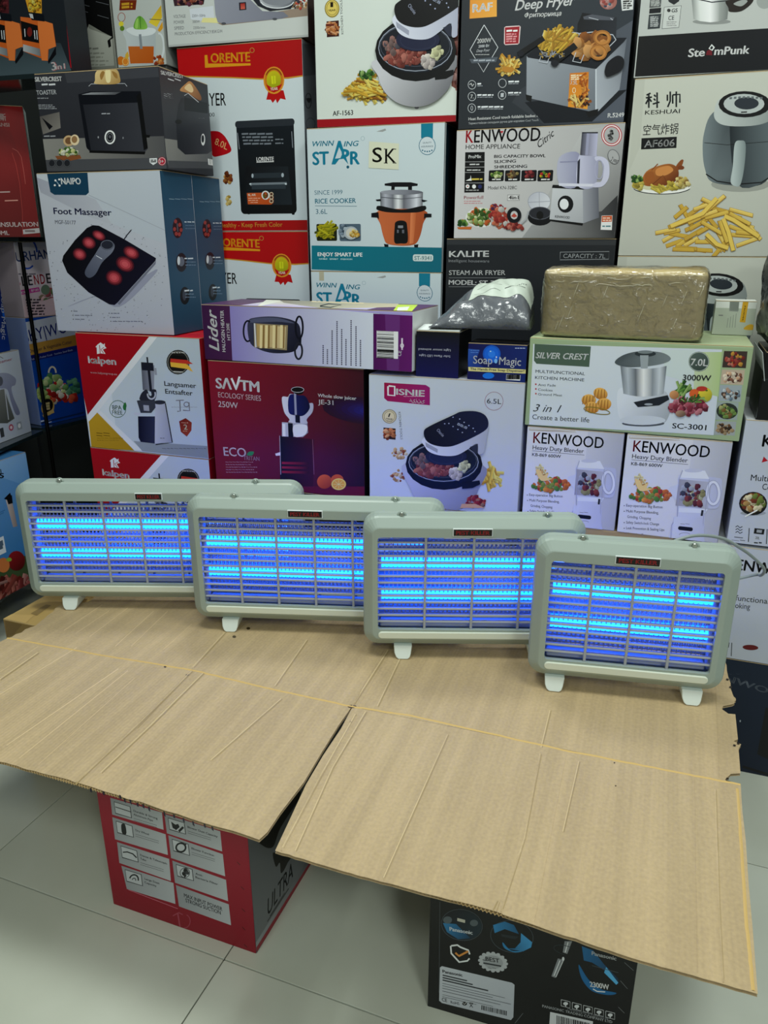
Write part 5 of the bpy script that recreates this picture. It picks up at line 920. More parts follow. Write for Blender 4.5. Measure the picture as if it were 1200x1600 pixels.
# vegetable slicer box (top, cropped)
o, c, sd, tp = carton('slicer_box', 'white box with a grey slicing machine, on the red and white oven box', (-.612, 2.497), -16, .425, .3, 1.766, 2.06, '#b9bcb9', '#4a3f3a')
c.view(240, 0, 4.286); c.fill('#b9bdb9'); c.fill('#a6a9a6', None, (0, 0, 1, .02)); c.P([(128, -20), (345, -20), (335, 30), (140, 42)], '#3a2a30'); c.H(240, 8, 90, 26, 40, 26, ['#6a3a4a', '#8e4a3a', '#2a1a24', '#a3705a'], 3)
c.P([(350, 120), (470, 140), (1050, 40), (1050, 105), (460, 170)], '#8a7a6c'); c.H(980, 25, 60, 34, 40, 20, ['#8a6a4a', '#c9a67a', '#3a3a44', '#b54a3a'], 5); c.P([(240, 60), (400, 40), (410, 150), (250, 130)], '#c5cad0'); c.P([(330, 120), (430, 120), (440, 155), (320, 150)], '#d5cf8e')
c.P([(405, -10), (640, -10), (730, 75), (870, 80), (905, 110), (860, 125), (480, 162), (430, 150), (415, 100)], '#8a8c98', ('#6e707c', (420, 0), (860, 150))); c.P([(660, -10), (960, -10), (920, 60), (780, 75), (700, 40)], '#26282e'); c.E(830, 0, 120, 60, '#a5a8ae', ('#5a5d64', (730, 0), (930, 0))); c.E(830, -8, 104, 46, '#7a7d84'); c.O(830, 5, 110, 50, 6, '#cfd2d6', a0=10, a1=170)
c.R(572, 18, 622, 66, '#22232a'); c.R(582, 24, 614, 60, '#8e2a26', ('#c05a4a', 'v')); c.E(470, 158, 16, 8, '#4a4c52'); c.E(812, 128, 16, 8, '#4a4c52')
for i, (t, x1) in enumerate((('VOLTAGE', 215), ('POWER', 205), ('SPEED', 205))): c.T(t, 134 + i * 3, 122 + i * 39, x1, 21, '#5a5c60', .0, y1=118 + i * 39)
for i, (t, x1) in enumerate((('220V~50Hz', 348), ('300W', 310), ('2200r/min', 346))): c.T(t, 258 + i * 4, 115 + i * 40, x1, 17, '#5a5c60', .0, y1=112 + i * 40)
c.T('PRODUCTION EFFICIENCY:85KG/H', 143, 238, 460, 20, '#55575b', .0, y1=218)
c.bake(o)

# citrus juicer box
o, c, sd, tp = carton('citrus_juicer_box', 'narrow white citrus juicer box with a green cone', (-.772, 2.537), -17, .158, .2, 1.722, 2.0, '#adb1ac', '#8f938e')
c.view(0, 0, 4); c.fill('#adb2ad'); c.P([(750, 0), (855, 0), (848, 62), (746, 66)], '#6a2a18'); c.D(760, 20, 835, 2, 20, 10, '#b58a2a', ragged=.1); c.O(760, 108, 22, 28, 5, '#9a6a60'); c.E(758, 150, 16, 16, '#cfc23a'); c.E(764, 178, 14, 16, '#5a7a2a')
c.P([(930, 140), (1030, 0), (1040, 60), (980, 170)], '#d3bc3a', ('#b58a24', (940, 120), (1030, 20))); c.L([(935, 120), (1020, 125)], 4, '#4a4a44'); c.P([(985, 190), (1040, 90), (1050, 140), (1000, 200)], '#c9902a')
c.S([(770, 205), (800, 180), (960, 180), (965, 380), (930, 400), (820, 400), (795, 360), (790, 260)], '#b9c0c0', ('#a3abac', (790, 0), (960, 0))); c.P([(802, 290), (962, 290), (960, 395), (815, 398)], '#b8622a', ('#a8501c', (800, 290), (960, 400))); c.S([(790, 190), (830, 170), (950, 175), (975, 195), (940, 220), (850, 225)], '#cdd3d3'); c.R(868, 215, 892, 305, '#7d8488'); c.S([(836, 175), (850, 120), (875, 100), (905, 125), (922, 175), (880, 185)], '#4f8a30', ('#7fb04a', (840, 100), (915, 180))); c.L([(876, 104), (880, 178)], 4, '#3a6a22'); c.S([(850, 130), (865, 115), (862, 175), (845, 172)], '#8fbe5a')
c.O(995, 290, 30, 80, 12, '#c5cbcb', a0=-100, a1=110); c.E(755, 380, 24, 28, '#c06a24'); c.E(785, 385, 24, 28, '#cc7a2c'); c.O(785, 385, 18, 22, 4, '#e6b870'); c.P([(785, 340), (800, 320), (808, 350), (800, 372), (782, 365)], '#c9a03a'); c.H(985, 385, 40, 30, 20, 22, ['#a85a2a', '#8e3a20', '#c98a4a'], 4)
c.bake(o)
# pale box with black silhouette
o, c, sd, tp = carton('fan_box', 'pale box with a ragged black picture, in the row above the toaster box', (-.925, 2.588), -17, .152, .2, 1.722, 2.0, '#9a9c92', '#84867c')
c.view(0, 0, 4); c.fill('#8f9187', ('#6d6f66', 'v')); c.P([(425, 30), (470, 60), (560, 180), (700, 230), (715, 410), (455, 425)], '#a9aba0', ('#8d8f85', (450, 100), (700, 400)))
c.P([(400, -40), (720, -40), (720, 230), (690, 250), (695, 290), (680, 300), (672, 255), (700, 230), (640, 200), (556, 150), (545, 185), (535, 178), (520, 190), (515, 228), (498, 225), (490, 170), (500, 140), (475, 120), (465, 60)], '#0c0d0e')
for a, b in (((490, 20), (560, 40)), ((600, 10), (680, 30)), ((500, 60), (550, 78)), ((610, 95), (680, 115))): c.L([a, b], 3, '#5d6064')
c.D(486, 300, 640, 1, 0, 8, '#6a6c64', dx=0); c.D(486, 330, 690, 4, 24, 7, '#77796f')
c.bake(o)
# ------------------------------------------------------------------ opened carton used as a table top
ZT = .400
mc = bpy.data.materials.new('kraft_board'); nt, b = nodes(mc)
tc = nt.nodes.new('ShaderNodeTexCoord'); mp = nt.nodes.new('ShaderNodeMapping'); mp.inputs['Rotation'].default_value = (0, 0, rad(19.5))
nt.links.new(tc.outputs['Object'], mp.inputs[0])
wv = nt.nodes.new('ShaderNodeTexWave'); wv.wave_type = 'BANDS'; wv.bands_direction = 'X'; wv.inputs['Scale'].default_value = 44; wv.inputs['Distortion'].default_value = .5; wv.inputs['Detail'].default_value = 1
nt.links.new(mp.outputs[0], wv.inputs[0])
m2 = nt.nodes.new('ShaderNodeMapping'); m2.inputs['Scale'].default_value = (26, .8, 1); nt.links.new(mp.outputs[0], m2.inputs[0])
st = nt.nodes.new('ShaderNodeTexNoise'); st.inputs['Scale'].default_value = 1.2; st.inputs['Detail'].default_value = 5; nt.links.new(m2.outputs[0], st.inputs[0])
n1 = nt.nodes.new('ShaderNodeTexNoise'); n1.inputs['Scale'].default_value = 160; n1.inputs['Detail'].default_value = 6; nt.links.new(tc.outputs['Object'], n1.inputs[0])
n2 = nt.nodes.new('ShaderNodeTexNoise'); n2.inputs['Scale'].default_value = 3; n2.inputs['Detail'].default_value = 3; nt.links.new(tc.outputs['Object'], n2.inputs[0])
def cmix(fac_out, f0, f1, c1, c2):
    r = nt.nodes.new('ShaderNodeValToRGB'); r.color_ramp.elements[0].position = f0; r.color_ramp.elements[1].position = f1
    r.color_ramp.elements[0].color = c1; r.color_ramp.elements[1].color = c2; nt.links.new(fac_out, r.inputs[0]); return r.outputs[0]
base = cmix(n1.outputs[0], .3, .7, lin('#a38f6e'), lin('#ae9975'))
s2 = cmix(st.outputs[0], .42, .62, (.90, .90, .90, 1), (1.03, 1.03, 1.03, 1)); s3 = cmix(wv.outputs[0], 0, 1, (.975, .975, .975, 1), (1, 1, 1, 1)); s4 = cmix(n2.outputs[0], .35, .65, (.95, .94, .93, 1), (1.02, 1.02, 1.02, 1))
cur = base
for s_ in (s2, s3, s4):
    mx = nt.nodes.new('ShaderNodeMix'); mx.data_type = 'RGBA'; mx.blend_type = 'MULTIPLY'; mx.inputs[0].default_value = 1
    nt.links.new(cur, mx.inputs[6]); nt.links.new(s_, mx.inputs[7]); cur = mx.outputs[2]
nt.links.new(cur, b.inputs['Base Color']); b.inputs['Roughness'].default_value = .62; b.inputs['Specular IOR Level'].default_value = .3
bp = nt.nodes.new('ShaderNodeBump'); bp.inputs['Strength'].default_value = .2; bp.inputs['Distance'].default_value = .0008
nt.links.new(wv.outputs[0], bp.inputs['Height']); nt.links.new(bp.outputs[0], b.inputs['Normal'])
M_KR = mc; M_EDGE = mat('board_edge', '#8d7852', .8, bump=(300, .5, .001)); M_RIDGE = mat('worn_board_crease', '#b99b5e', .7, bump=(200, .6, .001))
tb = link('opened_carton', None, None, None, (0, 1.3, ZT - .0055)); tag(tb, 'large opened-out brown carton laid flat as a table top under the four lamps', 'cardboard')
def loc(p): return (p.x - 0, p.y - 1.3, p.z - (ZT - .0055))
def panel(name, pts, rim=None):
    """two paper liners with the hollow between them"""
    bm = bmesh.new()
    for z0, z1 in ((-.0009, 0), (-.0052, -.0043)):
        vs = [bm.verts.new(loc(Vector((p[0], p[1], ZT + z1)))) for p in pts]; f = bm.faces.new(vs); f.normal_update()
        if f.normal.z < 0: f.normal_flip()
        r = bmesh.ops.extrude_face_region(bm, geom=[f]); bmesh.ops.translate(bm, vec=(0, 0, z0 - z1), verts=[v for v in r['geom'] if isinstance(v, bmesh.types.BMVert)])
    bmesh.ops.recalc_face_normals(bm, faces=bm.faces); bmesh.ops.triangulate(bm, faces=[f for f in bm.faces if len(f.verts) > 4])
    o = link(name, bm_mesh(name, bm, M_KR), None, tb)
    return o
def fluting(A, B, parent, inward, pitch=.0055):
    A, B = Vector((*A, 0)), Vector((*B, 0)); n = int((B - A).length / pitch * 6); bm = bmesh.new(); pr = None
    for k in range(n + 1):
        p = A.lerp(B, k / n) + inward * .0045; z = ZT - .0026 + .0017 * math.sin(k / 6 * 2 * math.pi)
        v = [bm.verts.new(loc(Vector((p.x, p.y, z)))), bm.verts.new(loc(Vector((p.x, p.y, z)) + inward * .018))]
        if pr: bm.faces.new((pr[0], v[0], v[1], pr[1]))
        pr = v
    o = link('fluting', bm_mesh('fluting', bm, M_EDGE), None, parent); o['kind'] = 'stuff'; return o
h = lambda x, y: (hz(x, y, ZT).x, hz(x, y, ZT).y)
rj = random.Random(3)
def jag(pts, amp, n):
    out = []
    for a, b_ in zip(pts, pts[1:]):
        for k in range(n): t = k / n; out.append((a[0] + (b_[0] - a[0]) * t + rj.uniform(-amp, amp) * (k > 0), a[1] + (b_[1] - a[1]) * t + rj.uniform(-amp, amp) * (k > 0)))
    return out + [pts[-1]]
FL, FM, FR = h(12, 997), h(550, 1104), h(1157, 1226)
lf = [FL, (-1.02, 1.235)] + jag([(-1.02, 1.235), h(0, 1190), h(125, 1224), h(405, 1312)], .0012, 14)[1:] + [h(418, 1300), h(438, 1270), h(475, 1222), h(505, 1172), h(530, 1132), FM]
main = [FL] + jag([FL, h(55, 978), h(92, 946), h(140, 939), (-.70, 1.95)], .004, 6)[1:] + [(-.66, 2.06), (.76, 1.56)] + jag([(.76, 1.56), h(1132, 1030), h(1138, 1058), h(1145, 1085), h(1150, 1094), h(1145, 1100)], .002, 3)[1:] + [h(1130, 1103), h(1128, 1108), h(1138, 1115), h(1149, 1116), h(1153, 1155)] + [h(1146, 1158), h(1158, 1163), h(1154, 1170), h(1157, 1208), h(1142, 1209), h(1133, 1218), h(1140, 1224), FR, FM]
def dedupe(p):
    out = []
    for q in p:
        if not out or math.hypot(q[0] - out[-1][0], q[1] - out[-1][1]) > .0008: out.append(q)
    return out
rfp = [(FM[0] + .001, FM[1] - .001), h(533, 1138), h(505, 1180), h(478, 1226), h(452, 1282), h(430, 1329)] + jag([h(430, 1329), h(560, 1368), h(775, 1424), h(785, 1428), h(985, 1496), h(1184, 1553)], .0008, 12)[1:] + [h(1176, 1450), h(1170, 1385), h(1165, 1310), h(1160, 1268), (FR[0], FR[1] - .001)]
mp_ = panel('main_panel', dedupe(main)); f1_ = panel('front_flap', dedupe(lf)); f2_ = panel('front_flap', dedupe(rfp))
inw = Vector((math.sin(rad(20)), math.cos(rad(20)), 0))
fluting((-1.02, 1.235), h(405, 1312), f1_, inw); fluting(h(430, 1329), h(1184, 1553), f2_, inw)
# fold and creases as raised paper ridges
def ridge(name, pts, r, m=M_RIDGE, amp=.001, parent=tb, n=10):
    P = []
    for a, b_ in zip(pts, pts[1:]):
        for k in range(n): t = k / n; P.append(Vector((a[0] + (b_[0] - a[0]) * t + rj.uniform(-amp, amp), a[1] + (b_[1] - a[1]) * t + rj.uniform(-amp, amp), ZT + .0001)))
    P.append(Vector((*pts[-1], ZT + .0001))); bm = bmesh.new()
    prev = None
    for i, p in enumerate(P):
        t = (P[min(i + 1, len(P) - 1)] - P[max(0, i - 1)]).normalized(); s_ = Vector((-t.y, t.x, 0)) * r
        v = [bm.verts.new(loc(p + s_)), bm.verts.new(loc(p + Vector((0, 0, r * .45)))), bm.verts.new(loc(p - s_))]
        if prev:
            for a in (0, 1): bm.faces.new((prev[a], v[a], v[a + 1], prev[a + 1]))
        prev = v
    bmesh.ops.recalc_face_normals(bm, faces=bm.faces)
    return link(name, bm_mesh(name, bm, m), None, parent)
ridge('fold_line', [FL, h(150, 1022), h(300, 1047), h(430, 1078), FM, h(640, 1118), h(880, 1172), h(1040, 1203), FR], .0026)
ridge('crease', [h(300, 1047), h(215, 1132), h(120, 1222)], .0016, M_KR, .0006); ridge('crease', [h(318, 1050), h(236, 1130), h(150, 1212)], .0012, M_KR, .0004)
ridge('crease', [h(300, 1046), h(372, 965)], .0014, M_KR, .0006); ridge('crease', [FM, h(600, 1018)], .0016, M_KR, .0006); ridge('crease', [h(560, 1104), h(612, 1018)], .0012, M_KR, .0006)
ridge('crease', [h(1118, 1232), h(1124, 1420), h(1130, 1535)], .0014, M_KR, .0003); ridge('crease', [h(1152, 1232), h(1166, 1440), h(1177, 1548)], .0022, M_RIDGE, .0003); ridge('crease', [h(556, 1120), h(500, 1215), h(440, 1330)], .0016, M_KR, .0003); ridge('crease', [h(845, 1175), h(820, 1310), h(783, 1425)], .0013, M_KR, .0003); ridge('crease', [h(1118, 1060), h(1124, 1215)], .0012, M_KR, .0004)
for (a, b_) in (((885, 1180), (835, 1440)), ((1085, 1215), (1090, 1520)), ((700, 1145), (600, 1375)), ((440, 1090), (330, 1190))): ridge('crease', [h(*a), h(*b_)], .0007, M_KR, .0002)
# scuffs and marks on the paper, plus painted crease shading
cv = Canvas((-1.1, .5, ZT), (1, 0, 0), (0, 1, 0), 2.2, 1.7, lift=.0003); cv.view(0, 0, 1)
for (x0, y0, x1, y1, w_) in ((0, 1085, 120, 1012, 1.6), (10, 1165, 185, 1045, 1.8), (30, 1185, 200, 1048, 1.4), (100, 985, 160, 945, 1.2), (118, 990, 170, 955, 1), (140, 995, 200, 950, 1.2), (180, 1010, 240, 955, 1.2), (205, 1010, 262, 955, 1), (0, 1050, 60, 1010, 1), (60, 1195, 210, 1060, .9), (255, 1015, 300, 975, .8)):
    cv.L([(x0, y0), (x1, y1)], w_ * .7, '#c0ab84')
for (x0, y0, x1, y1, w_) in ((118, 1226, 132, 1212, 3), (770, 1424, 778, 1408, 2), (776, 1424, 781, 1410, 1), (300, 1050, 215, 1138, 1.2)):
    cv.L([(x0, y0), (x1, y1)], w_, '#8d7a54')
for (x, y, rx, ry) in ((258, 1042, 2, 1.4), (366, 995, 3, 2), (388, 982, 3, 2), (550, 1104, 7, 2.5), (960, 1192, 1.4, 1), (962, 1228, 1.4, 1), (548, 1128, 1.5, 1.2), (293, 1055, 3, 1.5)): cv.E(x, y, rx, ry, '#3f3420')
for k, (x, y) in enumerate(((186, 1242), (193, 1247), (202, 1249), (213, 1254), (222, 1256), (231, 1260), (160, 1236), (140, 1231), (255, 1268), (270, 1272), (285, 1278), (300, 1283), (318, 1287), (330, 1291))):
    cv.P([(x, y), (x + 3, y + 1), (x + 4, y + 7 + (k % 3)), (x + 1, y + 6)], '#1d1b18')
for (x, y) in ((1135, 1060), (1140, 1072), (1146, 1163), (1152, 1160), (1135, 1215)): cv.P([(x, y), (x + 4, y + 1), (x + 3, y + 4), (x - 1, y + 3)], '#2a241c')
for pts in ([(607, 1016), (552, 1102)], [(300, 1049), (218, 1130), (123, 1220)], [(318, 1052), (238, 1132), (158, 1208)], [(372, 966), (302, 1043)], [(556, 1116), (502, 1212), (442, 1325)], [(572, 1112), (520, 1200), (462, 1330)], [(1118, 1234), (1124, 1420), (1130, 1530)], [(845, 1178), (820, 1310), (785, 1420)], [(700, 1148), (600, 1372)], [(440, 1092), (330, 1188)], [(630, 1020), (590, 1104)], [(860, 1110), (846, 1168)], [(1152, 1236), (1166, 1440), (1176, 1546)], [(905, 1190), (880, 1300)], [(480, 1000), (430, 1072)], [(60, 1020), (0, 1062)]):
    cv.L([(x + 1.2, y + .6) for x, y in pts], 1.3, '#8f7c58'); cv.L([(x - .8, y - .4) for x, y in pts], 1.1, '#bfab84')  # dark and light line side by side: shaded and lit crease flanks, painted
tb.matrix_basis = Matrix.Translation(tb.location); cv.bake(tb, 'scuffs_and_crease_shading')['kind'] = 'stuff'

# ------------------------------------------------------------------ boxes that carry it
o, c, sd, tp = carton('vacuum_cleaner_carton', 'crimson box with eight silver feature panels on the floor, under the left flap', (-.540, 1.185), -20.6, .3235, .42, 0, .394, '#84142a', '#5a5d60', '#84142a', cat='box')
c.view(130, 1200, 3.243); c.fill('#86152b', ('#7a1025', 'v'))
PX = [((138, 150), (400, 225), (408, 312), (148, 235), 0), ((148, 248), (418, 335), (430, 440), (162, 360), 0), ((172, 374), (436, 460), (445, 572), (184, 480), 0), ((194, 494), (458, 582), (468, 688), (222, 612), 0),
      ((412, 232), (695, 320), (705, 422), (425, 330), 0), ((432, 340), (708, 436), (720, 548), (446, 455), 0), ((452, 468), (724, 566), (735, 674), (466, 580), 0), ((470, 592), (738, 690), (750, 796), (486, 700), 0)]
for i, (a, b_, d_, e_, _) in enumerate(PX):
    c.P([a, b_, d_, e_], '#7d8083', ('#a3a6a8', a, d_))
    if i == 7: continue
    x, y = a; sx = x + 18; sy = y + 18
    c.P([(sx, sy), (sx + 84, sy + 26), (sx + 92, sy + 86), (sx + 8, sy + 62)], '#2d2f31'); c.P([(sx + 3, sy + 4), (sx + 81, sy + 28), (sx + 88, sy + 82), (sx + 10, sy + 58)], '#a8abad')
    tx = sx + 100; ty = sy + 52
    words = [('Durable & Strong', 'Aluminum Pipe'), ('Dry Wheel',), ('Dense & Telescopic', 'Tube'), ('Large Dust', 'Capacity'), ('Blower Dust Capacity',), ('Blower Function',), ('Anti-', 'Bacteria Filter')][i]
    for k, wd in enumerate(words): c.T(wd, tx, ty + k * 18, tx + len(wd) * 7.6, 9, '#2b2c2e', .02, y1=ty + k * 18 + len(wd) * 2.5)
    if i not in (3, 6):
        for q in range(2): c.L([(tx, ty + 16 + q * 10 + (18 if len(words) > 1 else 0)), (tx + 118, ty + 52 + q * 10 + (18 if len(words) > 1 else 0))], 2.2, '#5a5c5e')
    mx_, my_ = sx + 46, sy + 44
    if i == 0: c.L([(sx + 8, sy + 28), (sx + 88, sy + 54)], 4, '#1b1c1e')
    elif i == 1: c.S([(mx_ - 18, my_ - 24), (mx_, my_ - 26), (mx_ + 8, my_ + 10), (mx_ + 4, my_ + 26), (mx_ - 14, my_ + 18)], '#1b1c1e')
    elif i == 2: c.L([(sx + 12, sy + 34), (sx + 34, sy + 32), (sx + 62, sy + 42), (sx + 82, sy + 62)], 6, '#1b1c1e')
    elif i == 3: c.O(mx_, my_ + 8, 22, 24, 7, '#1b1c1e', a0=180, a1=360, rot=15); c.O(mx_, my_ + 12, 9, 11, 4, '#1b1c1e', a0=180, a1=360, rot=15)
    elif i == 4: c.P([(mx_ - 30, my_ - 24), (mx_ - 8, my_ - 8), (mx_ + 6, my_ - 12), (mx_ + 14, my_ + 4), (mx_ - 4, my_ + 20), (mx_ - 22, my_ + 8)], '#1b1c1e'); c.L([(mx_ + 10, my_ + 26), (mx_ + 32, my_ + 4)], 12, '#1b1c1e')
    elif i == 5: c.O(mx_, my_, 24, 22, 9, '#1b1c1e'); c.L([(mx_, my_ - 20), (mx_ + 28, my_ - 16)], 5, '#1b1c1e')
    else: c.O(mx_, my_, 24, 24, 3, '#1b1c1e'); c.H(mx_, my_, 16, 16, 14, 14, ['#1b1c1e', '#3a3b3d'], 3)
c.T('MAX INPUT POWER', 512, 652, 706, 17, '#1b1c1e', .015, y1=724); c.T('STRONG SUCTION', 520, 678, 698, 17, '#1b1c1e', .015, y1=742)
c.L([(230, 616), (480, 712)], 3, '#b0606e'); c.L([(480, 735), (492, 810)], 7, '#94404e'); c.L([(455, 748), (485, 732), (505, 742)], 5, '#94404e'); c.O(515, 775, 28, 34, 4, '#94404e', a0=-70, a1=100)
for (x, y) in ((780, 475), (800, 600), (805, 712), (806, 805), (815, 892)): c.L([(x, y), (x + 16, y + 16)], 3, '#3a0a14')
c.bake(o)
sd.view(130, 1200, 3.243); sd.fill('#4e5154', ('#6a6d70', 'v')); sd.P([(858, 950), (1160, 470), (1150, 440), (862, 905)], '#8e9296', ('#55585b', (860, 930), (1150, 450))); sd.P([(858, 965), (1175, 470), (1160, 455), (862, 932)], '#84142a')
sd.T('ULTRA', 935, 748, 1062, 46, '#1d1e20', .01, .2, y1=548); sd.L([(932, 778), (1040, 610)], 4, '#2b2c2e'); sd.L([(945, 750), (1020, 632)], 3, '#2b2c2e')
sd.S([(960, 430), (1000, 440), (1050, 450), (1035, 480), (1015, 520), (1000, 530), (995, 480), (975, 500)], '#0e0f10'); sd.S([(900, 340), (1080, 130), (1090, 160), (1000, 300), (960, 400), (905, 390)], '#0e0f10')
sd.bake(o)
o, c, sd, tp = carton('kettle_carton', 'black box with blue pictures and a white data label, under the right flap', (.075, .968), -18, .325, .40, 0, .394, '#101214', '#16181a', '#101214', cat='box')
c.view(640, 1380, 3.158); c.fill('#101214', ('#17181b', 'h')); c.L([(150, 90), (145, 540)], 3, '#3a3d40')
c.O(258, 205, 102, 76, 3, '#3a4046', rot=10); c.E(258, 205, 98, 72, '#14191d', ('#1c2830', (170, 150), (330, 260)), rot=10); c.P([(165, 195), (230, 200), (300, 270), (240, 275), (185, 240)], '#2c6a94', ('#123248', (170, 200), (290, 270))); c.E(188, 180, 22, 18, '#4a5256'); c.E(318, 195, 20, 16, '#4a5256'); c.R(236, 170, 274, 195, '#a8a698'); c.T('Panasonic', 198, 232, 312, 17, '#d0d4d6', .03, y1=252)
c.O(505, 262, 106, 78, 3, '#3a4046', rot=10); c.E(505, 262, 102, 74, '#101418', rot=10); c.P([(412, 205), (470, 188), (515, 205), (540, 250), (470, 225), (420, 245)], '#2f74a4', ('#1a4a6c', (412, 200), (530, 240))); c.P([(550, 245), (605, 290), (600, 315), (560, 335), (470, 320), (520, 320), (548, 290)], '#3a80ae', ('#15405e', (560, 260), (480, 325))); c.P([(452, 248), (540, 262), (520, 275), (455, 262)], '#23282c'); c.S([(460, 290), (500, 330), (560, 332), (520, 340), (470, 320)], '#2a6a94')
c.L([(205, 308), (236, 304), (250, 314), (290, 330), (297, 350)], 8, '#c2c5c4'); c.L([(203, 308), (206, 345), (245, 388), (285, 382), (296, 370)], 8, '#c2c5c4'); c.L([(226, 342), (244, 358), (290, 334)], 10, '#b5783a')
c.E(412, 388, 66, 44, '#9a9d9f', rot=10); 
for k in range(16): c.E(412 + 64 * math.cos(k * .393), 388 + 43 * math.sin(k * .393) + 9 * math.cos(k * .393), 10, 8, '#9a9d9f')
c.E(412, 388, 50, 32, '#85888a', rot=10); c.T('BEST', 376, 380, 444, 19, '#15171a', .02, y1=392); c.L([(360, 376), (380, 380)], 3, '#333'); c.L([(364, 392), (452, 408)], 7, '#2b2d30'); c.D(385, 416, 435, 1, 0, 4, '#333')
c.P([(160, 408), (505, 490), (518, 500), (512, 660), (500, 674), (160, 590), (146, 578), (150, 415)], '#a9adb2', ('#9da1a8', (150, 420), (510, 650)))
c.T('Panasonic', 163, 440, 262, 14, '#17181b', .04, y1=460)
for k, (y, x1) in enumerate(((452, 284), (464, 312), (476, 388))): c.L([(163, y), (x1, y + (x1 - 163) * .235)], 6, '#2b2d30')
for k, (y, x1) in enumerate(((492, 470), (504, 410), (516, 500), (530, 448), (548, 412), (558, 330))): c.L([(162, y), (x1, y + (x1 - 162) * .235)], 2.5, '#5a5d61')
c.T('CE', 160, 580, 186, 16, '#17181b', .02, y1=586); c.T('RoHS', 204, 592, 246, 13, '#17181b', .01, y1=600); c.E(272, 593, 12, 9, '#17181b'); c.L([(265, 590), (271, 597), (282, 584)], 3, '#aaa'); c.L([(296, 590), (312, 612)], 3, '#222'); c.L([(312, 592), (297, 610)], 3, '#222'); c.L([(296, 588), (314, 592)], 4, '#222')
x = 355
while x < 482: w_ = c.rnd.uniform(2, 5); yy = 600 + (x - 355) * .235; c.P([(x, yy), (x + w_, yy + 1), (x + w_ - 1, yy + 24), (x - 1, yy + 23)], '#17181b'); x += w_ + c.rnd.uniform(2, 4)
c.P([(765, 285), (802, 285), (778, 348), (756, 340)], '#74777a'); c.L([(782, 290), (768, 340)], 4, '#c9cbcc'); c.P([(732, 370), (762, 378), (720, 466), (700, 458)], '#6e7174'); c.L([(742, 380), (712, 456)], 4, '#c0c2c4'); c.L([(758, 382), (722, 462)], 3, '#c0c2c4'); c.E(758, 372, 6, 10, '#b5b8ba'); c.O(770, 330, 60, 22, 3, '#2a3034', rot=15, a0=90, a1=290)
c.P([(850, 310), (905, 330), (960, 400), (1030, 470), (1030, 500), (980, 440), (900, 390), (860, 380)], '#1f5a86', ('#10283a', (850, 320), (1020, 480))); c.T('Panasonic', 898, 352, 1020, 17, '#b0b4b6', .03, y1=380); c.P([(970, 412), (1030, 490), (1020, 500), (960, 440)], '#4a94c0'); c.S([(835, 400), (850, 470), (900, 530), (980, 550), (1020, 540), (940, 520), (880, 470)], '#1c5480'); c.T('2300W', 890, 508, 985, 24, '#dfe1e2', .03, y1=524); c.L([(905, 520), (925, 532), (965, 535)], 5, '#b9bcbe'); c.L([(900, 405), (1030, 440)], 3, '#3a4248')
for k in range(5): x, y = 748 + k * 55, 573 + k * 14; c.L([(x, y), (x + 44, y + 11), (x + 44, y + 42), (x, y + 31), (x, y)], 2.5, '#a8aaac'); c.E(x + 22, y + 20, 12, 8, '#b5b7b9'); c.L([(x + 22, y + 20), (x + 22, y + 34)], 5, '#b5b7b9')
c.T('Manufactured & Imported by', 780, 622, 980, 11, '#8a8d90', .01, y1=672); c.T('PANASONIC TRADING COMPANY LTD', 655, 610, 1000, 12, '#a9acae', .02, y1=690)
c.P([(694, 633), (905, 680), (900, 760), (688, 715)], '#b5b7b9'); x = 725
while x < 890: w_ = c.rnd.uniform(3, 7); yy = 650 + (x - 725) * .23; c.P([(x, yy), (x + w_, yy + 1), (x + w_, yy + 80), (x, yy + 79)], '#17181b'); x += w_ + c.rnd.uniform(3, 5)
for (a, b_) in (((1040, 480), (1075, 520)), ((1060, 390), (1105, 430)), ((1030, 610), (1060, 640)), ((520, 690), (560, 640))): c.L([a, b_], 2.5, '#5a5d60')
c.bake(o)
o, c, sd, tp = carton('brown_carton', 'brown carton showing one corner under the table top at far left', (-.914, 1.650), -20, .34, .34, 0, .3935, '#7a6238', '#7a6238', '#a58a55', m=INK)
tp.view(0, 930, 7.5); tp.P([(30, 275), (130, 225), (400, 235), (300, 330)], '#b0935c'); tp.P([(360, 215), (540, 110), (600, 120), (430, 240)], '#7f6a42'); tp.bake(o, 'tone_patch')  # one lighter and one darker patch on the top
c.view(0, 930, 7.5); c.P([(60, 300), (260, 345), (160, 460), (80, 480)], '#6a5330'); c.bake(o, 'tone_patch')  # darker patch on the front

# ------------------------------------------------------------------ shrink-wrapped parcel
mw = bpy.data.materials.new('cling_film'); nt, b = nodes(mw); nt.nodes.remove(b); out = nt.nodes['Material Output']
tr = nt.nodes.new('ShaderNodeBsdfTransparent'); gl = nt.nodes.new('ShaderNodeBsdfGlossy'); gl.inputs['Roughness'].default_value = .12; df = nt.nodes.new('ShaderNodeBsdfDiffuse'); df.inputs[0].default_value = (.75, .75, .62, 1)
tc = nt.nodes.new('ShaderNodeTexCoord'); mp = nt.nodes.new('ShaderNodeMapping'); mp.inputs['Scale'].default_value = (1, 1, 1); nt.links.new(tc.outputs['Object'], mp.inputs[0])
n1 = nt.nodes.new('ShaderNodeTexNoise'); n1.inputs['Scale'].default_value = 34; n1.inputs['Detail'].default_value = 4; n1.inputs['Distortion'].default_value = 1.6; nt.links.new(mp.outputs[0], n1.inputs[0])
bp = nt.nodes.new('ShaderNodeBump'); bp.inputs['Strength'].default_value = .9; bp.inputs['Distance'].default_value = .005; nt.links.new(n1.outputs[0], bp.inputs['Height']); nt.links.new(bp.outputs[0], gl.inputs['Normal'])
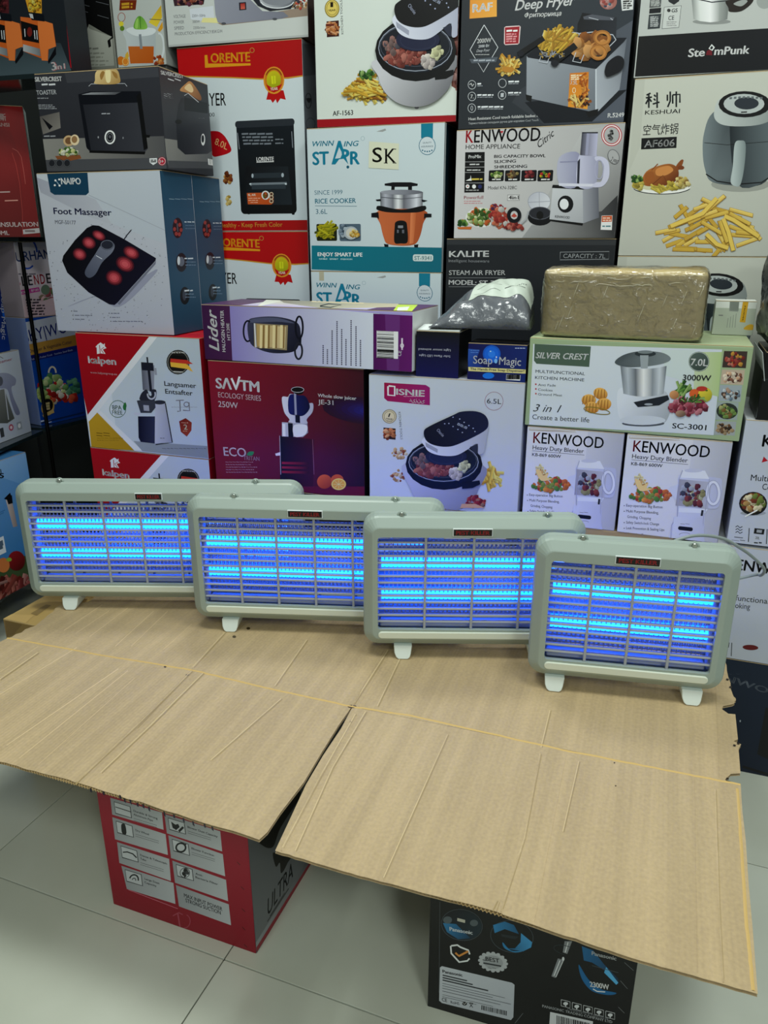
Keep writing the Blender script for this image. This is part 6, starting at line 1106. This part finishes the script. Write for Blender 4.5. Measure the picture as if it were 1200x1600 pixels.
fr_ = nt.nodes.new('ShaderNodeFresnel'); fr_.inputs[0].default_value = 1.5; nt.links.new(bp.outputs[0], fr_.inputs['Normal'])
ma = nt.nodes.new('ShaderNodeMath'); ma.operation = 'MULTIPLY_ADD'; ma.inputs[1].default_value = 1.3; ma.inputs[2].default_value = .07; nt.links.new(fr_.outputs[0], ma.inputs[0])
x1 = nt.nodes.new('ShaderNodeMixShader'); x1.inputs[0].default_value = .06; nt.links.new(tr.outputs[0], x1.inputs[1]); nt.links.new(df.outputs[0], x1.inputs[2])
x2 = nt.nodes.new('ShaderNodeMixShader'); nt.links.new(ma.outputs[0], x2.inputs[0]); nt.links.new(x1.outputs[0], x2.inputs[1]); nt.links.new(gl.outputs[0], x2.inputs[2]); nt.links.new(x2.outputs[0], out.inputs[0])
M_PARCEL = mat('parcel_board', '#b3a06a', .6, bump=(9, .15, .004))
def wrap_shape(w_, d_, h_, r_, cuts, amp, seed, name, m, off=0):
    bm = bmesh.new(); bmesh.ops.create_cube(bm, size=1); bmesh.ops.subdivide_edges(bm, edges=bm.edges[:], cuts=cuts, use_grid_fill=True); r = random.Random(seed)
    W = (w_ / 2 + off, d_ / 2 + off, h_ / 2 + off)
    for v in bm.verts:
        p = Vector([v.co[i] * 2 * W[i] for i in range(3)]); q = Vector([max(-W[i] + r_, min(W[i] - r_, p[i])) for i in range(3)]); dd = p - q
        if dd.length > 1e-6: p = q + dd.normalized() * r_
        nrm = dd.normalized() if dd.length > 1e-6 else Vector([1 if abs(v.co[i]) > .499 else 0 for i in range(3)])
        k = amp * (math.sin(p.x * 61 + seed) * math.sin(p.y * 53 + p.z * 47) + r.uniform(-.5, .5)); 
        p = p + nrm * k; p.z = max(p.z, -W[2] + (0 if off == 0 else off)); v.co = p + Vector((0, 0, h_ / 2))
    return link(name, bm_mesh(name, bm, m, True), None, None)
pc = wrap_shape(.345, .20, .148, .014, 12, .0008, 3, 'parcel', M_PARCEL)
a = rad(-21); pc.location = (.358 + .1725 * math.cos(a) - .1 * math.sin(a), 1.800 + .1725 * math.sin(a) + .1 * math.cos(a), 1.0415); pc.rotation_euler = (0, 0, a)
tag(pc, 'tan parcel wrapped in shiny cling film, lying on the pale green box', 'parcel')
fm = wrap_shape(.345, .20, .148, .017, 26, .0016, 5, 'cling_film', mw, .0028); fm.parent = pc
bm = bmesh.new()
r = random.Random(9)
for k in range(14):
    z = .126 + r.uniform(-.012, .022); x = r.uniform(-.15, .15); L_ = r.uniform(.02, .07)
    tube_bm(bm, [(x + t * L_, -.1045 - .001 * math.sin(t * 9 + k), z + (t - .5) * L_ * r.uniform(-.3, .3)) for t in (0, .25, .5, .75, 1)], [.0001, .0005, .0006, .0004, .0001], 5)
for k in range(12):
    z = r.uniform(.02, .11); x = r.uniform(-.16, .16); L_ = r.uniform(.02, .05)
    tube_bm(bm, [(x + t * L_ * .3, -.1042, z + (t - .5) * L_) for t in (0, .5, 1)], [.0001, .0005, .0001], 5)
link('film_wrinkles', bm_mesh('film_wrinkles', bm, mat('film_crease', '#b9b59c', .1, spec=.9, coat=.8)), None, pc)['kind'] = 'stuff'

# ------------------------------------------------------------------ grey plastic mailer bag
M_BAG = mat('grey_poly_film', '#54575c', .22, bump=(20, .8, .009), spec=.65); M_LAB = mat('mailer_label', '#aab3a8', .5, bump=(20, .4, .004))
mailer = None
def bag_point(u, v, k=0):
    # u left-right, v front-back in [-1,1]
    e = max(0, 1 - abs(u) ** 9) ** .5 * max(0, 1 - abs(v) ** 7) ** .5
    x = u * .116 * (1 - .05 * v); y = v * .085
    wr = .0035 * math.sin(u * 7 + v * 3) * math.cos(v * 5 - u * 4) + .0012 * math.sin(u * 15 + v * 9)
    hgt = .003 + e * (.020 + .094 * ((v + 1) * .5) ** .55 + .006 * u) + wr * e * 2
    if u < -.1: hgt *= 1 - ((-.1 - u) / .9) ** 1.2 * .70
    return Vector((x, y, hgt + k))
def bag_grid(u0, u1, v0, v1, n, m_, k=0):
    bm = bmesh.new(); g = [[bm.verts.new(bag_point(u0 + (u1 - u0) * i / n, v0 + (v1 - v0) * j / m_, k)) for j in range(m_ + 1)] for i in range(n + 1)]
    for i in range(n):
        for j in range(m_): bm.faces.new((g[i][j], g[i + 1][j], g[i + 1][j + 1], g[i][j + 1]))
    return bm, g
bm, g = bag_grid(-1, 1, -1, 1, 44, 30)
gb = [[bm.verts.new((v.co.x * .86 - .0, v.co.y * .80, .0002 + .012 * (abs(i / 22 - 1) ** 6))) for v in row] for i, row in enumerate(g)]
for i in range(44):
    for j in range(30): bm.faces.new((gb[i][j + 1], gb[i + 1][j + 1], gb[i + 1][j], gb[i][j]))
for i in range(44):
    bm.faces.new((g[i][0], gb[i][0], gb[i + 1][0], g[i + 1][0])); bm.faces.new((g[i + 1][30], gb[i + 1][30], gb[i][30], g[i][30]))
for j in range(30):
    bm.faces.new((g[0][j + 1], gb[0][j + 1], gb[0][j], g[0][j])); bm.faces.new((g[44][j], gb[44][j], gb[44][j + 1], g[44][j + 1]))
bg = link('mailer_bag', bm_mesh('mailer_bag', bm, M_BAG, True)); bg.location = (.2480, 1.930, 1.0505); bg.rotation_euler = (0, 0, rad(-18)); tag(bg, 'crumpled grey plastic mailer bag with a pale address label, on the small blue box', 'bag')
bm, g = bag_grid(-.32, .96, -.35, .72, 26, 14, .0010); link('address_label', bm_mesh('address_label', bm, M_LAB, True), None, bg)
bm = bmesh.new()
def strip(u0, v0, u1, v1, w_):
    P = [(u0 + (u1 - u0) * t / 8, v0 + (v1 - v0) * t / 8) for t in range(9)]; pr = None
    for u, v in P:
        q = [bm.verts.new(bag_point(u, v, .0017)), bm.verts.new(bag_point(u, v + w_, .0017))]
        if pr: bm.faces.new((pr[0], q[0], q[1], pr[1]))
        pr = q
for k in range(9): strip(.42 + k * .045, .20 + (k % 3) * .03, .445 + k * .045, .28 - (k % 2) * .05, .03)
strip(.38, .0, .80, .04, .02); strip(-.2, .35, .2, .36, .012); strip(-.22, .15, .3, .15, .008); strip(-.24, -.1, .3, -.1, .008)
link('label_print', bm_mesh('label_print', bm, mat('black_ink', '#1c1e20', .6)), None, bg)

# ------------------------------------------------------------------ black wrapped goods at the right edge
o, c, sd, tp = carton('black_carton', 'glossy black carton standing on the topmost white oven box at the right edge', (.800, 1.626), -20, .24, .19, .8855, 1.03, '#0c0d0e', '#0c0d0e', '#15171a'); c.view(1080, 420, 5.714); c.L([(625, 990), (575, 1330)], 10, '#8d9290'); c.L([(625, 990), (700, 985)], 5, '#3a3d40'); c.bake(o)
bm = bmesh.new(); M_BW = mat('black_wrap', '#08090a', .2, bump=(9, .8, .008), spec=.5)
bw = wrap_shape(.26, .2, .23, .05, 14, .006, 7, 'wrapped_bundle', M_BW); bw.location = (.945, 1.675, 1.0315); bw.rotation_euler = (0, 0, rad(-15)); tag(bw, 'bulky black plastic-wrapped bundle on the black carton at the right edge', 'bundle')
bm = bmesh.new(); tube_bm(bm, spline([(-.10, -.104, .10), (-.06, -.118, .13), (-.02, -.112, .10), (-.03, -.110, .06), (-.08, -.108, .05)], 5), .004, 8); link('strap', bm_mesh('strap', bm, mat('grey_strap', '#6d7072', .3)), None, bw)
fb = link('open_flap', box_mesh('open_flap', (-.03, -.10, 0, .03, .10, .0015), mat('white_board', '#9aa09c', .6), .0003)); fb.parent = o; fb.location = (-.122, 0, .113); fb.rotation_euler = (0, rad(78), 0)
# ------------------------------------------------------------------ insect killer lamps
M_HOUS = mat('sage_grey_plastic', '#8b978f', .38, spec=.45); M_CREAM = mat('cream_plastic', '#c3c9ba', .4); M_FOOT = mat('white_foot_plastic', '#c6cfc9', .35)
M_SLAT = mat('grey_grille_plastic', '#8f949c', .4); M_WIRE = mat('steel_wire', '#a3a6ac', .45, .2); M_IN = mat('white_inner_plastic', '#a9aeb8', .45); M_PLATE = mat('black_plate', '#0c0b0d', .25); M_RIM = mat('plate_rim', '#c3cbc9', .4); M_RED = mat('red_lettering', '#a02c30', .5)
M_STEEL = mat('bright_screw', '#a9b0aa', .2, .9); M_CORD = mat('grey_cord', '#7c8583', .4)
M_TUBE = bpy.data.materials.new('ultraviolet_tube'); nt, b = nodes(M_TUBE); b.inputs['Base Color'].default_value = (.2, .3, .9, 1); b.inputs['Emission Color'].default_value = (.003, .10, 1, 1); b.inputs['Emission Strength'].default_value = 9.8
HB = .025; HH = .293
def rr_loop(x0, z0, x1, z1, r, n=6):
    pts = []
    for cx, cz, a0 in ((x1 - r, z1 - r, 0), (x0 + r, z1 - r, 90), (x0 + r, z0 + r, 180), (x1 - r, z0 + r, 270)):
        for k in range(n + 1): t = rad(a0 + 90 * k / n); pts.append((cx + r * math.cos(t), cz + r * math.sin(t)))
    return pts
def housing(W, yf, yb, name, front=True):
    """one half shell: outer wall, bevelled bezel, flat face and a lip round the opening"""
    O_ = [(-W / 2, HB, W / 2, HB + HH)]; s_ = -1 if front else 1
    ox0, oz0, ox1, oz1 = -W / 2 + .031, HB + .043, W / 2 - .031, HB + HH - .040
    k_ = 1 if front else -1; spec = [(0, .032, yb), (0, .032, yf + .020 * k_), (.0025, .030, yf + .0145 * k_), (.0185, .017, yf + .0010 * k_), (.0205, .016, yf)]
    loops = []
    for ins, r, y in spec: loops.append([(x, y, z) for x, z in rr_loop(-W / 2 + ins, HB + ins, W / 2 - ins, HB + HH - ins, r)])
    yo = yf
    loops.append([(x, yo, z) for x, z in rr_loop(ox0, oz0, ox1, oz1, .006)])
    loops.append([(x, yo + (.010 if front else -.010), z) for x, z in rr_loop(ox0, oz0, ox1, oz1, .006)])
    loops.append([(x, yb, z) for x, z in rr_loop(-W / 2 + .003, HB + .003, W / 2 - .003, HB + HH - .003, .028)])
    bm = bmesh.new(); R = [[bm.verts.new(p) for p in l] for l in loops]; n = len(R[0])
    for i in range(len(R) - 1):
        for k in range(n):
            f = bm.faces.new((R[i][k], R[i][(k + 1) % n], R[i + 1][(k + 1) % n], R[i + 1][k])); f.smooth = False
    for k in range(n): bm.faces.new((R[-1][k], R[-1][(k + 1) % n], R[0][(k + 1) % n], R[0][k]))
    bmesh.ops.recalc_face_normals(bm, faces=bm.faces)
    return bm_mesh(name, bm, M_HOUS), (ox0, oz0, ox1, oz1)
def slat_mesh(x0, x1, tilt=0):
    bm = bmesh.new(); add_box(bm, x0, -.005, -.0022, x1, .006, .0022, .0010, 2); return bm_mesh('grille_slat', bm, M_SLAT)
def make_lamp(W, cells, pos, yaw, label, foot_in, eye_in, plate_w, plate_f):
    t = link('insect_killer_lamp', None, None, None, (pos[0], pos[1], ZT + .001), rad(yaw)); tag(t, label, 'lamp', 'lit insect killer lamps on the cardboard')
    D = .070
    m1, (x0, z0, x1, z1) = housing(W, 0, .034, 'front_housing'); link('front_housing', m1, None, t)
    m2, _ = housing(W, D, .0345, 'rear_housing', False); link('rear_housing', m2, None, t)
    NS = 14; sm = slat_mesh(x0 - .003, x1 + .003); vb = box_mesh('grille_bar', (-.0026, -.003, z0 - .003, .0026, .003, z1 + .003), M_SLAT, .0008)
    for side, y in ((0, .0115), (1, D - .0115)):
        for k in range(1, NS):
            o = link('grille_slat', sm, None, t, (0, y, z0 + (z1 - z0) * k / NS)); o.rotation_euler = (rad(-12 if side == 0 else 12), 0, 0)
        for k in range(1, cells): link('grille_bar', vb, None, t, (x0 + (x1 - x0) * k / cells, y - (.004 if side == 0 else -.004), 0))
    # charged wire grid either side of the tubes
    for y in (.026, D - .026):
        bm = bmesh.new(); n = int((x1 - x0 - .028) / .0088)
        for k in range(n + 1):
            x = x0 + .014 + (x1 - x0 - .028) * k / n; tube_bm(bm, [(x, y, z0 + .020), (x, y, z1 - .022)], .0013, 5)
        for z in (z0 + .020, z1 - .022, (z0 + z1) / 2): tube_bm(bm, [(x0 + .004, y + .002, z), (x1 - .004, y + .002, z)], .0014, 6)
        link('wire_grid', bm_mesh('wire_grid', bm, M_WIRE), None, t)['kind'] = 'stuff'
    for sg in (-1, 1):
        X = x0 - .0085 if sg < 0 else x1 + .0085
        bm = bmesh.new(); add_box(bm, X - .010, .022, z0 - .004, X + .010, D - .022, z1 + .004, .004); link('end_column', bm_mesh('end_column', bm, M_IN), None, t)
    bm = bmesh.new(); add_box(bm, x0 + .004, .022, z0 - .004, x1 - .004, D - .022, z0 + .007, .003); link('catch_tray', bm_mesh('catch_tray', bm, M_IN), None, t)
    for z in (HB + .112, HB + .186):
        bm = bmesh.new(); tube_bm(bm, [(x0 + .001, D / 2, z), (x1 - .001, D / 2, z)], .0125, 16); o = link('light_tube', bm_mesh('light_tube', bm, M_TUBE), None, t); o['label'] = 'glowing blue ultraviolet tube'
        for sg in (-1, 1):
            X = x0 + .002 if sg < 0 else x1 - .002
            bm = bmesh.new(); tube_bm(bm, [(X - .005, D / 2, z), (X + .005, D / 2, z)], .0160, 16); link('tube_holder', bm_mesh('tube_holder', bm, M_IN), None, o)
    # name plate
    px_ = -W / 2 + W * plate_f; zc = HB + HH - .0275
    bm = bmesh.new(); add_box(bm, px_ - plate_w / 2, -.0022, zc - .0085, px_ + plate_w / 2, .0012, zc + .0085, .0008); np_ = link('name_plate', bm_mesh('name_plate', bm, M_RIM), None, t)
    link('plate_face', box_mesh('plate_face', (px_ - plate_w / 2 + .0018, -.0028, zc - .0067, px_ + plate_w / 2 - .0018, -.0021, zc + .0067), M_PLATE), None, np_)
    vs, fs = text_geo('PEST KILLER', .025); a0, a1 = min(v[0] for v in vs), max(v[0] for v in vs); sc = (plate_w - .013) / (a1 - a0)
    link('plate_text', mesh('plate_text', [(px_ + ((v[0] - (a0 + a1) / 2) * sc), -.0030, zc - .0040 + v[1] * .0080 / CAPH) for v in vs], fs, M_RED), None, np_)
    # cream strip, screws and feet
    bm = bmesh.new(); L_ = rr_loop(-W / 2 + .032, HB + .0225, W / 2 - .032, HB + .0385, .0078); n = len(L_)
    A = [bm.verts.new((x, .0012, z)) for x, z in L_]; B_ = [bm.verts.new((x, -.0016, z)) for x, z in L_]; c_ = [bm.verts.new((x * (1 - .004), -.0030, HB + .0305 + (z - HB - .0305) * .8)) for x, z in L_]
    for k in range(n): bm.faces.new((A[k], A[(k + 1) % n], B_[(k + 1) % n], B_[k])); bm.faces.new((B_[k], B_[(k + 1) % n], c_[(k + 1) % n], c_[k]))
    bm.faces.new(c_); bmesh.ops.recalc_face_normals(bm, faces=bm.faces); link('tray_strip', bm_mesh('tray_strip', bm, M_CREAM), None, t)
    for sg in (-1, 1):
        X = sg * (W / 2 - foot_in); bm = bmesh.new()
        prof = [(-.020, .028), (-.0185, .012), (-.015, .004), (-.010, .0), (.010, 0), (.014, .003), (.0165, .010), (.019, .028)]
        ff = [bm.verts.new((X + x, -.006 + z * .35, z)) for x, z in prof]; bb = [bm.verts.new((X + x, D + .006 - z * .35, z)) for x, z in prof]
        bm.faces.new(ff); bm.faces.new(bb[::-1])
        for k in range(len(prof)): bm.faces.new((ff[k], bb[k], bb[(k + 1) % len(prof)], ff[(k + 1) % len(prof)]))
        bmesh.ops.recalc_face_normals(bm, faces=bm.faces); bmesh.ops.bevel(bm, geom=bm.edges[:], offset=.0012, segments=1, affect='EDGES'); link('foot', bm_mesh('foot', bm, M_FOOT), None, t)
        Xe = sg * (W / 2 - eye_in); bm = bmesh.new(); tube_bm(bm, [(Xe + .0075 * math.cos(rad(q)), .024, HB + HH - .001 + .0085 * math.sin(rad(q))) for q in range(0, 181, 15)], .0026, 8); e_ = link('hanging_eyelet', bm_mesh('hanging_eyelet', bm, M_HOUS), None, t)
        bm = bmesh.new(); tube_bm(bm, [(Xe, .0175, HB + HH + .003), (Xe, .031, HB + HH + .003)], .0042, 12); link('screw', bm_mesh('screw', bm, M_STEEL), None, e_)
    return t
def lamp_at(bl, yaw, W): a = rad(yaw); return (bl[0] + W / 2 * math.cos(a), bl[1] + W / 2 * math.sin(a))
for (bl, yaw, W, cells, lab, fi, ei, pw, pf) in (
    ((.286, 1.340), -10.8, .371, 4, 'smallest lit insect killer lamp, rightmost, with both white feet showing', .055, .086, .081, .5),
    ((-.044, 1.457), -1.0, .457, 4, 'lit insect killer lamp third from the left, beside the smallest one', .085, .080, .081, .49),
    ((-.438, 1.583), -4.0, .570, 6, 'long lit insect killer lamp second from the left, overlapping the longest one', .085, .108, .077, .47),
    ((-.864, 1.690), -1.0, .674, 7, 'longest lit insect killer lamp, leftmost and farthest back on the cardboard', .10, .108, .064, .475)):
    p = lamp_at(bl, yaw, W); L1 = make_lamp(W, cells, p, yaw, lab, fi, ei, pw, pf)
    if cells == 4 and W < .4: D4L = L1
def at(x, y, Y):
    d = CR * ((x - 600) / FPX) - CU * ((y - 800) / FPX) + CF; return CO + d * (Y / d.y)
a = rad(-10.8); inv = (Matrix.Translation((D4L.location)) @ Matrix.Rotation(a, 4, 'Z')).inverted()
P = [at(1040, 850, 1.375), at(1085, 837, 1.38), at(1128, 841, 1.39), at(1158, 857, 1.40), at(1178, 872, 1.42), at(1194, 889, 1.44), at(1189, 899, 1.47), at(1172, 900, 1.50), Vector((.66, 1.52, .52)), Vector((.63, 1.50, .42)), Vector((.60, 1.50, ZT + .0065)), Vector((.52, 1.52, ZT + .0065)), Vector((.44, 1.56, ZT + .0065))]
bm = bmesh.new(); tube_bm(bm, [inv @ q for q in spline(P, 7)], .0032, 8); link('power_cord', bm_mesh('power_cord', bm, M_CORD), None, D4L)
